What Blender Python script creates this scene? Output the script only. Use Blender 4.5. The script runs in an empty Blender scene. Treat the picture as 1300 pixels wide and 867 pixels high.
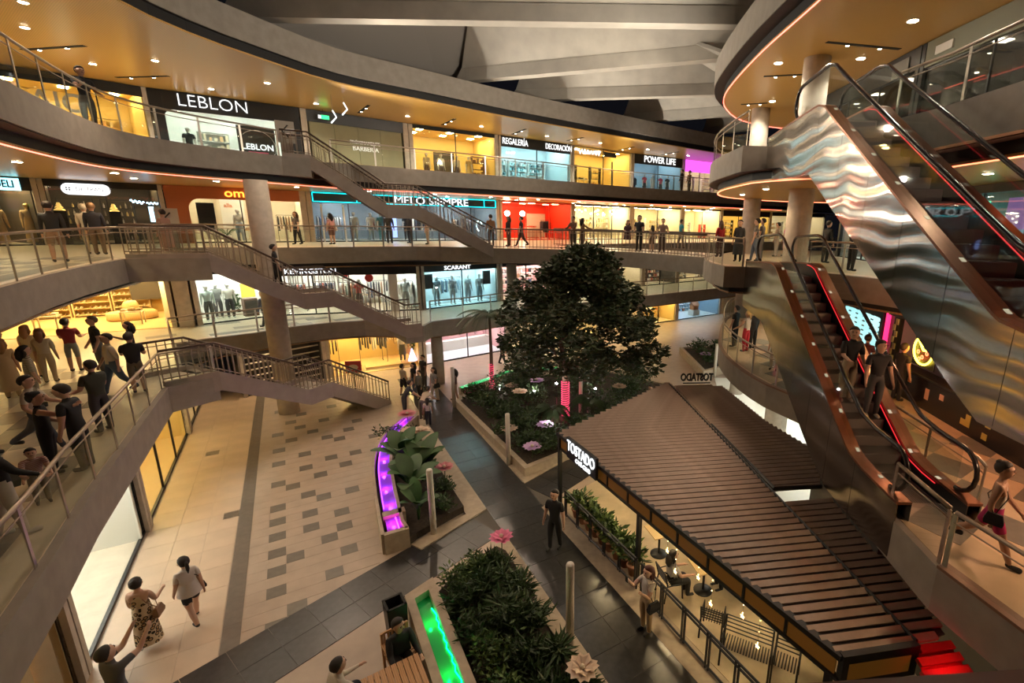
import bpy, bmesh, math, random
import numpy as np
from mathutils import Vector, Matrix, Euler
random.seed(7)
SC = bpy.context.scene
COL = SC.collection
PI = math.pi
R = math.radians

# ------------------------------------------------------------------ camera
cam_d = bpy.data.cameras.new('camera')
cam = bpy.data.objects.new('camera', cam_d)
COL.objects.link(cam)
SC.camera = cam
cam_d.sensor_fit = 'HORIZONTAL'
cam_d.sensor_width = 36.0
cam_d.lens = 609.0 / 1300.0 * 36.0
cam_d.shift_x = -(765.0 - 650.0) / 1300.0
cam_d.shift_y = 0.0
cam_d.clip_start = 0.05
cam_d.clip_end = 300
_pitch = math.atan(153.4 / 609.0 * math.cos(R(1.2)))
_fw = Vector((0, math.cos(_pitch), -math.sin(_pitch)))
_up0 = Vector((1, 0, 0)).cross(_fw)
_rt = Vector((1, 0, 0)) * math.cos(R(1.2)) + _up0 * math.sin(R(1.2))
_up = -Vector((1, 0, 0)) * math.sin(R(1.2)) + _up0 * math.cos(R(1.2))
cam.matrix_world = Matrix(((_rt.x, _up.x, -_fw.x, 0), (_rt.y, _up.y, -_fw.y, 0), (_rt.z, _up.z, -_fw.z, 8.8), (0, 0, 0, 1)))

# ------------------------------------------------------------------ world, exposure
w = bpy.data.worlds.new('night')
SC.world = w
w.use_nodes = True
w.node_tree.nodes['Background'].inputs[0].default_value = (0.010, 0.010, 0.014, 1)
w.node_tree.nodes['Background'].inputs[1].default_value = 0.25
SC.view_settings.view_transform = 'Standard'
SC.view_settings.look = 'None'
SC.view_settings.exposure = 0.82
SC.view_settings.gamma = 1.0
SC.view_settings.use_curve_mapping = False
SC.cycles.use_denoising = True
SC.cycles.max_bounces = 8
SC.cycles.diffuse_bounces = 4
SC.cycles.glossy_bounces = 3
SC.cycles.transmission_bounces = 4
SC.cycles.transparent_max_bounces = 16
SC.cycles.caustics_reflective = False
SC.cycles.caustics_refractive = False
SC.cycles.sample_clamp_indirect = 4.0
WARM = (1.0, 0.70, 0.38)
NEUT = (1.0, 0.88, 0.72)
COOL = (0.70, 0.95, 1.0)

def spot(loc, target, energy, col=WARM, angle=100, radius=0.12, blend=0.6):
    d = bpy.data.lights.new('spot_lamp', 'SPOT')
    d.energy = energy; d.color = col; d.spot_size = R(angle); d.spot_blend = blend; d.shadow_soft_size = radius
    o = bpy.data.objects.new('spot_lamp', d); COL.objects.link(o)
    o.location = loc
    o.rotation_euler = (Vector(target) - Vector(loc)).to_track_quat('-Z', 'Y').to_euler()
    return o

def point(loc, energy, col=WARM, radius=0.15):
    d = bpy.data.lights.new('lamp_light', 'POINT')
    d.energy = energy; d.color = col; d.shadow_soft_size = radius
    o = bpy.data.objects.new('lamp_light', d); COL.objects.link(o)
    o.location = loc
    return o

# added unseen floods: ring spots light plaza and slabs, upward spots the roof ribs
for (x, y, tx, ty, e) in ((-13.2, 21, -6, 14, 900), (-9.6, 26.4, -5, 19, 900), (-5.8, 30.4, -1, 22, 800), (1.2, 37, 1, 28, 800),
                          (-5.8, 30.4, 4.4, 12.5, 900), (5.3, 22, 1, 17, 700), (5.5, 16, 0, 11, 800), (-13.6, 15.2, -9, 12, 800), (-11.5, 9.5, -5, 10, 800)):
    spot((x, y, 14.4), (tx, ty, 0), e * 0.60, (1.0, 0.76, 0.55), 120, 0.14, 0.9)
for (x, y, tx, ty, e) in ((-12.9, 24.0, -2, 24, 900), (-6.6, 29.4, 2, 26, 900), (-2.6, 32.9, 4, 31, 800), (1.5, 36.4, 6, 36, 700), (4.0, 20, -3, 24, 900), (4.2, 16.5, -4, 18, 700)):  # added uplights along the slab edges, no fixtures built
    spot((x, y, 11.5), (tx, ty, 17.5), e * 1.5, (1.0, 0.90, 0.76), 120, 0.14, 1.0)

for (p, q, e) in (((-12.4, 22.6, 14.4), (5.0, 20, 15.6), 1500), ((4.9, 20.5, 14.4), (-13.6, 18, 15.2), 1200), ((4.9, 22.5, 14.4), (-6, 30.5, 15.2), 1000)):  # added unseen cross spots that brighten the roof fascias
    spot(p, q, e, (1.0, 0.86, 0.68), 75, 0.14, 1.0)

# ------------------------------------------------------------------ materials
MATS = {}
def mat(name, col=(0.5, 0.5, 0.5), rough=0.6, metal=0.0, emit=None, estr=0.0, noise=None, bump=None, spec=None):
    """noise=(scale, amount): fine tone variation; bump=(scale, strength)"""
    if name in MATS: return MATS[name]
    m = bpy.data.materials.new(name); m.use_nodes = True
    nt = m.node_tree; b = nt.nodes['Principled BSDF']
    b.inputs['Base Color'].default_value = (*col, 1); b.inputs['Roughness'].default_value = rough
    b.inputs['Metallic'].default_value = metal
    if spec is not None: b.inputs['Specular IOR Level'].default_value = spec
    if emit:
        b.inputs['Emission Color'].default_value = (*emit, 1); b.inputs['Emission Strength'].default_value = estr
    if noise or bump:
        tc = nt.nodes.new('ShaderNodeTexCoord')
    if noise:
        n = nt.nodes.new('ShaderNodeTexNoise'); n.inputs['Scale'].default_value = noise[0]; n.inputs['Detail'].default_value = 4
        nt.links.new(tc.outputs['Object'], n.inputs['Vector'])
        r = nt.nodes.new('ShaderNodeValToRGB'); a = noise[1]
        r.color_ramp.elements[0].position = 0.3; r.color_ramp.elements[1].position = 0.7
        r.color_ramp.elements[0].color = (*[max(0, c * (1 - a)) for c in col], 1)
        r.color_ramp.elements[1].color = (*[min(1, c * (1 + a)) for c in col], 1)
        nt.links.new(n.outputs['Fac'], r.inputs['Fac']); nt.links.new(r.outputs['Color'], b.inputs['Base Color'])
    if bump:
        n2 = nt.nodes.new('ShaderNodeTexNoise'); n2.inputs['Scale'].default_value = bump[0]
        nt.links.new(tc.outputs['Object'], n2.inputs['Vector'])
        bp = nt.nodes.new('ShaderNodeBump'); bp.inputs['Strength'].default_value = bump[1]
        nt.links.new(n2.outputs['Fac'], bp.inputs['Height']); nt.links.new(bp.outputs['Normal'], b.inputs['Normal'])
    MATS[name] = m
    return m

def glass(name, tint=(0.9, 0.95, 0.93), refl=0.06):
    if name in MATS: return MATS[name]
    m = bpy.data.materials.new(name); m.use_nodes = True
    nt = m.node_tree; nt.nodes.remove(nt.nodes['Principled BSDF'])
    out = nt.nodes['Material Output']
    t = nt.nodes.new('ShaderNodeBsdfTransparent'); t.inputs[0].default_value = (*tint, 1)
    g = nt.nodes.new('ShaderNodeBsdfGlossy'); g.inputs['Roughness'].default_value = 0.03
    lw = nt.nodes.new('ShaderNodeLayerWeight'); lw.inputs['Blend'].default_value = 0.25
    ml = nt.nodes.new('ShaderNodeMath'); ml.operation = 'MULTIPLY_ADD'; ml.inputs[1].default_value = 0.16; ml.inputs[2].default_value = refl
    nt.links.new(lw.outputs['Fresnel'], ml.inputs[0])
    mx = nt.nodes.new('ShaderNodeMixShader')
    nt.links.new(ml.outputs[0], mx.inputs[0]); nt.links.new(t.outputs[0], mx.inputs[1]); nt.links.new(g.outputs[0], mx.inputs[2])
    nt.links.new(mx.outputs[0], out.inputs['Surface'])
    MATS[name] = m
    return m

def wavemat(name, c0, c1, scale, dist, rough, metal=0.0, axis='X', rot=0.0, rings=False, bump=0.0, detail=2.0):
    """streaked material: wood grain, ribbed soffits, wavy sheet metal"""
    if name in MATS: return MATS[name]
    m = mat(name, c0, rough, metal); nt = m.node_tree; b = nt.nodes['Principled BSDF']
    tc = nt.nodes.new('ShaderNodeTexCoord'); mp = nt.nodes.new('ShaderNodeMapping'); mp.inputs['Rotation'].default_value = (0, 0, rot)
    nt.links.new(tc.outputs['Object'], mp.inputs['Vector'])
    wv = nt.nodes.new('ShaderNodeTexWave'); wv.bands_direction = axis; wv.inputs['Scale'].default_value = scale
    wv.inputs['Distortion'].default_value = dist; wv.inputs['Detail'].default_value = detail; wv.inputs['Detail Scale'].default_value = 1.0
    nt.links.new(mp.outputs['Vector'], wv.inputs['Vector'])
    r = nt.nodes.new('ShaderNodeValToRGB'); r.color_ramp.elements[0].color = (*c0, 1); r.color_ramp.elements[1].color = (*c1, 1)
    nt.links.new(wv.outputs['Fac'], r.inputs['Fac']); nt.links.new(r.outputs['Color'], b.inputs['Base Color'])
    if bump:
        bp = nt.nodes.new('ShaderNodeBump'); bp.inputs['Strength'].default_value = bump; bp.inputs['Distance'].default_value = 0.05
        nt.links.new(wv.outputs['Fac'], bp.inputs['Height']); nt.links.new(bp.outputs['Normal'], b.inputs['Normal'])
    return m

def emis(name, col, s):
    return mat(name, (0.02, 0.02, 0.02), 0.5, 0, col, s)

M = {}
M['concrete'] = mat('concrete', (0.30, 0.265, 0.225), 0.75, noise=(3.0, 0.10), bump=(40, 0.05))
M['roofcon'] = mat('roof_concrete', (0.40, 0.37, 0.32), 0.8, noise=(1.2, 0.10))
M['curb'] = mat('curb_stone', (0.42, 0.34, 0.25), 0.65, noise=(6, 0.12))
M['beige'] = mat('beige_tile', (0.44, 0.35, 0.275), 0.42, noise=(2.2, 0.08))
M['cream'] = mat('cream_tile', (0.62, 0.54, 0.40), 0.30, noise=(2, 0.06))
M['greytile'] = mat('grey_tile', (0.17, 0.15, 0.125), 0.35, noise=(5, 0.12))
M['midtile'] = mat('mid_grey_tile', (0.30, 0.265, 0.21), 0.35, noise=(5, 0.1))
M['slate'] = mat('dark_slate', (0.032, 0.031, 0.031), 0.28, noise=(7, 0.3), bump=(30, 0.04))
M['strip'] = mat('brown_grey_strip', (0.155, 0.125, 0.10), 0.45, noise=(6, 0.12))
M['grout'] = mat('grout', (0.26, 0.21, 0.155), 0.9)
M['dgrout'] = mat('dark_grout', (0.10, 0.09, 0.08), 0.9)
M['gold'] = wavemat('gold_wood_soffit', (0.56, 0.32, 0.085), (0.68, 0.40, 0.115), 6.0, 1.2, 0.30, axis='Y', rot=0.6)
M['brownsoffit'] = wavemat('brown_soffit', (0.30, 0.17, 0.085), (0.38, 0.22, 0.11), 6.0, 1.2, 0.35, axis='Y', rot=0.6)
M['recess'] = mat('black_recess', (0.012, 0.011, 0.011), 0.7)
M['black'] = mat('black_metal', (0.012, 0.012, 0.013), 0.4)
M['blackmat'] = mat('black_matt', (0.02, 0.02, 0.02), 0.85)
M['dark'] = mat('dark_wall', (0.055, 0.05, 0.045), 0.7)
M['steel'] = mat('brushed_steel', (0.55, 0.50, 0.44), 0.32, 1.0)
M['railsteel'] = mat('painted_rail', (0.33, 0.27, 0.215), 0.4, 0.6)
M['rubber'] = mat('black_rubber', (0.018, 0.014, 0.013), 0.22)
M['deck'] = mat('copper_deck', (0.27, 0.13, 0.085), 0.28, 0.85)
M['step'] = mat('escalator_step', (0.20, 0.18, 0.17), 0.5, 0.1)
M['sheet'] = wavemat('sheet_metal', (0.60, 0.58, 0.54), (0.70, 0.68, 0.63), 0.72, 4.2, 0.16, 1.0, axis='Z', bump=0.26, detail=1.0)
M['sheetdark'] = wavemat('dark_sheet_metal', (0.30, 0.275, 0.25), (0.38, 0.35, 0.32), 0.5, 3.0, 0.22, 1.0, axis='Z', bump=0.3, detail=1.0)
M['glass'] = glass('rail_glass', (0.93, 0.96, 0.94), 0.010)
M['shopglass'] = glass('shop_glass', (0.95, 0.97, 0.96), 0.03)
M['darkglass'] = glass('smoked_glass', (0.45, 0.45, 0.42), 0.06)
M['white'] = mat('white_paint', (0.75, 0.73, 0.69), 0.5)
M['offwhite'] = mat('bollard_stone', (0.72, 0.66, 0.58), 0.7, noise=(25, 0.06))
M['plaster'] = mat('cream_plaster', (0.62, 0.55, 0.42), 0.7)
M['wood'] = wavemat('teak', (0.42, 0.22, 0.09), (0.55, 0.30, 0.13), 9, 2.5, 0.5, axis='X')
M['ply'] = wavemat('pale_wood', (0.60, 0.42, 0.20), (0.68, 0.50, 0.26), 7, 2.0, 0.45, axis='X')
M['perg'] = mat('brown_roof_sheet', (0.34, 0.25, 0.195), 0.45, 0.3, noise=(4, 0.12))
M['soil'] = mat('soil', (0.035, 0.025, 0.017), 0.95, noise=(12, 0.4))
M['leaf'] = mat('dark_leaf', (0.035, 0.062, 0.022), 0.5, noise=(3, 0.35))
M['leaf2'] = mat('green_leaf', (0.042, 0.088, 0.022), 0.6, noise=(2, 0.3))
M['leaf3'] = mat('light_leaf', (0.12, 0.19, 0.045), 0.55, noise=(3, 0.3))
M['bark'] = mat('bark', (0.16, 0.10, 0.07), 0.9, bump=(20, 0.5))
M['terra'] = mat('terracotta', (0.38, 0.17, 0.085), 0.75)
M['skin'] = mat('skin_light', (0.56, 0.34, 0.24), 0.55)
M['skin2'] = mat('skin_tan', (0.40, 0.225, 0.145), 0.55)
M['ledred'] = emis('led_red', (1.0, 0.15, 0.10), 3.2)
M['ledorange'] = emis('led_orange', (1.0, 0.19, 0.09), 3.2)
M['lamp'] = emis('lamp_warm', (1.0, 0.86, 0.62), 40.0)
M['lampw'] = emis('lamp_white', (1.0, 0.97, 0.9), 40.0)
M['signw'] = emis('sign_white', (0.95, 0.98, 1.0), 1.25)
M['signblue'] = emis('sign_cyan', (0.35, 0.85, 1.0), 4.0)
M['teal'] = emis('neon_teal', (0.0, 0.75, 0.85), 2.5)

def cmat(c, rough=0.8):
    n = 'cloth_%02x%02x%02x' % tuple(int(min(0.999, x) * 255) for x in c)
    return mat(n, c, rough)

# ------------------------------------------------------------------ mesh helpers
class MB:
    def __init__(s): s.v = []; s.f = []; s.m = []; s.cm = 0
    def add(s, vs, fs):
        o = len(s.v); s.v += [tuple(p) for p in vs]; s.f += [tuple(i + o for i in q) for q in fs]; s.m += [s.cm] * len(fs); return s
    def box(s, c, d, rz=0.0, rx=0.0, ry=0.0):
        h = [x / 2 for x in d]; e = Euler((rx, ry, rz)).to_matrix(); c = Vector(c)
        vs = [c + e @ Vector((sx * h[0], sy * h[1], sz * h[2])) for sz in (-1, 1) for sy in (-1, 1) for sx in (-1, 1)]
        return s.add(vs, [(0, 2, 3, 1), (4, 5, 7, 6), (0, 1, 5, 4), (2, 6, 7, 3), (0, 4, 6, 2), (1, 3, 7, 5)])
    def prism(s, poly, z0, z1):
        n = len(poly)
        a = sum(poly[i][0] * poly[(i + 1) % n][1] - poly[(i + 1) % n][0] * poly[i][1] for i in range(n))
        if a < 0: poly = poly[::-1]
        vs = [(x, y, z0) for x, y in poly] + [(x, y, z1) for x, y in poly]
        fs = [tuple(range(n - 1, -1, -1)), tuple(range(n, 2 * n))] + [(i, (i + 1) % n, n + (i + 1) % n, n + i) for i in range(n)]
        return s.add(vs, fs)
    def yz(s, poly, x0, x1):
        """polygon in the y-z plane extruded along x"""
        n = len(poly)
        vs = [(x0, y, z) for y, z in poly] + [(x1, y, z) for y, z in poly]
        fs = [tuple(range(n - 1, -1, -1)), tuple(range(n, 2 * n))] + [(i, (i + 1) % n, n + (i + 1) % n, n + i) for i in range(n)]
        return s.add(vs, fs)
    def tube(s, pts, r, n=8, closed=False, cap=True):
        P = [Vector(p) for p in pts]; k = len(P); rr = r if isinstance(r, (list, tuple)) else [r] * k
        vs = []; up = None
        for i in range(k):
            if closed: t = P[(i + 1) % k] - P[i - 1]
            else: t = P[min(i + 1, k - 1)] - P[max(i - 1, 0)]
            if t.length < 1e-9: t = Vector((0, 0, 1))
            t.normalize()
            if up is None:
                up = Vector((0, 0, 1)) if abs(t.z) < 0.95 else Vector((1, 0, 0))
            a = up - t * up.dot(t)
            if a.length < 1e-4: a = t.orthogonal()
            a.normalize(); b = t.cross(a); up = a
            vs += [P[i] + (a * math.cos(2 * PI * j / n) + b * math.sin(2 * PI * j / n)) * rr[i] for j in range(n)]
        fs = []
        for i in range(k if closed else k - 1):
            i2 = (i + 1) % k
            fs += [(i * n + j, i * n + (j + 1) % n, i2 * n + (j + 1) % n, i2 * n + j) for j in range(n)]
        if cap and not closed:
            fs += [tuple(range(n - 1, -1, -1)), tuple(range((k - 1) * n, k * n))]
        return s.add(vs, fs)
    def lathe(s, prof, n=16, c=(0, 0, 0), sx=1, sy=1):
        vs = [(c[0] + r * math.cos(2 * PI * j / n) * sx, c[1] + r * math.sin(2 * PI * j / n) * sy, c[2] + z) for r, z in prof for j in range(n)]
        k = len(prof)
        fs = [(i * n + j, i * n + (j + 1) % n, (i + 1) * n + (j + 1) % n, (i + 1) * n + j) for i in range(k - 1) for j in range(n)]
        if prof[0][0] > 1e-6: fs.append(tuple(range(n - 1, -1, -1)))
        if prof[-1][0] > 1e-6: fs.append(tuple(range((k - 1) * n, k * n)))
        return s.add(vs, fs)
    def ball(s, c, r, n=10, sz=1.0, sx=1.0, sy=1.0):
        pr = [(r * math.sin(PI * i / (n // 2 + 2)), -r * sz * math.cos(PI * i / (n // 2 + 2))) for i in range(n // 2 + 3)]
        pr[0] = (1e-4, pr[0][1]); pr[-1] = (1e-4, pr[-1][1])
        return s.lathe(pr, n, c, sx, sy)
    def sweep(s, path, prof, closed=False):
        """closed (offset, z) profile along a plan path [(x, y[, z])]; offset is to the left of travel"""
        k = len(path); n = len(prof); vs = []
        N = normals2(path, closed)
        for i, p in enumerate(path):
            z = p[2] if len(p) > 2 else 0.0
            vs += [(p[0] + N[i][0] * o, p[1] + N[i][1] * o, z + h) for o, h in prof]
        fs = []
        for i in range(k if closed else k - 1):
            i2 = (i + 1) % k
            fs += [(i * n + j, i2 * n + j, i2 * n + (j + 1) % n, i * n + (j + 1) % n) for j in range(n)]
        if not closed: fs += [tuple(range(n)), tuple(range(k * n - 1, (k - 1) * n - 1, -1))]
        return s.add(vs, fs)
    def mesh(s, name):
        me = bpy.data.meshes.new(name); me.from_pydata(s.v, [], s.f); return me
    def build(s, name, m, parent=None, smooth=False, kind=None):
        me = s.mesh(name)
        for x in (m if isinstance(m, (list, tuple)) else [m]): me.materials.append(x)
        if any(s.m): me.polygons.foreach_set('material_index', s.m)
        if smooth: me.polygons.foreach_set('use_smooth', [True] * len(me.polygons))
        me.update()
        return link(name, me, parent, kind)

def normals2(path, closed=False):
    k = len(path); out = []
    for i in range(k):
        a = path[i - 1] if (i > 0 or closed) else path[i]
        b = path[i]; c = path[(i + 1) % k] if (i < k - 1 or closed) else path[i]
        ns = []
        for p, q in ((a, b), (b, c)):
            dx, dy = q[0] - p[0], q[1] - p[1]; l = math.hypot(dx, dy)
            if l > 1e-9: ns.append((-dy / l, dx / l))
        if len(ns) == 2:
            nx, ny = ns[0][0] + ns[1][0], ns[0][1] + ns[1][1]; l = math.hypot(nx, ny) or 1
            nx /= l; ny /= l; d = max(0.4, nx * ns[0][0] + ny * ns[0][1]); out.append((nx / d, ny / d))
        else: out.append(ns[0] if ns else (0, 1))
    return out

def link(name, me, parent=None, kind=None):
    o = bpy.data.objects.new(name, me); COL.objects.link(o)
    if parent: o.parent = parent
    if kind: o['kind'] = kind
    return o

def tag(o, label, cat, group=None):
    o['label'] = label; o['category'] = cat
    if group: o['group'] = group
    return o

def thing(name, label, cat, loc=(0, 0, 0), rz=0.0, group=None):
    o = bpy.data.objects.new(name, None); COL.objects.link(o); o.empty_display_size = 0.2
    o.location = loc; o.rotation_euler = (0, 0, rz)
    return tag(o, label, cat, group)

def copy_tree(o, parent=None):
    c = o.copy(); COL.objects.link(c)
    if parent: c.parent = parent
    for ch in list(o.children): copy_tree(ch, c)
    return c

def place(o, loc, rz=0.0, s=1.0):
    o.location = loc; o.rotation_euler = (0, 0, rz); o.scale = (s, s, s); return o

def crv(pts, step=0.6):
    """Catmull-Rom through plan points"""
    P = [np.array(p, float) for p in pts]; out = []
    for i in range(len(P) - 1):
        p0 = P[max(i - 1, 0)]; p1 = P[i]; p2 = P[i + 1]; p3 = P[min(i + 2, len(P) - 1)]
        n = max(1, int(np.linalg.norm(p2 - p1) / step))
        for k in range(n):
            t = k / n
            out.append(tuple(float(x) for x in 0.5 * (2 * p1 + (p2 - p0) * t + (2 * p0 - 5 * p1 + 4 * p2 - p3) * t * t + (3 * p1 - p0 - 3 * p2 + p3) * t ** 3)))
    out.append(tuple(float(x) for x in P[-1]))
    return out

def offset(path, d):
    N = normals2(path); return [(p[0] + n[0] * d, p[1] + n[1] * d) + tuple(p[2:]) for p, n in zip(path, N)]

def resample(path, step):
    """points at equal spacing along a polyline, with heading"""
    P = [Vector(p) if len(p) == 3 else Vector((p[0], p[1], 0)) for p in path]
    L = [0.0]
    for a, b in zip(P[:-1], P[1:]): L.append(L[-1] + (b - a).length)
    n = max(1, round(L[-1] / step)); out = []; j = 0
    for i in range(n + 1):
        t = L[-1] * i / n
        while j < len(P) - 2 and L[j + 1] < t: j += 1
        seg = L[j + 1] - L[j] or 1; q = P[j].lerp(P[j + 1], (t - L[j]) / seg); d = P[j + 1] - P[j]
        out.append((q, math.atan2(d.y, d.x)))
    return out

TEXTS = []
def text(s, size, m, parent, loc, rot, name='lettering', depth=0.02, align='CENTER', xs=1.0, bold=0.0):
    c = bpy.data.curves.new(name, 'FONT'); c.body = s; c.size = size; c.extrude = depth; c.align_x = align; c.align_y = 'CENTER'
    c.resolution_u = 3; c.offset = bold
    c.materials.append(m)
    o = bpy.data.objects.new(name, c); COL.objects.link(o)
    o.parent = parent; o.location = loc; o.rotation_euler = rot; o.scale = (xs, 1, 1)
    TEXTS.append(o)
    return o
# ------------------------------------------------------------------ plan of the place
UA = math.atan2(0.545, 0.838)            # heading of the plaza's tile grid
def G(u, v): return (u * 0.8383 - v * 0.5452, u * 0.5452 + v * 0.8383)
L1, L2, L3, RF = 3.6, 7.2, 11.25, 14.6
E1a = [(-4.0, -0.6), (-7.47, 4.89), (-8.46, 6.41), (-9.48, 7.87), (-13.19, 13.73)]
E1b = [(-17.3, 18.75), (-16.9, 19.55), (-15.6, 20.9), (-14.95, 22.0), (-13.56, 23.3), (-12.2, 23.95)]
E1c = [(-8.77, 24.03), (-7.12, 25.54), (-5.72, 27.23), (1.9, 33.5), (9.7, 39.6), (17, 45.0)]
E1 = E1a + [(-12.6, 14.9), (-14.2, 15.46)] + crv(E1b, 0.7) + [(-10.7, 23.95), (-9.5, 22.5), (-8.8, 23.0)] + E1c
E2a = crv([(-6.5, 0.65), (-8.8, 4.0), (-12.4, 9.7), (-14.0, 12.06), (-15.0, 13.74), (-16.4, 16.5)], 1.0)
E2b = [(-19.0, 20.3), (-19.6, 22.0), (-18.5, 22.95), (-16.1, 23.6), (-12.25, 26.1), (-10.4, 26.95), (-9.2, 27.2)]
E2c = [(-3.2, 31.6), (1.9, 36.2), (8.6, 41.3), (17, 47.0)]
BRN = crv([(-6.15, 26.75), (-2.95, 27.0), (1.2, 26.0), (4.7, 22.94)], 0.8)
BRF = crv([(6.3, 26.2), (3.4, 28.7), (-1.2, 30.4), (-3.2, 31.6)], 0.8)
E2 = E2a + [(-14.29, 17.5), (-15.5, 18.8)] + crv(E2b, 0.8) + BRN + BRF + E2c[1:]
E3a = crv([(-5.5, 1.0), (-9.3, 6.6), (-11.5, 9.8), (-12.9, 11.8), (-14.4, 14.2), (-15.4, 16.2), (-15.6, 18.0), (-15.2, 19.8), (-14.6, 21.2)], 0.8)
E3b = crv([(-13.2, 24.5), (-10.9, 26.4), (-6.2, 30.0), (-2.2, 33.5), (1.9, 37.0), (8.6, 41.5), (17, 47.0)], 1.2)
E3 = E3a + [(-14.2, 22.2), (-13.35, 22.87), (-14.1, 24.35)] + E3b
E3s = E3a + E3b
ER = crv([(-7, 2.5), (-10.5, 8), (-12.8, 12), (-14.0, 15.3), (-14.1, 18), (-13.5, 20.6), (-12.3, 23.9), (-9.4, 27), (-5.5, 31), (0.5, 36.3), (8.95, 43.4), (17, 49.5)], 1.0)
OUT = [(32, 68), (2, 53), (-10, 44.5), (-17, 39), (-24, 33.5), (-32, 27), (-36, 15), (-24, -2), (-8, -5)]
# right-hand island, far end to near end (the slab lies to the left of travel)
R3 = crv([(17, 30.4), (12, 30.2), (9.5, 29.4), (7.6, 28.2), (5.9, 26.2), (4.9, 23.8), (4.4, 21), (4.35, 18.5), (4.42, 16.65)], 0.7) + [(5.3, 16.65), (5.3, 12.45), (6.75, 12.4), (7.0, 11), (7.15, 5), (7.2, -4)]
R2 = crv([(17, 32), (10.5, 30.8), (7.8, 28.8), (6.3, 26.2)], 0.8) + crv([(4.7, 22.94), (4.38, 21), (4.36, 19.6), (4.6, 18.5)], 0.8) + [(5.5, 18.45), (5.5, 16.35), (6.95, 16.35), (7.4, 17.1), (8.9, 14.5), (8.9, 6.0), (7.3, 4.6), (4.4, 4.4), (4.4, 0.65)]
R1 = crv([(17, 30.6), (9.4, 29.4), (7.2, 27), (6.2, 24.5), (5.45, 21.8), (5.1, 20.3), (4.98, 18.5), (5.1, 16.8), (5.5, 15.2), (6.0, 14.2), (6.95, 12.6)], 0.6) + [(6.95, 8.35), (5.38, 8.05), (5.36, 6.5), (5.75, 5.0), (6.3, -4)]
RR = crv([(17, 33.5), (11, 32.4), (7.8, 30.3), (6.2, 27.6), (5.45, 25.2), (5.2, 22.5), (5.2, 18.5), (5.45, 14.6), (5.7, 9), (6.0, -4)], 0.8)
XO = 17.0

def slab(name, label, edge, outer, z0, z1, m, finish=None, inset=0.14):
    o = MB().prism(edge + outer, z0, z1).build(name, m, kind='structure'); o['label'] = label
    if finish:
        f = MB().prism(offset(edge, inset) + [(x * 0.999, y * 0.999) for x, y in outer], z1 + 0.001, z1 + 0.008).build('floor_finish', finish, o)
    return o

S1 = slab('floor_first_gallery', 'first gallery floor slab with concrete fascia', E1, [(17, 52), (2, 47), (-10, 38), (-17, 33), (-23, 30), (-31, 25), (-34, 15), (-22, -2), (-6, -5)], 2.8, L1, M['concrete'], M['cream'])
S2 = slab('floor_second_gallery', 'second gallery floor slab with concrete fascia', E2, OUT, 6.4, L2, M['concrete'], M['cream'])
S3 = slab('floor_third_gallery', 'third gallery floor slab with concrete fascia', E3, OUT, 10.45, L3, M['concrete'], M['midtile'])
S2n = slab('floor_lookout', 'gallery floor the lookout rail stands on', [(4.4, 0.65), (-6.5, 0.65)], [(-8, -5), (9, -5), (9, 0.65)], 6.4, L2, M['concrete'])
T1 = slab('floor_island_first', 'first level floor of the rounded island', R1, [(XO, -4)], 2.8, L1, M['concrete'])
T2 = slab('floor_island_second', 'second level floor of the rounded island', R2, [(9.5, 0.65), (9.5, -4), (XO, -4)], 6.4, L2, M['concrete'], M['cream'])
T3 = slab('floor_island_third', 'third level floor of the rounded island', R3, [(XO, -4)], 10.45, L3, M['concrete'], M['midtile'])

SOFF = []
def in_poly(x, y, P):
    c = False
    for (x0, y0), (x1, y1) in zip([p[:2] for p in P], [p[:2] for p in P[1:] + P[:1]]):
        if (y0 > y) != (y1 > y) and x < (x1 - x0) * (y - y0) / (y1 - y0) + x0: c = not c
    return c
def under_soffit(x, y, z): return any(abs(z - q) < 0.02 and in_poly(x, y, P) for q, P in SOFF)
def soffit(name, label, edge, outer, z, m, led=None, setback=0.45, lip=0.25):
    e = offset(edge, setback); SOFF.append((z, e + outer))
    o = MB().prism(e + outer, z, z + 0.06).build(name, m, kind='structure'); o['label'] = label
    MB().sweep(e, [(0.02, 0.061), (0.02, lip + 0.07), (0.10, lip + 0.07), (0.10, 0.061)]).build('recess_band', M['recess'], o)  # black band: shade of the unlit recess put into the colour
    if setback > 0.2: MB().sweep(e, [(0.02 - setback + 0.03, lip + 0.050), (0.02 - setback + 0.03, lip + 0.064), (0.1, lip + 0.064), (0.1, lip + 0.050)]).build('recess_shade', M['recess'], o)  # black sheet paints the slab underside as dark as its shade
    for ob in o.children: ob.location.z = z
    if led:
        l = MB().sweep(e, [(-0.004, -0.028), (-0.004, -0.002), (0.03, -0.002), (0.03, -0.028)]).build('led_strip', led, o); l.location.z = z
    return o

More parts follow.
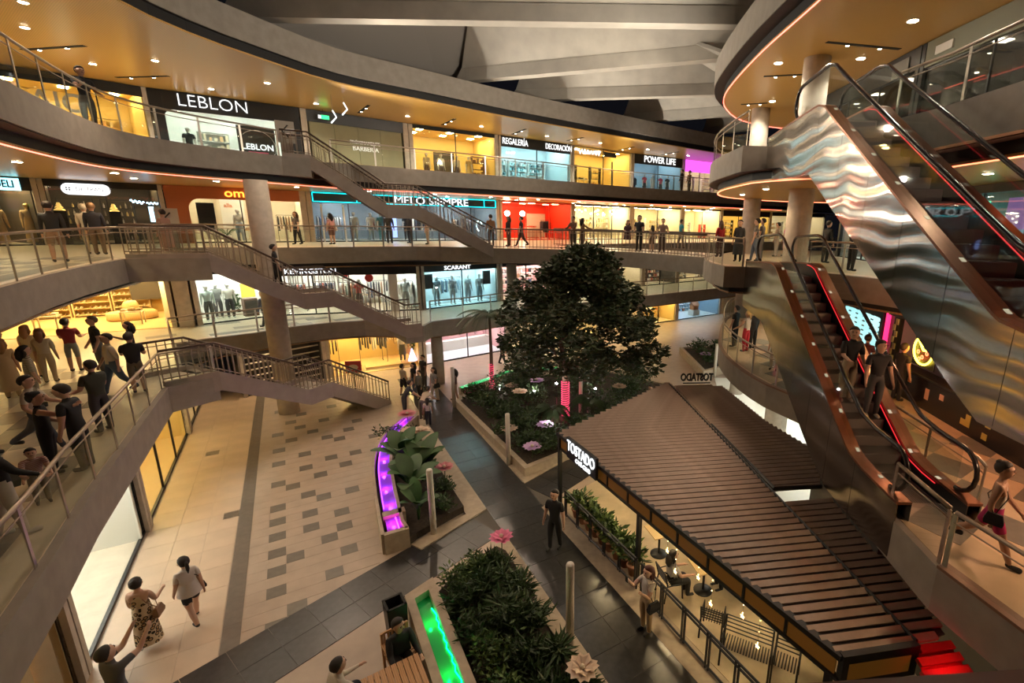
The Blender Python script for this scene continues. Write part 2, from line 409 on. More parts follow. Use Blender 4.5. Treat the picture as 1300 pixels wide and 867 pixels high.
F3 = [(-30, 14), (-27.5, 17.5), (-25.3, 22.2), (-22.2, 25.5), (-18.2, 28.4), (-12.8, 33.2), (-7.4, 37.1), (2.4, 45), (16, 54)]
F1 = [(-30, 16), (-22.5, 19.7), (-19.3, 21.8), (-16.9, 24.9), (-13.8, 25.9), (-10.2, 27.2), (-7.5, 30), (2.4, 39), (16, 50)]
soffit('ceiling_third_gallery', 'gold timber soffit over the third gallery', ER, OUT, RF, M['gold'], None, 0.0, 0.4)
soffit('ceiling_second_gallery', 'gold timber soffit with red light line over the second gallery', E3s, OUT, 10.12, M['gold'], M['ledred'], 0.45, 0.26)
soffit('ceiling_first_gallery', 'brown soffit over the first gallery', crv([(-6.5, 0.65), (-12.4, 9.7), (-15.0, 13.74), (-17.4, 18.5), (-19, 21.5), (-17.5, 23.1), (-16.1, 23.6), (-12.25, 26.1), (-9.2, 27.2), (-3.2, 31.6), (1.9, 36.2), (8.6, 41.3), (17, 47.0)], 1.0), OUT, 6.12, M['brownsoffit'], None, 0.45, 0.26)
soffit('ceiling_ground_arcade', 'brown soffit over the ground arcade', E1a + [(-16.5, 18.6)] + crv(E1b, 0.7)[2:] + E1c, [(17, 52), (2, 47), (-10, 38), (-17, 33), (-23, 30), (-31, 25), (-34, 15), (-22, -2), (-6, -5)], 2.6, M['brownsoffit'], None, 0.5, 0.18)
soffit('ceiling_island_third', 'gold timber soffit with red light line over the island', RR, [(XO, -4)], RF, M['gold'], M['ledred'], 0.1, 0.4)
soffit('ceiling_island_second', 'gold timber soffit with orange light line under the island slab', R3[:-6] + [(4.8, 15.6), (7.2, 12.2), (7.3, 5), (7.3, -4)], [(XO, -4)], 10.12, M['gold'], M['ledorange'], 0.4, 0.26)
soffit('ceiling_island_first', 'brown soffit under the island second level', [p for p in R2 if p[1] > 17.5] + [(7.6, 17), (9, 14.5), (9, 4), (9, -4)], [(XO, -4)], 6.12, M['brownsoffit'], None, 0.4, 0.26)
soffit('ceiling_island_ground', 'pale soffit under the island first level', [p for p in R1 if p[1] > 12] + [(7.2, 8), (7.2, -4)], [(XO, -4)], 2.6, M['plaster'], None, 0.4, 0.16)

# roof ring and its concrete fascia
ro = MB().prism(offset(ER, 0.35) + OUT, RF + 0.4, 15.9).build('roof_ring', M['recess'], kind='structure'); ro['label'] = 'flat roof over the galleries'
MB().sweep(ER, [(-0.12, 15.0), (-0.12, 16.02), (0.45, 16.02), (0.45, 15.0)]).build('roof_fascia', M['concrete'], ro)
ro2 = MB().prism(offset(RR, 0.35) + [(XO, -4)], RF + 0.4, 15.9).build('roof_island', M['recess'], kind='structure'); ro2['label'] = 'flat roof over the island'
MB().sweep(offset(RR, -0.25), [(-0.12, 15.0), (-0.12, 16.02), (0.6, 16.02), (0.6, 15.0)]).build('roof_fascia', M['concrete'], ro2)
MB().sweep(offset(RR, -0.25), [(-0.09, 14.98), (-0.09, 14.998), (0.6, 14.998), (0.6, 14.98)]).build('recess_shade', M['recess'], ro2)  # black sheet: shade under the island fascia put into the colour
MB().sweep(ER, [(-0.09, 14.98), (-0.09, 14.998), (0.36, 14.998), (0.36, 14.98)]).build('recess_shade', M['recess'], ro)  # same painted shade under the ring fascia

# great concrete roof ribs that fan across the opening
def rib(A, B, z=16.3, depth=3.1, flare=1.9):
    A = Vector((*A, 0)); B = Vector((*B, 0)); d = (B - A).normalized(); n = Vector((-d.y, d.x, 0))
    prof = [(-0.3, 0), (-0.32, 0.62), (-0.29, 0.64), (-flare, depth), (flare, depth), (0.29, 0.64), (0.32, 0.62), (0.3, 0)]
    mb = MB(); k = len(prof); vs = []
    for P, cut in ((A, 1.0), (B, 0.0)):
        for o, h in prof: vs.append(P + n * o + d * (h * 0.75 * cut) + Vector((0, 0, z + h)))
    mb.add(vs, [tuple(range(k)), tuple(range(2 * k - 1, k - 1, -1))] + [(i, i + k, (i + 1) % k + k, (i + 1) % k) for i in range(k)])
    o = mb.build('roof_beam', M['roofcon'], kind='structure'); o['label'] = 'deep folded concrete roof rib spanning the atrium'
    return o
rib((-15.4, 21.7), (5.6, 21.4), 16.3, 3.1, 1.5)
rib((-8.6, 30.3), (5.8, 25.2)); rib((-6.4, 34.6), (6.6, 32.0)); rib((1.0, 41.3), (9.0, 37.5)); rib((8.5, 46.5), (14, 40), 16.3, 3, 1.4)
rib((-15, 14.6), (5.4, 15.4)); rib((-11, 7), (5.6, 8.5))
# sloping plates between ring and ribs
def plate(name, pts, t, m):
    P = [Vector(p) for p in pts]; n = (P[1] - P[0]).cross(P[2] - P[0]).normalized() * t
    if n.z < 0: n = -n
    k = len(P)
    return MB().add(P + [p + n for p in P], [tuple(range(k)), tuple(range(2 * k - 1, k - 1, -1))] + [(i, i + k, (i + 1) % k + k, (i + 1) % k) for i in range(k)]).build(name, m, kind='structure')
o = plate('roof_plate', [(-15.2, 22.6, 16.15), (-8.7, 31.2, 16.15), (-5.4, 30.6, 18.6), (-8.4, 27.9, 18.6), (-13.6, 23.2, 18.3)], 0.15, mat('shaded_roof_plate', (0.22, 0.20, 0.18), 0.85)); o['label'] = 'sloping concrete roof plate beside the ring'  # darker copy of the roof concrete: shade put into the colour
o = plate('roof_plate', [(6.1, 27.5, 16.1), (5.6, 24.2, 16.1), (1.2, 27.9, 18.7)], 0.15, M['roofcon']); o['label'] = 'triangular concrete roof plate beside the island'

# columns
def column(x, y, z0, z1, r, m, label):
    o = MB().lathe([(r, 0), (r, z1 - z0)], 28).build('column', m, smooth=False, kind='structure'); o.location = (x, y, z0); o['label'] = label
    me = o.data; me.polygons.foreach_set('use_smooth', [len(p.vertices) == 4 for p in me.polygons])
    return o
M['column'] = mat('column_concrete', (0.46, 0.40, 0.33), 0.7, noise=(4, 0.12))
column(-14.3, 20.5, 0, 10.12, 0.42, M['column'], 'tall round concrete column beside the stairs')
column(-8.87, 24.83, 0, 2.6, 0.30, M['column'], 'short round column under the first gallery')
for (x, y) in ((7.5, 19.2), (8.0, 27.2)):
    column(x, y, 0, RF, 0.46, M['column'], 'round concrete column of the island')
column(7.2, 24.3, 0, 2.6, 0.34, M['column'], 'round column under the island')
column(-5.6, 29.2, L1, 6.12, 0.3, M['column'], 'round column on the first gallery')

# ------------------------------------------------------------------ plaza floor
fl = MB().prism([(-40, -8), (34, -8), (34, 72), (-40, 72)], -0.30, -0.006).build('floor', M['beige'], kind='structure'); fl['label'] = 'beige tiled plaza floor'
DT = [(-3.29, 21.75), (-2.35, 16.65), (-1.19, 16.3), (-1.2, 15.52), (-1.2, 14.69), (-1.19, 13.91), (-1.19, 13.06), (-1.19, 12.31), (-1.18, 11.16), (-0.78, 13.5), (-0.77, 11.49), (-0.8, 17.49), (-1.2, 17.94), (-1.22, 19.56), (-0.4, 19.92), (-0.39, 18.69), (-0.39, 16.66), (-0.38, 15.47), (-0.38, 14.67), (0.04, 13.87), (0.46, 13.07), (0.05, 12.29), (0.45, 14.28), (0.45, 15.04), (0.86, 16.23), (0.03, 16.24), (0.03, 17.84), (0.42, 19.09), (0.84, 18.25), (1.23, 19.06), (-0.02, 22.08), (-0.82, 21.59), (-1.24, 22.4), (0.41, 21.17), (0.82, 20.78), (1.22, 21.56), (2.04, 20.33), (-0.45, 22.82), (-1.2, 20.8), (1.64, 22.4), (-0.8, 23.6), (0.42, 23.2), (1.64, 23.9), (-0.4, 24.6), (0.82, 24.8), (-1.2, 25.1)]
def piece(name, sx, sy, sz, m):
    me = MB().box((0, 0, 0), (sx, sy, sz)).mesh(name); me.materials.append(m); return me
dt_me = piece('floor_tile', 0.402, 0.397, 0.012, M['greytile'])
dark_cells = set()
for u, v in DT:
    i, j = round((u + 1.19) / 0.41), round((v - 12.31) / 0.403)
    if -0.05 < u + 1.19 - 0.41 * i < 0.05: u, v = -1.19 + 0.41 * i, 12.31 + 0.403 * j; dark_cells.add((i, j))
    o = link('floor_tile', dt_me, fl); o.location = (*G(u, v), -0.004); o.rotation_euler.z = UA
# the pale tiles between them, one joined bed
mb = MB()
for i in range(-1, 14):
    for j in range(-6, 46):
        u, v = -1.19 + 0.41 * i, 12.31 + 0.403 * j
        if (i, j) in dark_cells: continue
        if v < 11.35 + (u + 1.54) * 0.381 or u > 4.0: continue
        mb.box((*G(u, v), -0.006), (0.404, 0.397, 0.012), UA)
b = mb.build('pale_tile_bed', M['beige'], fl, kind='stuff')
# strip of larger tiles by the shop windows and the grey band beside it
ws_me = piece('arcade_tile', 0.683, 0.90, 0.012, mat('warm_arcade_tile', (0.58, 0.44, 0.32), 0.38, noise=(1.5, 0.07)))
for i in range(3):
    for j in range(-2, 22):
        o = link('arcade_tile', ws_me, fl); o.location = (*G(-3.9 + 0.69 * i, 10 + 0.906 * j), -0.004); o.rotation_euler.z = UA
bs_me = piece('band_tile', 0.335, 0.9, 0.012, M['strip'])
for j in range(-2, 22):
    o = link('band_tile', bs_me, fl); o.location = (*G(-1.99, 10.3 + 0.904 * j), -0.003); o.rotation_euler.z = UA
# dark slate walks
sl_me = piece('slate_slab', 0.785, 0.785, 0.016, M['slate'])
MB().prism([G(4.27, 1), G(5.86, 1), G(5.86, 27), G(4.27, 27)], -0.0058, -0.004).build('slate_bed', M['dgrout'], fl)
for i in range(2):
    for j in range(33):
        o = link('slate_slab', sl_me, fl); o.location = (*G(4.667 + 0.796 * i, 1.6 + 0.796 * j), -0.004 + 0.001 * ((i + j) % 3)); o.rotation_euler.z = UA
a1 = 0.363
dx, dy = math.cos(a1), math.sin(a1)
P0 = (-4.35, 9.67)     # lower edge start (u, v)
MB().prism([G(P0[0] - 0, P0[1] - 1.3), G(P0[0] + 15 * dx, P0[1] - 1.3 + 15 * dy), G(P0[0] + 15 * dx - 1.52 * dy, P0[1] - 1.3 + 15 * dy + 1.52 * dx), G(P0[0] - 1.52 * dy, P0[1] - 1.3 + 1.52 * dx)], -0.0056, -0.0035).build('slate_bed', M['dgrout'], fl)
for i in range(20):
    for j in range(2):
        s, t = 0.38 + 0.76 * i, 0.38 + 0.76 * j
        u, v = P0[0] + s * dx - t * dy, P0[1] - 1.3 + s * dy + t * dx
        if 3.9 < u < 6.2 and 10.4 < v < 14: continue
        o = link('slate_slab', sl_me, fl); o.location = (*G(u, v), -0.0025 + 0.001 * ((i + j) % 3)); o.rotation_euler.z = UA + a1; o.scale = (0.955, 0.955, 1)

# first-gallery floor tiles: cream and grey pieces laid in staggered rows
g_me = piece('floor_tile', 0.985, 0.485, 0.008, M['greytile']); g2_me = piece('floor_tile', 0.985, 0.485, 0.008, M['midtile'])
d1 = math.atan2(13.73 - 4.89, -13.19 + 7.47); ca, sa = math.cos(d1), math.sin(d1)
rng = random.Random(3)
def tiles_on(parent, origin, ang, nu, nv, z, keep, metas, su=1.0, sv=0.5, prob=0.42, checker=False):
    ca, sa = math.cos(ang), math.sin(ang); n = 0
    for j in range(nv):
        for i in range(nu):
            s, t = (i + (0.5 if j % 2 and not checker else 0)) * su, j * sv
            x, y = origin[0] + s * ca - t * sa, origin[1] + s * sa + t * ca
            k = ((i + j) % 2 == 0) if checker else rng.random() < prob
            if not k or not keep(x, y) or n > 290: continue
            o = link('floor_tile', metas[rng.randrange(len(metas))], parent); o.location = (x, y, z + 0.008); o.rotation_euler.z = ang; n += 1
def inside_left(x, y):      # on the first gallery, behind its edge
    t = ((x + 7.47) * ca0 + (y - 4.89) * sa0); o = -(x + 7.47) * sa0 + (y - 4.89) * ca0
    return -3 < t < 14.5 and 0.5 < o < 8
ca0, sa0 = math.cos(d1), math.sin(d1)
tiles_on(S1, (-7.47 + 3 * sa0 * 0 - 0.4 * sa0, 4.89 + 0.4 * ca0), d1, 15, 16, L1, inside_left, [g_me, g2_me, g2_me])
tiles_on(S1, (-18.2, 19.2), 0.80, 9, 9, L1, lambda x, y: (x + 16) * -0.72 + (y - 20.5) * 0.7 > 0.5 and y < 25 and x < -11.4, [g_me, g2_me], 1.0, 0.5, 0.45)
h_me = piece('floor_tile', 0.88, 0.58, 0.008, M['greytile'])
tiles_on(S2, (-13.2, 9.7), math.atan2(7, -4.2), 10, 8, L2, lambda x, y: -(x + 12.4) * 0.857 + -(y - 9.7) * 0.515 > 0.4, [h_me, g2_me], 0.9, 0.6, 0.40)
# island first level: big diamond checker
M['isl'] = mat('warm_cream_tile', (0.55, 0.40, 0.26), 0.32, noise=(3, 0.08))
MB().prism(offset(R1, 0.14) + [(16.9, -4)], L1 + 0.001, L1 + 0.006).build('floor_finish', M['isl'], T1)
i_me = piece('floor_tile', 0.86, 0.86, 0.008, M['greytile']); i2_me = piece('floor_tile', 0.86, 0.86, 0.008, M['midtile'])
tiles_on(T1, (5.6, 4.0), 0.62, 14, 18, L1, lambda x, y: 6.0 + max(0, 6.5 - y) * 0.27 < x < 9.3 and 4 < y < 22 and not (x < 7.3 and 8.1 < y < 14.5), [i_me, i2_me, i_me], 0.87, 0.87, 0.4, True)
# ------------------------------------------------------------------ railings
post_me = MB().box((0, 0, 0.5), (0.018, 0.075, 1.0)).mesh('post'); post_me.materials.append(M['steel'])
bal_me = MB().box((0, 0, 0.5), (0.028, 0.028, 1.0)).mesh('baluster'); bal_me.materials.append(M['railsteel'])

def glass_rail(label, path, z, h=1.05, step=1.5, inset=0.12, group='glass balustrades around the atrium', hr=0.035):
    p3 = [(x, y, z) for x, y in (offset(path, inset) if inset else path)]
    t = thing('glass_balustrade', label, 'railing', (0, 0, 0), 0, group)
    rs = resample(p3, step)
    MB().tube([(p[0], p[1], p[2] + h) for p in p3], hr, 8).build('handrail', M['railsteel'], t, True)
    MB().tube([(p[0], p[1], p[2] + h - 0.17) for p in p3], 0.014, 6).build('mid_rail', M['railsteel'], t, True)
    for q, a in rs:
        o = link('post', post_me, t); o.location = q; o.rotation_euler.z = a + PI / 2; o.scale = (1, 1, h - 0.02)
    for (q, a), (q2, a2) in zip(rs[:-1], rs[1:]):
        d = q2 - q; L = d.length - 0.06; c = (q + q2) / 2
        MB().box((c.x, c.y, c.z + 0.06 + (h - 0.28) / 2), (L, 0.012, h - 0.28), math.atan2(d.y, d.x)).build('glass_panel', M['glass'], t)
    return t

def bar_rail(label, path, h=1.05, step=0.2, group='barred railings'):
    """path with z: handrail, bottom rail and square balusters"""
    t = thing('barred_railing', label, 'railing', (0, 0, 0), 0, group)
    bars(t, path, h, step)
    return t
def bars(t, path, h=1.05, step=0.2):
    MB().tube([(p[0], p[1], p[2] + h) for p in path], 0.04, 8).build('handrail', M['rubber'] if False else mat('dark_handrail', (0.09, 0.06, 0.045), 0.35, 0.3), t, True)
    MB().tube([(p[0], p[1], p[2] + 0.10) for p in path], 0.02, 6).build('bottom_rail', M['railsteel'], t, True)
    MB().tube([(p[0], p[1], p[2] + h - 0.15) for p in path], 0.015, 6).build('mid_rail', M['railsteel'], t, True)
    for q, a in resample(path, step):
        o = link('baluster', bal_me, t); o.location = (q.x, q.y, q.z + 0.02); o.rotation_euler.z = a; o.scale = (1, 1, h - 0.04)

glass_rail('glass and steel balustrade along the crowded first gallery', E1a[1:] + [(-12.6, 14.9)], L1, 1.05, 1.55)
glass_rail('curved glass balustrade of the first gallery behind the lowest stairs', [(-14.2, 15.46)] + crv(E1b, 0.7), L1)
glass_rail('glass balustrade of the first gallery by the jeans shops', E1c[:4], L1, 1.05, 1.8)
glass_rail('glass balustrade of the first gallery beyond the tree', E1c[3:5], L1, 1.05, 1.8)
glass_rail('glass and steel balustrade along the second gallery by the jeweller', [p for p in E2a if p[1] > 5] + [(-14.4, 17.45)], L2)
glass_rail('glass balustrade of the second gallery under the top stairs', [(-15.8, 18.98)] + crv(E2b, 0.8), L2)
glass_rail('curved glass balustrade along the third gallery before the gold shop', [p for p in E3a if p[1] > 5] + [(-14.2, 22.2)], L3)
glass_rail('long glass balustrade of the third gallery above the neon shops', E3b, L3, 1.05, 2.0)
glass_rail('glass balustrade on the rounded end of the island third level', [p for p in R3 if p[1] >= 16.6 and p[0] < 14 and not (p[0] > 5 and p[1] < 20)], L3)
glass_rail('glass balustrade of the island third level beside the upper escalator', [(6.75, 12.4), (7.0, 11), (7.15, 5)], L3, 1.05, 1.9)
glass_rail('glass balustrade of the island second level where the bridge lands', crv([(4.7, 22.94), (4.38, 21), (4.36, 19.6), (4.6, 18.5)], 0.8) + [(5.3, 18.45)], L2, 1.05, 1.1)
glass_rail('glass balustrade of the island second level behind the lower escalator', [(7.2, 16.75), (7.45, 17.1), (8.9, 14.5), (8.9, 6.0)], L2, 1.05, 1.8)
glass_rail('curved glass balustrade with timber curb on the island first level', [p for p in R1 if 12.5 < p[1] < 29 and p[0] < 9], L1, 1.05, 1.3)
glass_rail('glass balustrade along the floor beside the lower escalator', [(7.0, 13.0), (7.05, 8.3), (6.95, 8.0)], L1, 1.0, 1.6, 0.1)
glass_rail('short glass balustrade at the foot of the lower escalator', [(5.38, 8.0), (5.36, 6.6)], L1, 1.0, 1.3, 0.08)
glass_rail('glass balustrade on the grey upstand beside the walking woman', [(5.36, 6.45), (5.75, 5.0), (6.0, 2.5)], L1, 1.0, 1.6, 0.08)
MB().sweep([(5.36, 6.5), (5.75, 5.0), (6.2, -2)], [(-0.02, L1), (-0.02, L1 + 0.05), (0.2, L1 + 0.05), (0.2, L1)]).build('floor_curb', mat('timber_curb', (0.22, 0.12, 0.08), 0.4), T1)
MB().sweep([p for p in R1 if p[1] > 12.5], [(-0.03, L1 - 0.02), (-0.03, L1 + 0.04), (0.1, L1 + 0.04), (0.1, L1 - 0.02)]).build('floor_curb', mat('timber_curb', (0.22, 0.12, 0.08), 0.4), T1)

# the lookout rail right in front of the viewer
lr = thing('lookout_rail', 'brown timber handrail on steel posts along the lookout', 'railing', (0, 0.458, L2), 0.088)
MB().sweep([(-6.4, 0.0), (4.3, 0.0)], [(-0.045, 0.955), (-0.03, 1.005), (0.03, 1.005), (0.045, 0.955), (0.03, 0.93), (-0.03, 0.93)]).build('handrail', mat('timber_handrail', (0.34, 0.20, 0.15), 0.3), lr)
MB().box((1.6, -0.040, 0.968), (2.2, 0.010, 0.010)).build('red_glow_strip', M['ledred'], lr)  # glow added for the red LED reflection on the handrail
MB().box((-1.05, 0, 0.43), (10.6, 0.012, 0.84)).build('glass_panel', M['glass'], lr)
for x in (-6.3, -4.5, -2.7, -0.9, 2.6, 4.2):
    o = link('post', post_me, lr); o.location = (x, 0, 0); o.scale = (1, 1, 0.94); o.rotation_euler.z = PI / 2

# bridge railings
bar_rail('barred railing along the bridge over the tree', [(x, y, L2) for x, y in offset(BRN, 0.12)], 1.05, 0.2)
bar_rail('barred railing along the far side of the bridge', [(x, y, L2) for x, y in offset(BRF, 0.12)], 1.05, 0.25)

# ------------------------------------------------------------------ stairs
M['stair'] = mat('stair_concrete', (0.36, 0.30, 0.255), 0.7, noise=(3, 0.08))
M['tread'] = mat('stair_tread', (0.40, 0.33, 0.26), 0.5)
def stairs(label, pts, width, far_rail_step=0.2):
    t = thing('staircase', label, 'stairs', (0, 0, 0), 0, 'flights of stairs between the galleries')
    P = [Vector(p) for p in pts]; d = (P[-1] - P[0]); d.z = 0; d.normalize(); n = Vector((-d.y, d.x, 0))
    def plate(off, th, up, dn, name):
        q = [p + n * off for p in P]; mb = MB(); k = len(q); vs = []
        for p in q:
            for o, h in ((0, up), (th, up), (th, -dn), (0, -dn)): vs.append(p + n * o + Vector((0, 0, h)))
        fs = [(0, 1, 2, 3), (4 * k - 1, 4 * k - 2, 4 * k - 3, 4 * k - 4)]
        for i in range(k - 1):
            fs += [(4 * i + j, 4 * i + 4 + j, 4 * i + 4 + (j + 1) % 4, 4 * i + (j + 1) % 4) for j in range(4)]
        mb.add(vs, fs).build(name, M['stair'], t)
    plate(0.0, 0.14, 0.16, 0.50, 'stringer'); plate(width - 0.14, 0.14, 0.16, 0.50, 'stringer')
    plate(0.15, width - 0.30, -0.20, 0.42, 'soffit_slab')
    tr_me = None
    for a, b in zip(P[:-1], P[1:]):
        dz = a.z - b.z; hd = Vector((b.x - a.x, b.y - a.y, 0)); L = hd.length
        if L < 1e-3: continue
        ang = math.atan2(hd.y, hd.x)
        if abs(dz) < 0.05:
            c = (a + b) / 2 + n * (width / 2); o = MB().box((0, 0, 0), (L, width - 0.3, 0.1)).build('landing', M['tread'], t); o.location = (c.x, c.y, a.z - 0.05); o.rotation_euler.z = ang; continue
        k = max(2, round(dz / 0.172))
        tr_me = MB().box((0, 0, 0), (L / k + 0.02, width - 0.3, 0.05)).mesh('tread'); tr_me.materials.append(M['tread'])
        ri_me = MB().box((0, 0, 0), (0.02, width - 0.3, dz / k)).mesh('riser'); ri_me.materials.append(M['stair'])
        for i in range(k):
            c = a + hd * ((i + 0.5) / k) + n * (width / 2); z = a.z - dz * (i + 1) / k
            o = link('tread', tr_me, t); o.location = (c.x, c.y, z); o.rotation_euler.z = ang
            c = a + hd * (i / k) + n * (width / 2)
            o = link('riser', ri_me, t); o.location = (c.x, c.y, z + dz / k / 2); o.rotation_euler.z = ang
    bars(t, [p + n * 0.07 + Vector((0, 0, 0.14)) for p in P], 0.98, 0.2)
    bars(t, [p + n * (width - 0.07) + Vector((0, 0, 0.14)) for p in P], 0.98, far_rail_step)
    return t
stairs('top flight of concrete stairs from the third gallery to the bridge', [(-14.2, 22.3, L3), (-13.35, 22.87, L3), (-10.6, 24.15, 9.2), (-9.5, 25.0, 9.2), (-6.1, 26.75, L2)], 1.7, 0.25)
stairs('middle flight of concrete stairs from the second to the first gallery', [(-16.4, 16.55, L2), (-14.29, 17.5, L2), (-12.6, 19.95, 5.4), (-11.8, 20.7, 5.4), (-9.41, 22.45, L1), (-8.85, 22.9, L1)], 1.7, 0.25)
stairs('lowest flight of concrete stairs from the first gallery to the plaza', [(-13.3, 13.8, L1), (-12.55, 14.95, L1), (-11.75, 18.2, 1.8), (-11.4, 19.2, 1.8), (-10.15, 21.7, 0.02)], 1.7, 0.22)

# ------------------------------------------------------------------ escalators (running along +y)
def lerp_prof(prof, y):
    for (y0, z0), (y1, z1) in zip(prof[:-1], prof[1:]):
        if y0 <= y <= y1: return z0 + (z1 - z0) * (y - y0) / (y1 - y0)
    return prof[0][1] if y < prof[0][0] else prof[-1][1]
def escalator(label, x0, x1, zb, zt, yb, yt, sheet, red, bot, loop_top, end_top, lo=2.6):
    """deck profile: flat at the foot, 30 degree run, flat at the head"""
    t = thing('escalator', label, 'escalator', (0, 0, 0), 0, 'escalators')
    sl = (zt - zb) / (yt - yb)
    deck = crv([(yb - lo, zb + 0.36), (yb - 1.0, zb + 0.36), (yb + 0.1, zb + 0.42), (yb + 1.0, zb + 0.36 + 1.0 * sl * 0.85), (yt - 1.0, zt + 0.30 - 1.0 * sl * 0.85), (yt - 0.1, zt + 0.33), (yt + 0.8, zt + 0.36), (end_top, zt + 0.2)], 0.3)
    # outer cladding panels
    for x, xx in ((x0, x0 - 0.03), (x1, x1 + 0.03)):
        ys = [deck[0][0]] + [yb + (yt - yb) * k / 5 for k in range(6)] + [end_top]
        for a, b in zip(ys[:-1], ys[1:]):
            top = [(y, z) for y, z in deck if a + 0.02 < y < b - 0.02]
            tp = [(a + 0.006, lerp_prof(deck, a))] + top + [(b - 0.006, lerp_prof(deck, b))]
            bt = [(b - 0.006, lerp_prof(bot, b)), *[(y, z) for y, z in reversed(bot) if a + 0.02 < y < b - 0.02], (a + 0.006, lerp_prof(bot, a))]
            MB().yz(tp + bt, min(x, xx), max(x, xx)).build('cladding_panel', sheet, t)
    mb = MB()
    for (a, za), (b, zb2) in zip(bot[:-1], bot[1:]):
        mb.add([(x0, a, za), (x1, a, za), (x1, b, zb2), (x0, b, zb2), (x0, a, za - 0.04), (x1, a, za - 0.04), (x1, b, zb2 - 0.04), (x0, b, zb2 - 0.04)], [(0, 1, 2, 3), (4, 7, 6, 5), (0, 4, 5, 1), (2, 6, 7, 3), (1, 5, 6, 2), (0, 3, 7, 4)])
    mb.build('underside', sheet, t)
    MB().yz([(end_top - 0.03, lerp_prof(bot, end_top)), (end_top, lerp_prof(bot, end_top)), (end_top, zt + 0.0), (end_top - 0.03, zt + 0.0)], x0, x1).build('head_panel', sheet, t)
    # decks and skirts
    for s, (a, b) in enumerate(((x0 - 0.04, x0 + 0.24), (x1 - 0.24, x1 + 0.04))):
        up = [(y, z + 0.03) for y, z in deck]; dn = [(y, z - 0.02) for y, z in reversed(deck)]
        MB().yz(up + dn, a, b).build('deck_cover', M['deck'], t)
        xs = (b - 0.02, b) if s == 0 else (a, a + 0.02)
        MB().yz([(y, z - 0.02) for y, z in deck] + [(y, z - 0.42) for y, z in reversed(deck)], *xs).build('skirt', M['black'], t)
    # steps
    k = int((yt - yb) / 0.4); st = MB().box((0, 0, 0), (x1 - x0 - 0.56, 0.42, 0.26)).mesh('step'); st.materials.append(M['step'])
    gr = MB()
    for i in range(18): gr.box((-(x1 - x0 - 0.6) / 2 + (i + 0.5) * (x1 - x0 - 0.6) / 18, 0, 0.134), (0.028, 0.40, 0.012))
    gm = gr.mesh('tread_grooves'); gm.materials.append(mat('step_ridge', (0.16, 0.15, 0.145), 0.35, 0.8))
    yy = yb - 1.4
    while yy < yt + 1.2:
        f = min(1, max(0, (yy - yb) / (yt - yb))); z = zb + (zt - zb) * f
        o = link('step', st, t); o.location = ((x0 + x1) / 2, yy, z - 0.13)
        g = link('tread_grooves', gm, o)
        yy += 0.405
    for y, z in ((yb - lo + 0.3, zb), (yt + (end_top - yt) / 2 + 0.6, zt)):
        MB().box(((x0 + x1) / 2, y, z - 0.03), (x1 - x0 - 0.5, 0.6 if y < yb else end_top - yt - 1.25, 0.08)).build('comb_plate', M['steel'], t)
    # glass and handrails
    for s, x in enumerate((x0 + 0.12, x1 - 0.12)):
        y0 = yb - lo + 0.45; y1 = loop_top
        low = [(y, z) for y, z in deck if y0 <= y <= y1]
        hi = [(y, z + 0.86) for y, z in low]
        for i in range(0, len(low) - 1, 5):
            l = low[i:i + 6]; h = hi[i:i + 6]
            if len(l) > 1: MB().yz(l + h[::-1], x - 0.006, x + 0.006).build('glass_panel', M['glass'], t)
        H = [(x, y, z + 0.90) for y, z in low]
        def loop(y, z, sgn):      # rounded end of the handrail
            return [(x, y + sgn * 0.42 * math.sin(a), z + 0.48 + 0.42 * math.cos(a)) for a in [i * PI / 8 for i in range(1, 9)]]
        path = loop(low[0][0], low[0][1], -1)[::-1] + H + loop(low[-1][0], low[-1][1], 1)
        MB().tube(path, 0.045, 8).build('handrail', M['rubber'], t, True)
    if red:
        for x in (x0 + 0.27, x1 - 0.27):
            MB().tube([(x, y, z - 0.05) for y, z in deck if yb - 1 < y < yt + 0.8], 0.012, 6).build('red_glow_strip', red, t)
    # small lamps let into the decks
    for k2 in range(9):
        y = yb - 0.6 + (yt - yb + 1.2) * k2 / 8
        for x in (x0 + 0.17, x1 - 0.17):
            MB().box((x, y, lerp_prof(deck, y) + 0.032), (0.07, 0.10, 0.012), 0, math.atan(sl) if 0 < k2 < 8 else 0).build('deck_lamp', emis('deck_lamp_glow', (1, 0.85, 0.6), 0.35), t)
    return t
M['redstrip'] = emis('escalator_red', (1.0, 0.03, 0.04), 0.6)
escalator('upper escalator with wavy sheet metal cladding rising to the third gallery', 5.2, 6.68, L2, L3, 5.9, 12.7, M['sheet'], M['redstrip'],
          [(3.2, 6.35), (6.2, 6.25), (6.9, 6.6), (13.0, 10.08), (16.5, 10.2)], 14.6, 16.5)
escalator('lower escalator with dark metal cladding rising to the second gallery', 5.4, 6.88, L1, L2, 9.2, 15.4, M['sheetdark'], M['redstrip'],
          [(7.7, 2.85), (9.0, 2.75), (10.3, 2.75), (11.2, 3.1), (16.0, 5.6), (18.4, 5.75)], 17.4, 18.4, 1.5)

# dark panel painted as the void's shade under the island, and the pit cladding
o = MB().box((6.6, 8.5, 1.4), (0.2, 9.5, 2.8)).build('wall_void_shade', M['dark'], kind='structure'); o['label'] = 'dark panel standing for the shade of the void under the lower escalator'
o = MB().box((6.0, 9.4, 2.55), (1.1, 2.6, 0.5)).build('wall_escalator_pit', M['dark'], kind='structure'); o['label'] = 'dark pit cladding under the foot of the lower escalator'

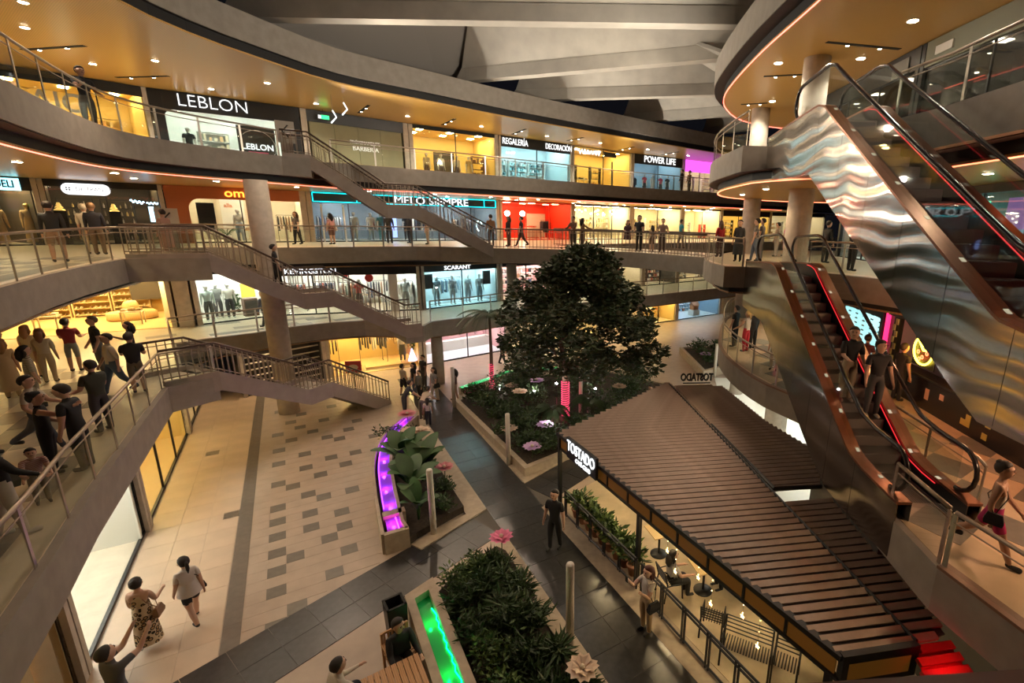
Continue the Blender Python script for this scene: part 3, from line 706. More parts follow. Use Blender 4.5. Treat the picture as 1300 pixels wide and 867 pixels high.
# ------------------------------------------------------------------ cafe pergola
PZ = 2.6
pg = thing('cafe_pergola', 'brown corrugated cafe pergola with black frame and orange valance', 'pergola', (0, 0, 0))
rd = Vector((1, 0.17, 0)).normalized(); rn = Vector((-rd.y, rd.x, 0))
def clip_seg(poly, o):
    """segment of the line {p: p.rn = o} inside polygon"""
    hits = []
    for a, b in zip(poly, poly[1:] + poly[:1]):
        A = a[0] * rn.x + a[1] * rn.y - o; B = b[0] * rn.x + b[1] * rn.y - o
        if (A < 0) != (B < 0):
            f = A / (A - B); x, y = a[0] + (b[0] - a[0]) * f, a[1] + (b[1] - a[1]) * f; hits.append(x * rd.x + y * rd.y)
    return (min(hits), max(hits)) if len(hits) >= 2 else None
def ribbed(poly, name, z, m=M['perg']):
    panel = MB().prism(poly, z - 0.05, z - 0.03).build(name, mat('dark_roof_sheet', (0.05, 0.037, 0.03), 0.6) if m is M['perg'] else m, pg)
    os = [p[0] * rn.x + p[1] * rn.y for p in poly]; o = min(os) + 0.06; n = 0
    while o < max(os):
        h = clip_seg(poly, o)
        if h and h[1] - h[0] > 0.06:
            a = rd * h[0] + rn * o; b = rd * h[1] + rn * o; c = (a + b) / 2
            s = MB().box((0, 0, 0), (h[1] - h[0] + 0.05, 0.115, 0.075), 0, 0.35).build('roof_slat', m, panel); s.location = (c.x, c.y, z); s.rotation_euler.z = math.atan2(rd.y, rd.x)
        o += 0.205
PA, PAP, PB, PC = (-1.25, 13.25), (2.6, 18.1), (4.9, 6.05), (3.63, 5.82)
ribbed([PC, PB, (2.72, 17.9), PAP, PA], 'roof_panel', PZ)
ribbed([(2.85, 17.9), (4.70, 18.0), (5.35, 14.5), (6.1, 12.5), (6.2, 10.75), (4.26, 10.42), (3.55, 14.1)], 'roof_panel', PZ - 0.04)
ribbed([(4.3, 9.95), (5.6, 10.15), (5.55, 6.3), (4.94, 6.1)], 'roof_panel', PZ - 0.04)
M['pergredlit'] = mat('red_lit_roof_sheet', (0.5, 0.03, 0.03), 0.4)  # red light on the roof tail, put into the sheet colour
ribbed([(4.70, 5.35), (5.50, 5.47), (5.58, 6.25), (4.95, 6.05)], 'roof_panel', PZ - 0.15, M['pergredlit'])
# eaves beam: black channel with orange backlit valance panels
LE = [Vector((*PA, 0)), Vector((*PC, 0))]; ld = (LE[1] - LE[0]).normalized(); ln = Vector((-ld.y, ld.x, 0)); la = math.atan2(ld.y, ld.x); LL = (LE[1] - LE[0]).length
def eave(s, z, sz, length, th, name, m, off=0.0):
    c = LE[0] + ld * s + ln * off; o = MB().box((0, 0, 0), (length, th, sz)).build(name, m, pg); o.location = (c.x, c.y, z); o.rotation_euler.z = la; return o
eave(LL / 2, PZ - 0.02, 0.10, LL + 0.1, 0.12, 'eaves_beam', M['black']); eave(LL / 2, PZ - 0.42, 0.06, LL + 0.1, 0.10, 'eaves_beam', M['black'])
M['valance'] = mat('orange_valance', (0.16, 0.065, 0.012), 0.5, emit=(1.0, 0.38, 0.04), estr=0.025)
npan = 10
for i in range(npan):
    eave((i + 0.5) * LL / npan, PZ - 0.23, 0.31, LL / npan - 0.06, 0.03, 'valance_panel', M['valance'])
    eave(i * LL / npan, PZ - 0.23, 0.31, 0.05, 0.08, 'valance_post', M['black'])
MB().prism([PC, PB, (PB[0] + 0.02, PB[1] - 0.1), (PC[0] + 0.02, PC[1] - 0.1)], PZ - 0.5, PZ + 0.05).build('end_beam', M['black'], pg)
e = MB().box((0, 0, 0), (1.05, 0.02, 0.3)).build('valance_panel', M['valance'], pg); e.location = (4.27, 5.84, PZ - 0.25); e.rotation_euler.z = math.atan2(PB[1] - PC[1], PB[0] - PC[0])
for (x, y) in ((-1.21, 13.15), (0.98, 10.2), (3.6, 5.95), (4.85, 6.2), (2.6, 17.7), (0.6, 15.4), (4.2, 10.6), (3.2, 14.2)):
    MB().box((x, y, 1.28), (0.10, 0.10, 2.56), la).build('post', M['black'], pg)
MB().tube([(2.66, 17.9, 2.63), (4.92, 6.05, 2.63)], 0.035, 6).build('roof_seam', M['black'], pg)
MB().tube([(3.5, 14.1, 2.6), (4.22, 10.4, 2.6), (6.2, 10.7, 2.56)], 0.06, 6).build('gutter', M['black'], pg)
# signs of the cafe
sg = eave(1.55, PZ - 0.06, 0.62, 1.55, 0.08, 'sign_board', M['black'], -0.12)
text('TOSTADO', 0.44, M['signw'], sg, (0, -0.05, 0.08), (PI / 2, 0, 0), 'sign_lettering', 0.012, xs=0.70)
text('CAFÉ CLUB', 0.17, M['signw'], sg, (0.12, -0.05, -0.20), (PI / 2, 0, 0), 'sign_lettering', 0.012, xs=0.9)
c = MB().box((0, 0, 0), (1.1, 0.03, 0.04)).build('sign_rail', M['black'], pg); c.location = (3.75, 18.0, PZ + 0.06); c.rotation_euler.z = 0.1 + PI
text('TOSTADO', 0.42, M['blackmat'], c, (0, -0.02, 0.22), (PI / 2, 0, 0), 'sign_lettering', 0.03, xs=0.66, bold=0.012)
# cafe lamps under the roof
for (x, y) in ((0.3, 12.9), (1.9, 10.5), (3.2, 8.0), (2.2, 15.2)):
    lm = MB().lathe([(0.02, 0), (0.09, -0.02), (0.09, -0.06), (0.0001, -0.06)], 12).build('roof_lamp', M['lamp'], pg); lm.location = (x, y, PZ - 0.06)
    point((x, y, PZ - 0.22), 55, (1.0, 0.72, 0.34), 0.1)
spot((5.15, 5.55, 2.78), (5.15, 6.1, 2.3), 4, (1.0, 0.02, 0.03), 140, 0.03)

# black cafe fence of barred panels
def fence(label, a, b, nb, h=0.85, cross=None):
    t = thing('cafe_fence', label, 'fence', (*a, 0), math.atan2(b[1] - a[1], b[0] - a[0]), 'black fence panels of the cafe')
    L = math.hypot(b[0] - a[0], b[1] - a[1])
    for z in (0.08, h - 0.1, h): MB().tube([(0, 0, z), (L, 0, z)], 0.026, 6).build('rail', M['black'], t)
    for i in range(nb):
        for e in (0.02, 0.10): MB().box((L * i / (nb - 1) + e - 0.06, 0, h / 2), (0.035, 0.035, h)).build('upright', M['black'], t)
    return t
fence('black fence with potted shrubs behind it', G(6.2, 11.4), G(6.25, 7.9), 6)
fence('black fence along the terrace tables', G(6.22, 7.6), G(6.1, 3.1), 7, 0.9)
fr = MB().sweep([G(6.05, 12.2), G(6.1, 1.5)], [(-0.28, 0), (-0.28, 0.012), (0.25, 0.012), (0.25, 0)]).build('terrace_curb', M['curb'], fl)
mb = MB().prism([G(6.35, 12.2), G(6.35, 1.0), (6.3, 3.0), (6.3, 15), (4, 18.2), (2.6, 18.1)], -0.004, 0.006).build('terrace_floor', mat('terrace_tile', (0.50, 0.40, 0.26), 0.45, noise=(1.4, 0.25)), fl)
# ------------------------------------------------------------------ planters, water channels
M['purple'] = mat('purple_lit_water', (0.34, 0.08, 0.80), 0.15, bump=(14, 0.5))  # purple LED light put into the water's base colour
M['greenw'] = mat('green_lit_water', (0.02, 0.42, 0.12), 0.15, bump=(14, 0.5))  # green LED tint likewise carried by the base colour
M['ledpur'] = emis('led_purple', (0.45, 0.05, 1.0), 3.0)
M['ledmag'] = emis('led_magenta', (0.9, 0.05, 0.9), 3.0)
M['ledgrn'] = emis('led_green', (0.0, 1.0, 0.25), 3.5)
def uvp(l): return [G(u, v) for u, v in l]
def loopwall(outer, inner, z, name, m, parent, z0=0.0):
    mb = MB(); k = len(outer)
    vs = [(x, y, z0) for x, y in outer] + [(x, y, z) for x, y in outer] + [(x, y, z) for x, y in inner] + [(x, y, z0) for x, y in inner]
    fs = []
    for i in range(k):
        j = (i + 1) % k
        for a in range(3): fs.append((a * k + i, a * k + j, (a + 1) * k + j, (a + 1) * k + i))
    return mb.add(vs, fs).build(name, m, parent)
def shrink(poly, d):
    return [tuple(p) for p in offset_closed(poly, d)]
def offset_closed(poly, d):
    a = sum(poly[i][0] * poly[(i + 1) % len(poly)][1] - poly[(i + 1) % len(poly)][0] * poly[i][1] for i in range(len(poly)))
    N = normals2(poly, True); s = 1 if a > 0 else -1
    return [(p[0] + n[0] * d * s, p[1] + n[1] * d * s) for p, n in zip(poly, N)]

# planter with the curved purple channel
pa = thing('planter', 'curved stone planter with purple lit water channel and big leaves', 'planter', (*G(2.8, 15), 0))
pa.location = (0, 0, 0)
oc = crv([(1.28, 12.4), (1.33, 13.4), (1.45, 15.0), (1.63, 16.6), (1.95, 18.0), (2.5, 19.2), (3.3, 20.3)], 0.4)
ic = [(u + 0.52, v - 0.06 * (v - 12.4) / 8) for u, v in oc]; ic[0] = (1.86, 12.4)
chan_o = uvp([(u, v) for u, v in oc] + [(u, v) for u, v in ic[::-1]])
mb = MB()
mb.sweep([p for p in uvp(oc)][::-1], [(0, 0), (0, 0.6), (-0.09, 0.6), (-0.09, 0)]); mb.sweep(uvp(ic), [(-0.03, 0), (-0.03, 0.6), (0.06, 0.6), (0.06, 0)])
for j in (0, -1):
    a, b = G(*oc[j]), G(*ic[j]); mb.box(((a[0] + b[0]) / 2, (a[1] + b[1]) / 2, 0.3), (0.62, 0.14, 0.6), math.atan2(b[1] - a[1], b[0] - a[0]))
a, b = G(1.42, 13.35), G(1.92, 13.35); mb.box(((a[0] + b[0]) / 2, (a[1] + b[1]) / 2, 0.3), (0.6, 0.25, 0.6), UA)
mb.build('channel_wall', M['curb'], pa)
wi = [(u + 0.09, v) for u, v in oc]; wo = [(u + 0.47, v - 0.04) for u, v in oc]
wt = MB().prism(uvp(wi + wo[::-1]), 0.30, 0.50).build('water', M['purple'], pa)
MB().tube([(*G(u + 0.115, v), 0.52) for u, v in oc if v > 13.5], 0.014, 6).build('led_strip', M['ledpur'], pa)
MB().tube([(*G(u + 0.38, v), 0.50) for u, v in oc if v < 13.25] + [(*G(1.68, 13.2), 0.50)], 0.018, 6).build('led_strip', M['ledmag'], pa)
for (u, v) in ((1.66, 13.9), (1.70, 14.9), (1.80, 15.9), (1.98, 17.0), (2.3, 18.0), (2.75, 19.0), (3.2, 19.8)): point((*G(u, v), 0.60), 3.5, (0.45, 0.05, 1.0), 0.05)
point((*G(1.58, 12.9), 0.60), 3.5, (0.9, 0.05, 0.8), 0.05)
MB().prism(uvp(ic + [(3.55, 20.2), (3.62, 13.2), (2.1, 12.6)]), 0.0, 0.22).build('soil_bed', M['soil'], pa)
MB().prism(uvp([(3.62, 13.0), (3.55, 20.4), (3.9, 21.4), (4.25, 21.5), (4.25, 12.95), (2.1, 12.05), (1.9, 12.4)]), 0.0, 0.05).build('border', M['curb'], pa)

# big planter with the trees
pb = thing('planter', 'large stone planter of flowering shrubs around the tree', 'planter')
pbo = [(-2.62, 15.15), (-6.95, 21.45), (-6.7, 22.9), (-5.0, 25.3), (0.0, 27.0), (3.6, 24.6), (2.5, 19.6), (-1.5, 16.25)]
loopwall(pbo, offset_closed(pbo, 0.2), 0.35, 'planter_wall', M['curb'], pb)
MB().prism(offset_closed(pbo, 0.2), 0.0, 0.27).build('soil_bed', M['soil'], pb)
MB().prism(uvp([(5.88, 13.75), (5.88, 22.0), (6.15, 22.0), (6.17, 14.15), (7.9, 14.85), (8.1, 14.55)]), 0.0, 0.03).build('border', M['curb'], pb)
gw = thing('water_channel', 'green lit water channel at the far end of the big planter', 'fountain')
MB().sweep([(-6.9, 22.9), (-5.1, 25.6), (-2.5, 26.6)], [(0.05, 0), (0.05, 0.4), (0.5, 0.4), (0.5, 0)]).build('channel_wall', M['curb'], gw)
MB().sweep([(-6.9, 22.9), (-5.1, 25.6), (-2.5, 26.6)], [(0.12, 0.40), (0.12, 0.43), (0.43, 0.43), (0.43, 0.40)]).build('water', mat('green_glow_water', (0.0, 0.12, 0.04), 0.15, emit=(0.02, 0.6, 0.15), estr=0.5), gw)  # green LED light put in as glow of the water itself

# front planter and its green channel
pc = thing('planter', 'planter of ferns and leafy shrubs beside the green water channel', 'planter')
MB().prism(uvp([(2.0, 10.0), (2.75, 10.55), (3.8, 10.9), (3.95, 10.6), (3.95, 2.5), (2.0, 2.5)]), 0.0, 0.22).build('soil_bed', M['soil'], pc)
MB().prism(uvp([(3.95, 2.0), (3.95, 10.75), (2.6, 10.3), (1.97, 10.2), (4.27, 11.25), (4.27, 2.0)]), 0.0, 0.06).build('border', M['curb'], pc)
MB().prism(uvp([(3.8, 2.0), (3.8, 8.6), (3.95, 8.7), (3.95, 2.0)]), 0.0, 0.25).build('curb_wall', M['curb'], pc)
gc = thing('water_channel', 'long stone trough of green lit water beside the teak table', 'fountain')
o_ = uvp([(1.3, 2.0), (1.3, 9.93), (1.98, 10.2), (1.98, 2.0)]); i_ = uvp([(1.47, 2.1), (1.47, 9.72), (1.8, 9.84), (1.8, 2.1)])
loopwall(o_, i_, 0.55, 'channel_wall', M['curb'], gc)
MB().prism(i_, 0.1, 0.38).build('water', M['greenw'], gc)
zz = [(*G(1.77 + 0.012 * ((k * 7) % 5 - 2), 9.4 - 0.12 * k), 0.41) for k in range(58)]
MB().tube(zz, 0.014, 5).build('led_strip', M['ledgrn'], gc)
for v in (9.0, 7.6, 6.2): point((*G(1.62, v), 0.52), 1.6, (0.0, 1.0, 0.25), 0.04)

# far planter at the island foot
pf = thing('planter', 'small stone planter under the rounded island', 'planter')
pfo = [(5.85, 26.4), (5.3, 31.9), (8.2, 32.6), (8.6, 28.6)]
loopwall(pfo, offset_closed(pfo, 0.2), 0.5, 'planter_wall', M['curb'], pf); MB().prism(offset_closed(pfo, 0.2), 0, 0.4).build('soil_bed', M['soil'], pf)

# bollard lamps
bm = MB().lathe([(0.085, 0), (0.085, 1.98), (0.075, 2.01), (0.0001, 2.02)], 18).mesh('bollard'); bm.materials.append(M['offwhite'])
bm.polygons.foreach_set('use_smooth', [True] * len(bm.polygons))
for (u, v, l) in ((2.56, 12.56, 'tall pale bollard on the border of the purple planter'), (4.06, 7.27, 'tall pale bollard between the ferns and the slate walk'), (5.93, 15.29, 'tall pale bollard beside the big planter corner'), (5.82, 21.85, 'tall pale bollard at the far end of the slate walk'), (10.38, 17.69, 'tall pale bollard behind the pergola roof'), (20.25, 18.97, 'tall pale bollard by the small far planter')):
    o = link('bollard', bm); o.location = (*G(u, v), 0.05 if v < 13 else 0.0); tag(o, l, 'bollard', 'pale bollards')

# ------------------------------------------------------------------ plants
def leafmesh(name, pts, size, mats, seed=0, aspect=2.2, droop=0.3):
    """many small leaves (two triangles each, folded) at the given points"""
    rg = np.random.default_rng(seed); n = len(pts); P = np.array(pts)
    d = rg.normal(size=(n, 3)); d[:, 2] = np.abs(d[:, 2]) * 0.5 - droop; d /= np.linalg.norm(d, axis=1)[:, None]
    r = rg.normal(size=(n, 3)); s = np.cross(d, r); s /= np.linalg.norm(s, axis=1)[:, None]
    L = size * rg.uniform(0.6, 1.3, n)[:, None]; W = L / aspect
    v = np.stack([P, P + d * L * 0.5 + s * W * 0.5, P + d * L, P + d * L * 0.5 - s * W * 0.5], 1).reshape(-1, 3)
    me = bpy.data.meshes.new(name); i = np.arange(n) * 4
    me.from_pydata(v.tolist(), [], np.stack([i, i + 1, i + 2, i + 3], 1).tolist())
    for m in mats: me.materials.append(m)
    if len(mats) > 1: me.polygons.foreach_set('material_index', rg.integers(0, len(mats), n).tolist())
    return me
def blob_points(blobs, n, seed, shell=0.55):
    rg = np.random.default_rng(seed); out = []
    vol = np.array([b[1] ** 2 for b in blobs]); cnt = (vol / vol.sum() * n).astype(int)
    for (c, r, sz), k in zip(blobs, cnt):
        d = rg.normal(size=(k, 3)); d /= np.linalg.norm(d, axis=1)[:, None]
        q = d * (r * rg.uniform(shell, 1, k) ** 0.6)[:, None]; q[:, 2] *= sz
        out.append(q + np.array(c))
    return np.concatenate(out)

# the plaza tree
tr = thing('tree', 'broad dark leafy tree with pink lights wound round its trunk', 'tree', (-1.6, 20.0, 0.2))
rg = random.Random(11)
tk = MB(); tk.tube([(0, 0, 0), (0.03, 0.02, 0.9), (0.0, 0.05, 1.7), (-0.1, 0.1, 2.6), (-0.2, 0.1, 3.6), (-0.25, 0.1, 4.8), (-0.2, 0.1, 6.2)], [0.16, 0.14, 0.13, 0.12, 0.10, 0.07, 0.03], 10)
blobs = []
for k in range(78):
    a = rg.uniform(0, 2 * PI); z = rg.uniform(2.2, 7.15); f = math.sin(min(1, (7.6 - z) / 4.2) * PI / 2) * (0.55 + 0.45 * min(1, (z - 1.2) / 1.6))
    r = rg.uniform(0.2, 1.0) ** 0.6 * 3.9 * f
    c = (math.cos(a) * r * 0.86 + 0.5, math.sin(a) * r * 0.9, z)
    if math.hypot(c[0], c[1]) < 1.3 and z < 2.9: continue
    blobs.append((c, rg.uniform(0.45, 0.95), 0.72))
    if k % 2 == 0: tk.tube([(-0.15, 0.1, max(1.9, z - 1.5)), (c[0] * 0.5, c[1] * 0.5, z - 0.5), c], [0.05, 0.035, 0.012], 5)
blobs += [((2.5, 0.0, 5.6), 0.85, 0.7), ((2.9, 0.3, 4.6), 0.9, 0.7), ((3.1, -0.3, 3.7), 0.85, 0.7), ((-1.7, 0.1, 5.7), 0.75, 0.7), ((1.6, -1.0, 3.0), 0.8, 0.7), ((2.3, -0.8, 4.4), 0.8, 0.7), ((3.4, -0.6, 2.7), 0.8, 0.6), ((3.9, 0.3, 3.1), 0.6, 0.6), ((-2.0, 0.2, 3.2), 0.8, 0.8), ((-2.3, -0.4, 4.6), 0.6, 0.8), ((2.9, 0.6, 2.4), 0.6, 0.6)]
tk.build('trunk', M['bark'], tr, True)
link('crown', leafmesh('crown', blob_points(blobs, 29000, 5), 0.24, [M['leaf'], M['leaf'], mat('leaf_brown_green', (0.06, 0.065, 0.025), 0.5)], 5), tr)
M['pinkled'] = emis('pink_string', (1.0, 0.07, 0.16), 0.8)
sp = [(0.175 * math.cos(a), 0.175 * math.sin(a), 0.1 + a * 0.0165) for a in [i * 0.5 for i in range(200)]]
MB().tube(sp, 0.022, 4).build('light_string', M['pinkled'], tr)
point((-1.6, 19.6, 1.0), 10, (1.0, 0.1, 0.2), 0.2)

# palm with pink lit trunk
def frond(mb, a, L, rise, droop, nl=24, w=0.42):
    ca, sa = math.cos(a), math.sin(a); P = []
    for i in range(9):
        t = i / 8; P.append(Vector((ca * L * t, sa * L * t, rise * t - droop * t * t)))
    mb.tube(P, [0.02 * (1 - 0.8 * i / 8) for i in range(9)], 4)
    for i in range(nl):
        t = 0.12 + 0.88 * i / nl; j = min(7, int(t * 8)); p = P[j].lerp(P[j + 1], t * 8 - j)
        for s in (-1, 1):
            q = p + Vector((-sa * s, ca * s, -0.55)).normalized() * w * (1.1 - 0.6 * t) + Vector((ca, sa, 0)) * 0.12
            mb.add([p, p + Vector((ca, sa, 0)) * 0.07, q], [(0, 1, 2)])
def palm(label, loc, h, nf, L, trunk_m, seed, rise=0.9):
    t = thing('palm', label, 'palm', loc, 0, 'palms in the big planter'); rg = random.Random(seed)
    MB().tube([(0, 0, 0), (0.02, 0.01, h * 0.5), (0, 0, h)], [0.10, 0.085, 0.06], 8).build('trunk', trunk_m, t, True)
    for i in range(nf):
        mb = MB(); frond(mb, 2 * PI * i / nf + rg.uniform(-0.2, 0.2), L * rg.uniform(0.8, 1.1), rise * rg.uniform(0.5, 1.3), rise * rg.uniform(1.1, 1.7))
        f = mb.build('frond', M['leaf'], t); f.location.z = h
    return t
pt = palm('slender palm with pink lit trunk beside the tree', (-5.63, 23.3, 0.2), 4.0, 17, 1.5, M['bark'], 2)
MB().tube([(0.115 * math.cos(a), 0.115 * math.sin(a), 0.1 + a * 0.018) for a in [i * 0.5 for i in range(150)]], 0.018, 4).build('light_string', M['pinkled'], pt)
palm('bare trunked young palm lit white in the big planter', (-2.0, 18.6, 0.2), 0.9, 10, 0.8, M['bark'], 4, 0.9)
palm('spiky pale palm beside the pink trunk', (-0.55, 19.4, 0.2), 1.0, 10, 0.8, mat('pale_bark', (0.4, 0.38, 0.36), 0.8), 6, 1.0)

def bush(label, loc, r, h, n, mats, size, seed, group, name='shrub', cat='shrub', blobsn=7):
    asp = 6.5 if name == 'fern' else 2.6
    if name == 'fern': n = int(n * 1.25); h *= 0.7 + 0.6 * ((seed * 7) % 10) / 10
    t = thing(name, label, cat, loc, 0, group); rg = random.Random(seed)
    bl = [((rg.uniform(-r, r) * 0.55, rg.uniform(-r, r) * 0.55, h * rg.uniform(0.3, 0.75)), r * rg.uniform(0.4, 0.65), h / (1.6 * r)) for _ in range(blobsn)]
    link('foliage', leafmesh('foliage', blob_points(bl, n, seed, 0.2), size, mats, seed, asp, -0.1), t)
    mb = MB()
    for k in range(5):
        a = k * 1.256; mb.tube([(0, 0, 0), (math.cos(a) * r * 0.3, math.sin(a) * r * 0.3, h * 0.6)], [0.012, 0.005], 4)
    mb.build('stems', M['bark'], t)
    return t
BG = 'shrubs in the big planter'
k = 0
for (x, y, r, h) in ((-5.9, 21.6, 0.7, 0.8), (-5.0, 20.6, 0.8, 0.9), (-4.2, 19.4, 0.7, 0.8), (-3.4, 17.9, 0.8, 0.9), (-2.6, 16.6, 0.7, 0.7), (-1.7, 17.0, 0.8, 0.8), (-4.6, 22.4, 0.9, 1.2), (-3.4, 20.8, 0.9, 1.1), (-2.6, 19.2, 0.8, 1.0), (-0.9, 18.2, 0.8, 1.0), (0.3, 19.6, 0.9, 1.2), (-3.2, 23.0, 1.0, 1.6), (-1.0, 22.0, 1.1, 1.5), (1.0, 21.6, 1.0, 1.3), (-4.0, 24.2, 1.0, 1.5), (1.6, 23.6, 1.0, 1.5), (-1.5, 24.8, 1.1, 1.6)):
    bush('dark low shrub crowded under the tree in the big planter', (x, y, 0.25), r * 1.15, h, 1150, [M['leaf'], M['leaf'], M['leaf2']], 0.17, 20 + k, BG); k += 1
for (x, y, r, h) in ((6.6, 28.5, 0.8, 0.9), (6.3, 30.6, 0.8, 0.9), (7.6, 30.0, 0.8, 1.1)):
    bush('green shrub in the small far planter', (x, y, 0.4), r, h, 500, [M['leaf'], M['leaf2']], 0.2, 50 + k, 'shrubs in the far planter'); k += 1
FG = 'leafy plants in the fern planter'
for (u, v, r, h, lm) in ((2.5, 10.0, 0.42, 0.55, 1), (3.1, 10.2, 0.4, 0.5, 1), (3.5, 9.9, 0.4, 0.5, 0), (2.4, 9.2, 0.5, 0.55, 0), (3.0, 9.2, 0.5, 0.6, 0), (3.5, 9.0, 0.45, 0.5, 0), (2.4, 8.3, 0.5, 0.6, 0), (3.05, 8.2, 0.5, 0.6, 0), (3.5, 8.0, 0.4, 0.5, 0), (2.35, 7.5, 0.45, 0.6, 1), (3.0, 7.3, 0.5, 0.6, 0), (3.5, 7.0, 0.4, 0.5, 0), (2.4, 6.6, 0.5, 0.6, 1), (3.1, 6.3, 0.5, 0.6, 0), (2.5, 5.7, 0.5, 0.6, 0), (3.3, 5.4, 0.5, 0.55, 0), (3.6, 6.1, 0.35, 0.5, 0)):
    bush('pale green leafy plant in the fern planter' if lm else 'feathery dark green fern in the fern planter', (*G(u, v), 0.2), r, h, 520, [M['leaf3'], M['leaf2']] if lm else [M['leaf2'], M['leaf']], 0.12 if lm else 0.26, 80 + k, FG, 'leafy_plant' if lm else 'fern', 'plant'); k += 1
for (u, v, r, h) in ((2.6, 19.2, 0.55, 0.7), (3.1, 18.6, 0.5, 0.6), (3.1, 13.4, 0.45, 0.45), (3.3, 14.4, 0.4, 0.4), (2.5, 17.6, 0.5, 0.6), (3.2, 17.3, 0.4, 0.5)):
    bush('small leafed shrub among the big leaves', (*G(u, v), 0.2), r, h, 420, [M['leaf2'], M['leaf']], 0.13, 120 + k, 'low shrubs in the purple planter'); k += 1

# big paddle-leaved plants
def bigleaf(mb, L, W, tilt, az, stem):
    ca, sa = math.cos(az), math.sin(az); pts = []; P = []
    for i in range(8):
        t = i / 7; a = tilt - 0.9 * t
        r = sum(math.cos(tilt - 0.9 * (j / 7)) for j in range(i)) * L / 7; z = stem + sum(math.sin(tilt - 0.9 * (j / 7)) for j in range(i)) * L / 7
        P.append((0.25 * math.cos(tilt) * stem + r, z, W * (0.08 + math.sin(PI * min(1, t * 0.93 + 0.05)) ** 0.8) / 2))
    vs = []
    for r, z, hw in P:
        for s, dz in ((-1, 0.25), (0, 0.0), (1, 0.25)): vs.append((ca * r - sa * s * hw, sa * r + ca * s * hw, z + dz * hw))
    fs = []
    for i in range(7): fs += [(3 * i, 3 * i + 1, 3 * i + 4, 3 * i + 3), (3 * i + 1, 3 * i + 2, 3 * i + 5, 3 * i + 4)]
    mb.add(vs, fs); mb.tube([(0, 0, 0), (ca * P[0][0] * 0.6, sa * P[0][0] * 0.6, stem * 0.7), (ca * P[0][0], sa * P[0][0], P[0][1])], [0.03, 0.022, 0.015], 5)
def paddle(label, u, v, n, seed, s=1.0):
    t = thing('banana_plant', label, 'plant', (*G(u, v), 0.2), 0, 'paddle leaved plants in the purple planter'); rg = random.Random(seed)
    for i in range(n):
        mb = MB(); bigleaf(mb, s * rg.uniform(0.8, 1.15), s * rg.uniform(0.38, 0.52), rg.uniform(0.6, 1.3), 2 * PI * i / n + rg.uniform(-0.3, 0.3), s * rg.uniform(0.35, 0.8))
        mb.build('leaf', mat('paddle_leaf', (0.028, 0.085, 0.016), 0.5, noise=(2, 0.25)) if i % 3 else M['leaf2'], t, True)
for q, (u, v, n, s) in enumerate(((2.35, 14.3, 8, 1.0), (2.9, 15.3, 8, 1.1), (2.5, 16.4, 8, 1.05), (2.3, 13.2, 6, 0.75), (3.2, 16.3, 7, 0.9))):
    paddle(('broad paddle leaved plant hanging over the purple channel', 'tall paddle leaved plant in the planter middle', 'paddle leaved plant behind the tallest one', 'low paddle leaved plant by the trough end', 'paddle leaved plant beside the slate walk')[q], u, v, n, q, s)

# giant paper flowers
def flower(label, loc, r, m, seed, h=0.6, tilt=0.0, nl=11):
    t = thing('giant_flower', label, 'flower', loc, 0, 'giant decorative flowers'); rg = random.Random(seed)
    MB().tube([(0, 0, -0.15), (0.01, 0, h)], 0.012, 5).build('stem', M['leaf2'], t)
    for ring, (k, rr, up) in enumerate(((nl, r, 0.25), (nl - 3, r * 0.7, 0.75))):
        for i in range(k):
            a = 2 * PI * i / k + ring * 0.3 + rg.uniform(-0.1, 0.1); ca, sa = math.cos(a), math.sin(a); W = rr * 0.36; up2 = up * rg.uniform(0.7, 1.3)
            vs = [(0, 0, h), (ca * rr * 0.55 - sa * W, sa * rr * 0.55 + ca * W, h + up2 * rr * 0.45), (ca * rr * 0.95, sa * rr * 0.95, h + up2 * rr * 0.5), (ca * rr * 0.55 + sa * W, sa * rr * 0.55 - ca * W, h + up2 * rr * 0.45), (ca * rr * 0.55, sa * rr * 0.55, h + up2 * rr * 0.3)]
            MB().add(vs, [(0, 1, 4), (1, 2, 4), (2, 3, 4), (3, 0, 4)]).build('petal', m, t)
    MB().ball((0, 0, h + 0.05), r * 0.16, 8).build('flower_centre', M['plaster'], t)
FP = mat('petal_pink', (0.72, 0.18, 0.34), 0.6); FL = mat('petal_lilac', (0.62, 0.42, 0.72), 0.6); FWH = mat('petal_cream', (0.66, 0.50, 0.38), 0.6); FR = mat('petal_rose', (0.62, 0.22, 0.26), 0.6)
flower('large pink paper flower at the tip of the fern planter', (*G(3.75, 10.35), 0.25), 0.34, FP, 1)
flower('pale cream paper flower by the tall bollard', (*G(3.7, 6.15), 0.25), 0.34, FWH, 2, 0.45)
flower('rosy paper flower over the tip of the purple channel', (*G(3.35, 19.9), 0.25), 0.42, FR, 3, 0.6)
flower('cream paper flower behind the paddle leaves', (*G(3.35, 17.4), 0.2), 0.4, FWH, 4, 0.9)
flower('dark rose paper flower beside the slate walk', (*G(3.45, 14.6), 0.2), 0.34, FR, 5, 0.7)
flower('second cream paper flower behind the paddle leaves', (*G(3.0, 17.9), 0.2), 0.3, FWH, 6, 0.8)
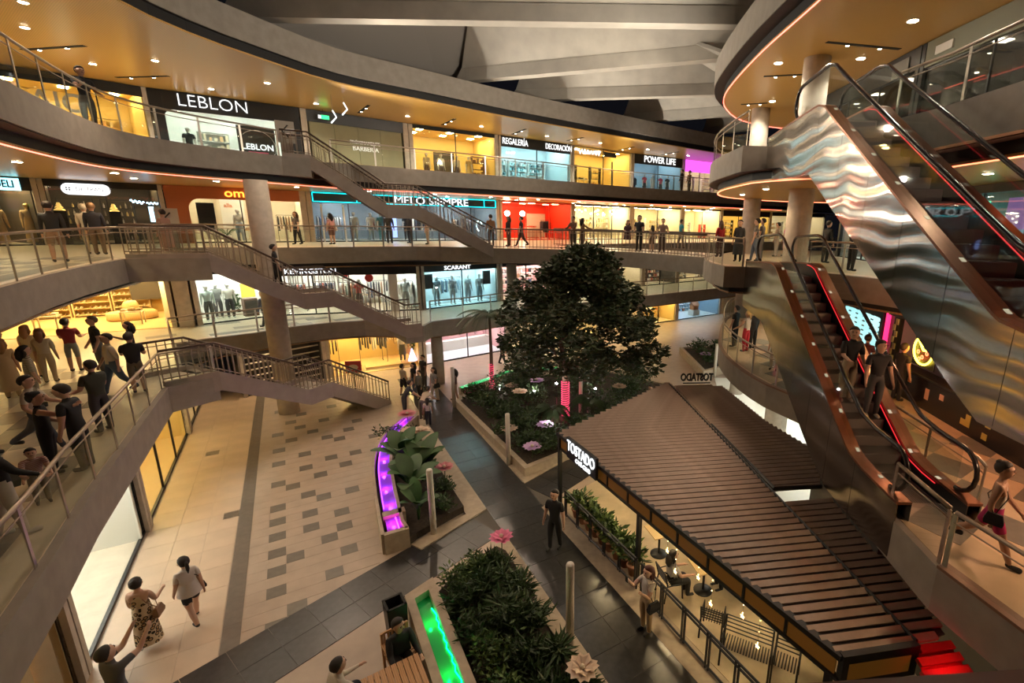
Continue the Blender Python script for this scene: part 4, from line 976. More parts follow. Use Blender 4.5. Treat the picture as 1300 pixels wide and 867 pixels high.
for q, (x, y, h, m, l) in enumerate(((-6.2, 21.5, 0.5, FP, 'pink paper flower at the far corner of the big planter'), (-3.7, 20.5, 0.9, FWH, 'pale paper flower under the tree crown'), (-2.2, 17.6, 0.6, FL, 'lilac paper flower in front of the pink trunk'), (-2.5, 16.1, 0.4, FL, 'lilac paper flower low at the planter corner'), (-3.0, 20.9, 1.3, FL, 'lilac paper flower lit from below'), (-0.6, 19.6, 0.8, FWH, 'pale paper flower beside the spiky palm'), (0.8, 20.6, 1.2, FWH, 'dusky paper flower right of the trunk'), (-4.3, 21.8, 0.7, FWH, 'cream paper flower behind the palm trunk'), (-3.6, 17.4, 0.5, FWH, 'cream paper flower by the wall of the big planter'))):
    flower(l, (x, y, 0.3), 0.4, m, 10 + q, h)
flower('lilac paper flower in the small far planter', (6.3, 28.2, 0.4), 0.42, FL, 30, 0.6)
# garden spot lamps
for q, (x, y, z) in enumerate(((-2.0, 17.7, 0.85), (-5.1, 22.6, 0.5), (-3.05, 20.5, 1.2), (-0.3, 21.8, 0.9), (-1.95, 19.6, 1.9))):
    t = thing('garden_lamp', 'small white garden spot lamp among the shrubs', 'lamp', (x, y, 0.25), 0, 'garden spot lamps')
    MB().tube([(0, 0, 0), (0, 0, z - 0.3)], 0.012, 5).build('stake', M['black'], t)
    MB().lathe([(0.03, 0), (0.06, 0.05), (0.06, 0.09)], 10, (0, 0, z - 0.3)).build('housing', M['black'], t)
    MB().ball((0, 0, z - 0.2), 0.055, 10).build('bulb', M['lampw'], t)
    point((x, y, z + 0.3), 5, (1, 0.95, 0.9), 0.06)

# potted shrubs along the cafe fence
for i in range(9):
    v = 11.2 - 0.36 * i
    t = thing('potted_shrub', 'shrub in a terracotta pot behind the cafe fence', 'potted plant', (*G(6.48, v), 0.006), 0, 'potted shrubs along the cafe fence')
    MB().lathe([(0.10, 0), (0.15, 0.24), (0.17, 0.25), (0.17, 0.29), (0.145, 0.29), (0.14, 0.25), (0.0001, 0.25)], 14).build('pot', M['terra'], t, True)
    bl = [((0.16 * math.cos(a), 0.16 * math.sin(a), 0.55 + 0.12 * (a % 1)), 0.22, 1.1) for a in (0, 1.6, 3.1, 4.7)]
    link('foliage', leafmesh('foliage', blob_points(bl, 130, 200 + i, 0.1), 0.22, [M['leaf2'], M['leaf3']], 200 + i, 2.4, -0.3), t)
    MB().tube([(0, 0, 0.25), (0.02, 0, 0.6)], 0.012, 5).build('stems', M['bark'], t)

# ------------------------------------------------------------------ furniture on the plaza
def slat_chair(label, loc, rz, m, group, arms=True):
    t = thing('slatted_chair', label, 'chair', loc, rz, group)
    for sx in (-1, 1):
        for y, h in ((-0.22, 0.88), (0.24, 0.62 if arms else 0.44)):
            MB().box((sx * 0.24, y, h / 2), (0.045, 0.045, h)).build('leg', m, t)
        if arms: MB().box((sx * 0.24, 0.02, 0.63), (0.06, 0.52, 0.03)).build('armrest', m, t)
    for i in range(6): MB().box((0, -0.19 + i * 0.08, 0.44), (0.5, 0.06, 0.02)).build('seat_slat', m, t)
    for z in (0.50, 0.86): MB().box((0, -0.22, z), (0.46, 0.03, 0.05)).build('back_rail', m, t)
    for i in range(6): MB().box((-0.19 + i * 0.076, -0.22, 0.68), (0.035, 0.018, 0.32)).build('back_slat', m, t)
    return t
def at_uv(u, v): return (*G(u, v), 0.0)
slat_chair('teak slatted chair with the man in black', at_uv(0.93, 8.55), UA + PI + 0.15, M['wood'], 'teak chairs')
slat_chair('teak slatted chair with the man in white', at_uv(-0.25, 8.05), UA - PI / 2 + 0.35, M['wood'], 'teak chairs')
slat_chair('empty teak slatted chair at the bottom edge', at_uv(-0.95, 7.3), UA + 0.3, M['wood'], 'teak chairs')
t = thing('teak_table', 'slatted teak table beside the green trough', 'table', at_uv(0.72, 7.55), UA + 0.05)
for i in range(10): MB().box((-0.45 + i * 0.1, 0, 0.72), (0.088, 1.0, 0.03)).build('table_slat', M['wood'], t)
for sx in (-1, 1):
    MB().box((0, sx * 0.42, 0.68), (0.9, 0.05, 0.06)).build('apron', M['wood'], t)
    for sy in (-1, 1): MB().box((sx * 0.42, sy * 0.42, 0.35), (0.06, 0.06, 0.7)).build('leg', M['wood'], t)
t = thing('litter_bin', 'black square litter bin beside the green trough', 'bin', at_uv(1.02, 9.4), UA + 0.1)
MB().add([(-0.17, -0.17, 0), (0.17, -0.17, 0), (0.17, 0.17, 0), (-0.17, 0.17, 0), (-0.2, -0.2, 0.9), (0.2, -0.2, 0.9), (0.2, 0.2, 0.9), (-0.2, 0.2, 0.9), (-0.15, -0.15, 0.9), (0.15, -0.15, 0.9), (0.15, 0.15, 0.9), (-0.15, 0.15, 0.9), (-0.12, -0.12, 0.5), (0.12, -0.12, 0.5), (0.12, 0.12, 0.5), (-0.12, 0.12, 0.5)],
         [(3, 2, 1, 0), (0, 1, 5, 4), (1, 2, 6, 5), (2, 3, 7, 6), (3, 0, 4, 7), (4, 5, 9, 8), (5, 6, 10, 9), (6, 7, 11, 10), (7, 4, 8, 11), (8, 9, 13, 12), (9, 10, 14, 13), (10, 11, 15, 14), (11, 8, 12, 15), (12, 13, 14, 15)]).build('bin_body', M['black'], t)
for k in range(4): MB().box((0.175 * math.cos(k * PI / 2), 0.175 * math.sin(k * PI / 2), 0.915), (0.05, 0.40, 0.03), k * PI / 2).build('rim', M['blackmat'], t)

# cafe furniture: black wire chairs, a bench, pedestal tables
def wire_chair(label, loc, rz, wide=0.46, group='black wire chairs'):
    t = thing('wire_chair' if wide < 0.6 else 'wire_bench', label, 'chair' if wide < 0.6 else 'bench', loc, rz, group)
    w = wide / 2
    for sx in (-1, 1):
        MB().tube([(sx * w, 0.24, 0), (sx * w, 0.2, 0.44), (sx * w, -0.2, 0.44), (sx * w * 1.02, -0.26, 0)], 0.02, 6).build('leg_frame', M['black'], t)
        MB().tube([(sx * w, -0.18, 0.44), (sx * w, -0.28, 0.82)], 0.02, 6).build('back_post', M['black'], t)
        MB().tube([(sx * w, 0.2, 0.44), (sx * w, 0.18, 0.62), (sx * w, -0.22, 0.62)], 0.012, 6).build('arm', M['black'], t)
    k = max(8, int(wide / 0.055))
    for i in range(k + 1): MB().tube([(-w + 2 * w * i / k, 0.2, 0.44), (-w + 2 * w * i / k, -0.18, 0.44)], 0.012, 4).build('seat_rod', M['black'], t)
    for z in (0.52, 0.60, 0.68, 0.76, 0.82): MB().tube([(-w, -0.2 - (z - 0.5) * 0.25, z), (w, -0.2 - (z - 0.5) * 0.25, z)], 0.014, 5).build('back_rod', M['black'], t)
    return t
wire_chair('black wire chair facing the fence', (2.55, 8.75, 0.006), -0.4)
wire_chair('black wire bench by the fence end', (3.05, 7.95, 0.006), PI - 0.45, 0.95, 'black wire benches')
wire_chair('black wire chair past the bench', (3.75, 7.65, 0.006), PI - 0.5)
wire_chair('black wire chair under the seated woman', (1.75, 9.85, 0.006), -1.2)
wire_chair('black wire chair beyond the table of the seated woman', (3.42, 10.3, 0.006), 1.9)
def pedestal(label, loc, rz):
    t = thing('pedestal_table', label, 'table', loc, rz, 'cafe pedestal tables')
    MB().box((0, 0, 0.735), (0.62, 0.62, 0.03)).build('table_top', M['ply'], t)
    MB().tube([(0, 0, 0.02), (0, 0, 0.72)], 0.03, 8).build('stem', M['black'], t)
    MB().lathe([(0.23, 0), (0.23, 0.015), (0.05, 0.04)], 20).build('base', M['black'], t, True)
pedestal('square pale cafe table near the potted shrubs', (1.65, 11.3, 0.006), 0.4)
pedestal('square pale cafe table by the seated woman', (2.60, 10.0, 0.006), 0.32)
pedestal('square pale cafe table deep under the pergola', (3.2, 12.2, 0.006), 0.3)
# star string lights hanging from the eaves
M['fairy'] = emis('fairy_light', (1.0, 0.72, 0.30), 6.0)
rg = random.Random(4)
def star(mb, c, r):
    vs = [(c[0], c[1] - 0.01, c[2]), (c[0], c[1] + 0.01, c[2])]
    for i in range(10):
        a = PI / 2 + i * PI / 5; q = r if i % 2 == 0 else r * 0.45; vs.append((c[0] + q * math.cos(a), c[1], c[2] + q * math.sin(a)))
    mb.add(vs, [(0, 2 + i, 2 + (i + 1) % 10) for i in range(10)] + [(1, 2 + (i + 1) % 10, 2 + i) for i in range(10)])
for i, s in enumerate((0.3, 4.7, 5.0, 5.35, 5.7, 6.1, 6.5, 6.9, 7.3, 7.7)):
    c = LE[0] + ld * s + ln * 0.3
    t = thing('string_light', 'drop of warm fairy lights with a star below the eaves', 'string light', (c.x, c.y, PZ - 0.12), la, 'drops of fairy lights along the pergola eaves')
    L = 0.55 + 0.35 * (i % 3)
    MB().tube([(0, 0, 0), (0, 0, -L)], 0.003, 4).build('cord', M['black'], t)
    for k in range(5): MB().ball((0, 0, -L * (k + 1) / 5), 0.013, 6).build('bulb', M['fairy'], t)
    mb = MB(); star(mb, (0, 0, -L - 0.08), 0.06); mb.build('star', M['fairy'], t)
# ------------------------------------------------------------------ figures (one continuous skinned body each)
PENDING = []
def figure(name, label, cat, loc, rz, H=1.72, top=(0.1, 0.1, 0.1), bottom=(0.05, 0.05, 0.06), shoes=(0.05, 0.05, 0.05), skin='skin', hair=(0.03, 0.02, 0.015), group=None,
           hairstyle='short', sleeve=0.45, legs=1.0, swing=0.0, knee=(0.05, 0.05), arms=((0.1, 0.15), (0.1, 0.15)), lean=0.0, sit=False, female=False, loose=1.0,
           dress=None, skirt=None, bag=None, fingers=True, splay=(0.12, 0.12), head_yaw=0.0, head_tilt=0.0, face=True, bare=False, phone=False, pattern=None, headless=False):
    """local frame: +y is the way the figure faces; arms = ((shoulder forward angle, elbow bend) right, left)"""
    V = []; E = []; RAD = []; MAT = []            # MAT per edge: 0 skin, 1 top, 2 bottom, 3 shoes
    def v(p, r, f=1.16): V.append(Vector(p)); r = r if isinstance(r, tuple) else (r, r); RAD.append((r[0] * f, r[1] * f)); return len(V) - 1
    def e(a, b, m): E.append((a, b)); MAT.append(m)
    s = H; hw = 0.054 * s; shw = (0.098 if female else 0.112) * s
    hz = (0.47 if sit else 0.515) * s if not sit else 0.47
    hip = Vector((0, 0, hz))
    up = Vector((0, math.sin(lean), math.cos(lean))); fwd = Vector((0, math.cos(lean), -math.sin(lean)))
    bw = loose
    pel = v(hip, (0.085 * s * (1.05 if female else 1), 0.062 * s))
    wai = v(hip + up * 0.10 * s, ((0.074 if female else 0.083) * s * bw, 0.062 * s * bw)); che = v(hip + up * 0.205 * s, (0.094 * s * bw, 0.068 * s * bw)); nb = v(hip + up * 0.288 * s, (0.058 * s, 0.043 * s))
    hem = v(hip + up * 0.035 * s, (0.084 * s * max(1, bw * 0.96), 0.062 * s * max(1, bw * 0.96))); e(pel, hem, 2); e(hem, wai, 1); e(wai, che, 1); e(che, nb, 0 if bare else 1)
    nk = v(hip + up * 0.318 * s, 0.030 * s); nt = v(hip + up * 0.342 * s, 0.027 * s); e(nb, nk, 0); e(nk, nt, 0); nk = nt
    hq = Matrix.Rotation(-head_tilt, 3, 'X'); hb = hip + up * 0.345 * s
    if not headless:
        j = v(hb + hq @ Vector((0, 0.014 * s, 0.028 * s)), (0.046 * s, 0.052 * s)); c = v(hb + hq @ Vector((0, 0.004 * s, 0.075 * s)), (0.058 * s, 0.068 * s)); tp = v(hb + hq @ Vector((0, -0.006 * s, 0.118 * s)), (0.050 * s, 0.058 * s))
        e(nk, j, 0); e(j, c, 0); e(c, tp, 0)
    headc = hb + hq @ Vector((0, 0.002 * s, 0.082 * s))
    tips = []
    for k, sx in ((0, 1), (1, -1)):
        sh = hip + up * 0.275 * s + Vector((sx * shw, 0, 0)); fa, eb = arms[k]; sp = splay[k]
        da = Vector((sx * math.sin(sp), 0, -math.cos(sp))); da = Matrix.Rotation(fa - lean * 0.5, 3, 'X') @ da
        L1_, L2_ = 0.175 * s, 0.155 * s
        el = sh + da * L1_
        db = Matrix.Rotation(eb, 3, 'X') @ da; db = (db + Vector((-sx * 0.12 * min(1, eb), 0, 0))).normalized()
        wr = el + db * L2_
        a = v(sh, 0.036 * s * (1.12 if sleeve > 0 and not bare else 1)); e(che, a, 0 if bare and sleeve == 0 else 1)
        if 0 < sleeve < 1:
            m1 = v(sh + da * L1_ * sleeve * 1.3 if sleeve < 0.7 else sh + da * L1_ * 0.98, 0.033 * s); e(a, m1, 1); last = m1; mm = 0
        else: last = a; mm = 1 if sleeve >= 1 else 0
        b = v(el, 0.0245 * s * (1.15 if mm else 1)); e(last, b, mm); w2 = v(wr, 0.017 * s); e(b, w2, mm)
        side = db.cross(Vector((1, 0, 0)));
        pm = v(wr + db * 0.035 * s, (0.018 * s, 0.013 * s)); e(w2, pm, 0)
        if fingers:
            ax = db.orthogonal().normalized(); ax = (Vector((0, 1, 0)) - db * db.y).normalized() if abs(db.y) < 0.9 else Vector((1, 0, 0))
            for q in range(4):
                o = ax * (q - 1.5) * 0.0105 * s; f1 = v(wr + db * 0.062 * s + o, 0.0052 * s); f2 = v(wr + db * (0.082 + 0.006 * (q in (1, 2))) * s + o * 0.9 + Vector((-sx * 0.012 * s, 0, 0)), 0.0044 * s)
                e(pm, f1, 0); e(f1, f2, 0)
            th = v(wr + db * 0.045 * s + ax * 0.026 * s, 0.0056 * s); e(pm, th, 0)
        else:
            hd = v(wr + db * 0.085 * s, (0.012 * s, 0.009 * s)); e(pm, hd, 0)
        tips.append(wr + db * 0.06 * s)
    for k, sx in ((0, 1), (1, -1)):
        h = hip + Vector((sx * hw, 0, -0.01 * s)); sw = (swing if k == 0 else -swing)
        ta = PI / 2 - 0.05 if sit else sw
        dt = Matrix.Rotation(ta, 3, 'X') @ Vector((sx * 0.03, 0, -1)).normalized(); kn = h + dt * 0.245 * s
        kb = PI / 2 - 0.05 if sit else knee[k]
        ds = Matrix.Rotation(ta - kb, 3, 'X') @ Vector((0, 0, -1)); an = kn + ds * 0.235 * s
        a = v(h, 0.058 * s); e(pel, a, 2)
        lm = legs
        rk = 0.039 * s if lm >= 1 else 0.034 * s
        if lm < 0.5:
            m1 = v(h + dt * 0.245 * s * lm * 2, 0.050 * s); e(a, m1, 2); b = v(kn, 0.030 * s); e(m1, b, 0)
        else: b = v(kn, rk * (1.12 if lm >= 1 else 1)); e(a, b, 2 if lm > 0 else 0)
        if 0.5 <= lm < 1:
            m2 = v(kn + ds * 0.235 * s * (lm - 0.5) * 2, 0.034 * s) if lm > 0.52 else b
            if m2 != b: e(b, m2, 2)
            b = m2; lower = 0
        else: lower = 2 if lm >= 1 else 0
        cf = v(kn + ds * 0.10 * s, 0.0335 * s) if b != v else b
        e(b, cf, lower); an_i = v(an, (0.021 * s if lower == 0 else 0.030 * s)); e(cf, an_i, lower)
        hl = v(an + Vector((0, -0.012 * s, -0.020 * s)), 0.021 * s); e(an_i, hl, 3)
        toe = v(an + Vector((sx * 0.008 * s, 0.105 * s, -0.024 * s)), (0.024 * s, 0.017 * s)); e(hl, toe, 3)
    zmin = min(p.z - 0.016 * s for p in V)
    if not sit:
        for p in V: p.z -= zmin
        headc.z -= zmin; tips = [t - Vector((0, 0, zmin)) for t in tips]; hip.z -= zmin
    me = bpy.data.meshes.new(name); me.from_pydata([tuple(p) for p in V], E, [])
    o = link(name, me); o.location = loc; o.rotation_euler = (0, 0, rz); tag(o, label, cat, group)
    md = o.modifiers.new('skin', 'SKIN'); md.use_smooth_shade = True; md.branch_smoothing = 0.3
    o.modifiers.new('sub', 'SUBSURF').levels = 1; o.modifiers['sub'].render_levels = 1
    sv = me.skin_vertices[0].data
    for i, r in enumerate(RAD): sv[i].radius = r; sv[i].use_root = (i == 0)
    sk = M[skin] if isinstance(skin, str) else skin
    tm = pattern or cmat(top)
    PENDING.append((o, V, E, MAT, [sk, tm, cmat(bottom), cmat(shoes, 0.6)], RAD))
    if fingers: o.modifiers['sub'].levels = 2
    # hair, face, clothing extras as children
    if hair is not None and not headless:
        hm = cmat(hair, 0.7); hs = s
        mb = MB(); n = 12; rows = 7; vs = []; hr = 0.0665 * s
        for i in range(rows + 1):
            ph = PI * 0.72 * i / rows
            for j2 in range(n):
                a = 2 * PI * j2 / n; y = math.sin(a)
                lim = PI * (0.72 if y < -0.1 else 0.50 if y < 0.45 else 0.33 if y < 0.8 else 0.28)
                p2 = min(ph, lim) if i else 0; hr = 0.0735 * s * (0.86 if ph > lim else 1.0)
                vs.append((math.cos(a) * math.sin(p2) * hr * 0.93, math.sin(a) * math.sin(p2) * hr * 1.1 - 0.006 * s, math.cos(p2) * hr * 1.02))
        fs = [(i * n + j2, i * n + (j2 + 1) % n, (i + 1) * n + (j2 + 1) % n, (i + 1) * n + j2) for i in range(rows) for j2 in range(n)]
        mb.add(vs, fs)
        if hairstyle == 'long':
            mb.tube([(0, -0.045 * s, 0.01 * s), (0, -0.062 * s, -0.06 * s), (0, -0.066 * s, -0.13 * s), (0, -0.062 * s, -0.19 * s)], [0.050 * s, 0.056 * s, 0.050 * s, 0.02 * s], 10)
            for sx in (-1, 1): mb.tube([(sx * 0.048 * s, -0.015 * s, 0.0), (sx * 0.056 * s, -0.01 * s, -0.07 * s), (sx * 0.05 * s, -0.02 * s, -0.12 * s)], [0.022 * s, 0.024 * s, 0.008 * s], 8)
        if hairstyle == 'pony':
            mb.tube([(0, -0.06 * s, 0.03 * s), (0, -0.09 * s, 0.0), (0, -0.095 * s, -0.08 * s), (0, -0.085 * s, -0.15 * s)], [0.014 * s, 0.022 * s, 0.022 * s, 0.005 * s], 8)
        if hairstyle == 'bun': mb.ball((0, -0.05 * s, 0.045 * s), 0.03 * s, 8)
        ho = mb.build('hair', hm, o, True); ho.location = headc; ho.rotation_euler = (-head_tilt, 0, head_yaw)
    if face and not headless and cat == 'person':
        mb = MB(); mb.cm = 0
        for sx in (-1, 1):
            mb.ball((sx * 0.021 * s, 0.0625 * s, 0.0), 0.0075 * s, 6); mb.box((sx * 0.021 * s, 0.066 * s, 0.014 * s), (0.022 * s, 0.006 * s, 0.005 * s))
        mb.box((0, 0.0635 * s, -0.036 * s), (0.026 * s, 0.008 * s, 0.006 * s))
        fo = mb.build('face', cmat((0.06, 0.03, 0.025)), o); fo.location = headc; fo.rotation_euler = (-head_tilt, 0, head_yaw)
        mb = MB().add([(0, 0.060 * s, 0.004 * s), (-0.010 * s, 0.060 * s, -0.020 * s), (0.010 * s, 0.060 * s, -0.020 * s), (0, 0.082 * s, -0.017 * s)], [(0, 1, 3), (0, 3, 2), (1, 2, 3), (0, 2, 1)])
        for sx in (-1, 1): mb.ball((sx * 0.060 * s, -0.002 * s, -0.010 * s), 0.015 * s, 6, 1.3, 0.5, 0.8)
        no = mb.build('nose_and_ears', sk, o); no.location = headc; no.rotation_euler = (-head_tilt, 0, head_yaw)
    if dress is not None:
        dl, dm = dress; z1 = hip.z + 0.13 * s; z0 = hip.z - dl * s; n = 18; pr = [(0.088, 1.0), (0.096, 0.86), (0.105, 0.70), (0.118, 0.5), (0.13, 0.25), (0.14, 0.0)]
        mb = MB().lathe([(r * s, z0 + (z1 - z0) * f) for r, f in pr[::-1]], n, (0, 0, 0), 1.0, 0.92)
        mb.f = mb.f[:-2]; mb.m = mb.m[:-2]; mb.build('dress', dm, o, True)
    if skirt is not None:
        dl, dm = skirt; z1 = hip.z + 0.07 * s; z0 = hip.z - dl * s
        mb = MB().lathe([(0.118 * s, z0), (0.112 * s, z0 + (z1 - z0) * 0.4), (0.10 * s, z0 + (z1 - z0) * 0.75), (0.082 * s, z1)], 18, (0, 0, 0), 1.0, 0.86); mb.f = mb.f[:-2]; mb.m = mb.m[:-2]; mb.build('skirt', dm, o, True)
    if bag is not None:
        side, bm_, bs = bag
        a_, b2, c_ = 0.05 * bs, 0.14 * bs, 0.11 * bs; mb = MB().add([(-a_, -b2, -c_), (a_, -b2, -c_), (a_, b2, -c_), (-a_, b2, -c_), (-a_ * 1.2, -b2 * 1.1, -c_ * 0.3), (a_ * 1.2, -b2 * 1.1, -c_ * 0.3), (a_ * 1.2, b2 * 1.1, -c_ * 0.3), (-a_ * 1.2, b2 * 1.1, -c_ * 0.3), (-a_ * 0.5, -b2 * 0.8, c_), (a_ * 0.5, -b2 * 0.8, c_), (a_ * 0.5, b2 * 0.8, c_), (-a_ * 0.5, b2 * 0.8, c_)], [(3, 2, 1, 0), (8, 9, 10, 11)] + [(i + q, (i + 1) % 4 + q, (i + 1) % 4 + q + 4, i + q + 4) for q in (0, 4) for i in range(4)]); b_ = mb.build('bag', bm_, o); b_.location = (side * 0.15 * s, 0.02, hip.z - 0.02 * s)
        st = MB().tube([(side * 0.15 * s, 0.02, hip.z + 0.05), (side * 0.10 * s, 0.075 * s, hip.z + 0.20 * s), (-side * 0.04 * s, 0.02, hip.z + 0.30 * s), (side * 0.09 * s, -0.075 * s, hip.z + 0.18 * s), (side * 0.15 * s, 0.0, hip.z + 0.05)], 0.008, 5).build('bag_strap', bm_, o)
    if phone:
        p = MB().box((0, 0, 0), (0.075, 0.012, 0.15)).build('phone', M['black'], o); p.location = tips[0] + Vector((-0.05, 0.04, 0.03))
        q = MB().box((0, -0.0075, 0), (0.068, 0.003, 0.14)).build('phone_screen', emis('phone_glow', (0.9, 0.95, 1.0), 3.0), p)
    return o

def finish_figures():
    bpy.context.view_layer.update()
    dg = bpy.context.evaluated_depsgraph_get()
    for o, V, E, MT, mats, RD in PENDING:
        me = bpy.data.meshes.new_from_object(o.evaluated_get(dg))
        n = len(me.polygons)
        if n:
            c = np.empty(n * 3); me.polygons.foreach_get('center', c); c = c.reshape(-1, 3)
            A = np.array([V[a] for a, b in E]); B = np.array([V[b] for a, b in E]); AB = B - A; L = (AB ** 2).sum(1) + 1e-9
            t = np.clip(((c[:, None] - A[None]) * AB[None]).sum(2) / L, 0, 1)
            d = ((c[:, None] - (A[None] + AB[None] * t[..., None])) ** 2).sum(2)
            rd = np.array([(r[0] + r[1]) / 2 for r in RD]); ra = np.array([rd[a] for a, b in E]); rb = np.array([rd[b] for a, b in E])
            d = np.sqrt(d) - (ra[None] * (1 - t) + rb[None] * t) * 0.85
            me.materials.clear()
            for m in mats: me.materials.append(m)
            me.polygons.foreach_set('material_index', np.array(MT)[d.argmin(1)].astype(np.int32))
            me.polygons.foreach_set('use_smooth', [True] * n)
        o.modifiers.clear(); o.data = me; me.update()

# ------------------------------------------------------------------ shops
class Shop:
    def __init__(s, label, A, B, z0, z1, depth=4.0, wall=None, floor=None, light=WARM, power=16.0, header=0.5, header_m=None, panes=2, glassm=None, frame=None, ceil=None, pil=0.22, lamps=3, back=None, dark=False):
        wall = wall or M['plaster']; floor = floor or M['cream']; frame = frame or M['black']; header_m = header_m or M['blackmat']
        s.A = Vector((*A, z0)); d = Vector((B[0] - A[0], B[1] - A[1], 0)); s.W = d.length; s.H = z1 - z0; s.ang = math.atan2(d.y, d.x); s.D = depth
        s.t = thing('shop_unit', label, 'shop', s.A, s.ang, 'shops along the galleries')
        W, H, t = s.W, s.H, s.t
        def bx(c, d, n, m): return MB().box(c, d).build(n, m, t)
        pil = max(pil, 0.17) if pil else pil; wi = W - 0.30
        bx((W / 2, depth, H / 2), (wi, 0.1, H), 'back_wall', back or wall)
        for x in (0.19, W - 0.19): bx((x, depth / 2 + 0.03, H / 2), (0.08, depth - 0.06, H), 'side_wall', wall)
        bx((W / 2, depth / 2, 0.02), (wi, depth, 0.02), 'shop_floor', floor)
        bx((W / 2, depth / 2, H - 0.05), (wi, depth, 0.06), 'shop_ceiling', ceil or wall)
        lm = emis('shop_lamp_%d_%d_%d_%d' % (int(power * 10), int(light[0] * 99), int(light[1] * 99), int(light[2] * 99)), light, power * 3.6)
        for k in range(lamps):
            for yy in (0.25, 0.62): bx((W * (k + 0.5) / lamps, depth * yy, H - 0.095), (min(0.34, W / lamps * 0.35), 0.34 * depth / 3.8 + 0.14, 0.03), 'ceiling_light', lm)
        if header: bx((W / 2, -0.02, H - header / 2), (W - 0.05, 0.12, header), 'header', header_m)
        for x in (pil / 2 + 0.025, W - pil / 2 - 0.025):
            if pil: bx((x, -0.03, H / 2), (pil, 0.14, H), 'pilaster', M['column'] if not dark else M['black'])
        hh = H - header
        if panes:
            w0 = (W - 2 * pil) / panes
            for k in range(panes):
                bx((pil + w0 * (k + 0.5), 0.03, hh / 2), (w0 - 0.05, 0.014, hh - 0.06), 'glass_pane', glassm or M['shopglass'])
            for k in range(panes + 1): bx((pil + w0 * k, 0.03, hh / 2), (0.05, 0.06, hh), 'mullion', frame)
            bx((W / 2, 0.03, 0.04), (W - 2 * pil, 0.07, 0.06), 'sill_rail', frame)
    def P(s, fx, y, z=0.031):
        q = s.A + Matrix.Rotation(s.ang, 3, 'Z') @ Vector((fx * s.W, y, z)); return (q.x, q.y, q.z)
    def sign(s, txt, fx, z, size, m, xs=1.0, bold=0.0, y=-0.10, depth=0.02):
        return text(txt, size, m, s.t, (fx * s.W, y, z), (PI / 2, 0, 0), 'sign_lettering', depth, xs=xs, bold=bold)
    def board(s, fx, z, w, h, m, y=-0.09, name='sign_board', th=0.05):
        return MB().box((fx * s.W, y, z), (w, th, h)).build(name, m, s.t)

GARM = [(0.55, 0.50, 0.42), (0.05, 0.05, 0.06), (0.35, 0.20, 0.12), (0.12, 0.16, 0.25), (0.45, 0.10, 0.08), (0.62, 0.60, 0.56), (0.20, 0.24, 0.18), (0.30, 0.30, 0.32)]
def rack(s, fx, y, L, label, cols=GARM, group='clothes racks in the shops', rz=0.0, h=1.5, seed=0):
    t = thing('clothes_rack', label, 'clothes rack', s.P(fx, y), s.ang + rz, group); rg = random.Random(seed)
    for x in (-L / 2, L / 2):
        MB().tube([(x, 0, 0), (x, 0, h)], 0.014, 5).build('upright', M['black'], t); MB().box((x, 0, 0.015), (0.04, 0.45, 0.03)).build('foot', M['black'], t)
    MB().tube([(-L / 2, 0, h), (L / 2, 0, h)], 0.014, 5).build('hanging_rail', M['black'], t)
    n = int(L / 0.13)
    for i in range(n):
        x = -L / 2 + (i + 0.5) * L / n; l = rg.uniform(0.6, 1.0)
        MB().add([(x - 0.02, -0.08, h - 0.06), (x + 0.02, -0.08, h - 0.06), (x + 0.03, -0.24, h - 0.16), (x - 0.03, -0.24, h - 0.16), (x - 0.035, -0.22, h - l), (x + 0.035, -0.22, h - l), (x - 0.02, 0.08, h - 0.06), (x + 0.02, 0.08, h - 0.06), (x + 0.03, 0.24, h - 0.16), (x - 0.03, 0.24, h - 0.16), (x - 0.035, 0.22, h - l), (x + 0.035, 0.22, h - l)],
                 [(0, 1, 2, 3), (3, 2, 5, 4), (7, 6, 9, 8), (8, 9, 10, 11), (0, 6, 7, 1), (1, 7, 8, 11, 5, 2), (6, 0, 3, 4, 10, 9), (4, 5, 11, 10)]).build('garment', cmat(cols[rg.randrange(len(cols))]), t)
    return t
def shelf(s, fx, y, W, H, label, rows=5, m=None, cols=((0.6, 0.5, 0.35), (0.5, 0.3, 0.15), (0.7, 0.65, 0.55)), per=6, rz=0.0, group='display shelves in the shops', seed=0, lit=None, kind='box'):
    m = m or M['ply']; t = thing('display_shelf', label, 'shelf', s.P(fx, y), s.ang + rz, group); rg = random.Random(seed)
    for x in (-W / 2, W / 2): MB().box((x, 0, H / 2), (0.04, 0.34, H)).build('side_panel', m, t)
    for r in range(rows + 1):
        z = 0.1 + (H - 0.14) * r / rows; sh = MB().box((0, 0, z), (W, 0.34, 0.03)).build('shelf_board', m, t)
        if lit and r: MB().box((0, -0.14, -0.02), (W * 0.96, 0.03, 0.012)).build('shelf_light', lit, sh).location.z = z
        if r < rows:
            for i in range(per):
                if rg.random() < 0.15: continue
                x = -W / 2 + (i + 0.5) * W / per; hh = (H / rows) * rg.uniform(0.35, 0.7); ww = W / per * rg.uniform(0.4, 0.75)
                mb = MB()
                if kind == 'bottle': mb.lathe([(ww * 0.3, 0), (ww * 0.3, hh * 0.6), (ww * 0.12, hh * 0.75), (ww * 0.12, hh)], 8, (x, -0.02, z + 0.016))
                elif kind == 'shoe': mb.box((x, -0.02, z + 0.03), (ww * 0.6, 0.26, 0.04)); mb.box((x, 0.06, z + 0.075), (ww * 0.5, 0.12, 0.06))
                else: mb.box((x, -0.02, z + 0.016 + hh / 2), (ww, 0.22, hh))
                mb.build('product', cmat(cols[rg.randrange(len(cols))]), t)
    return t
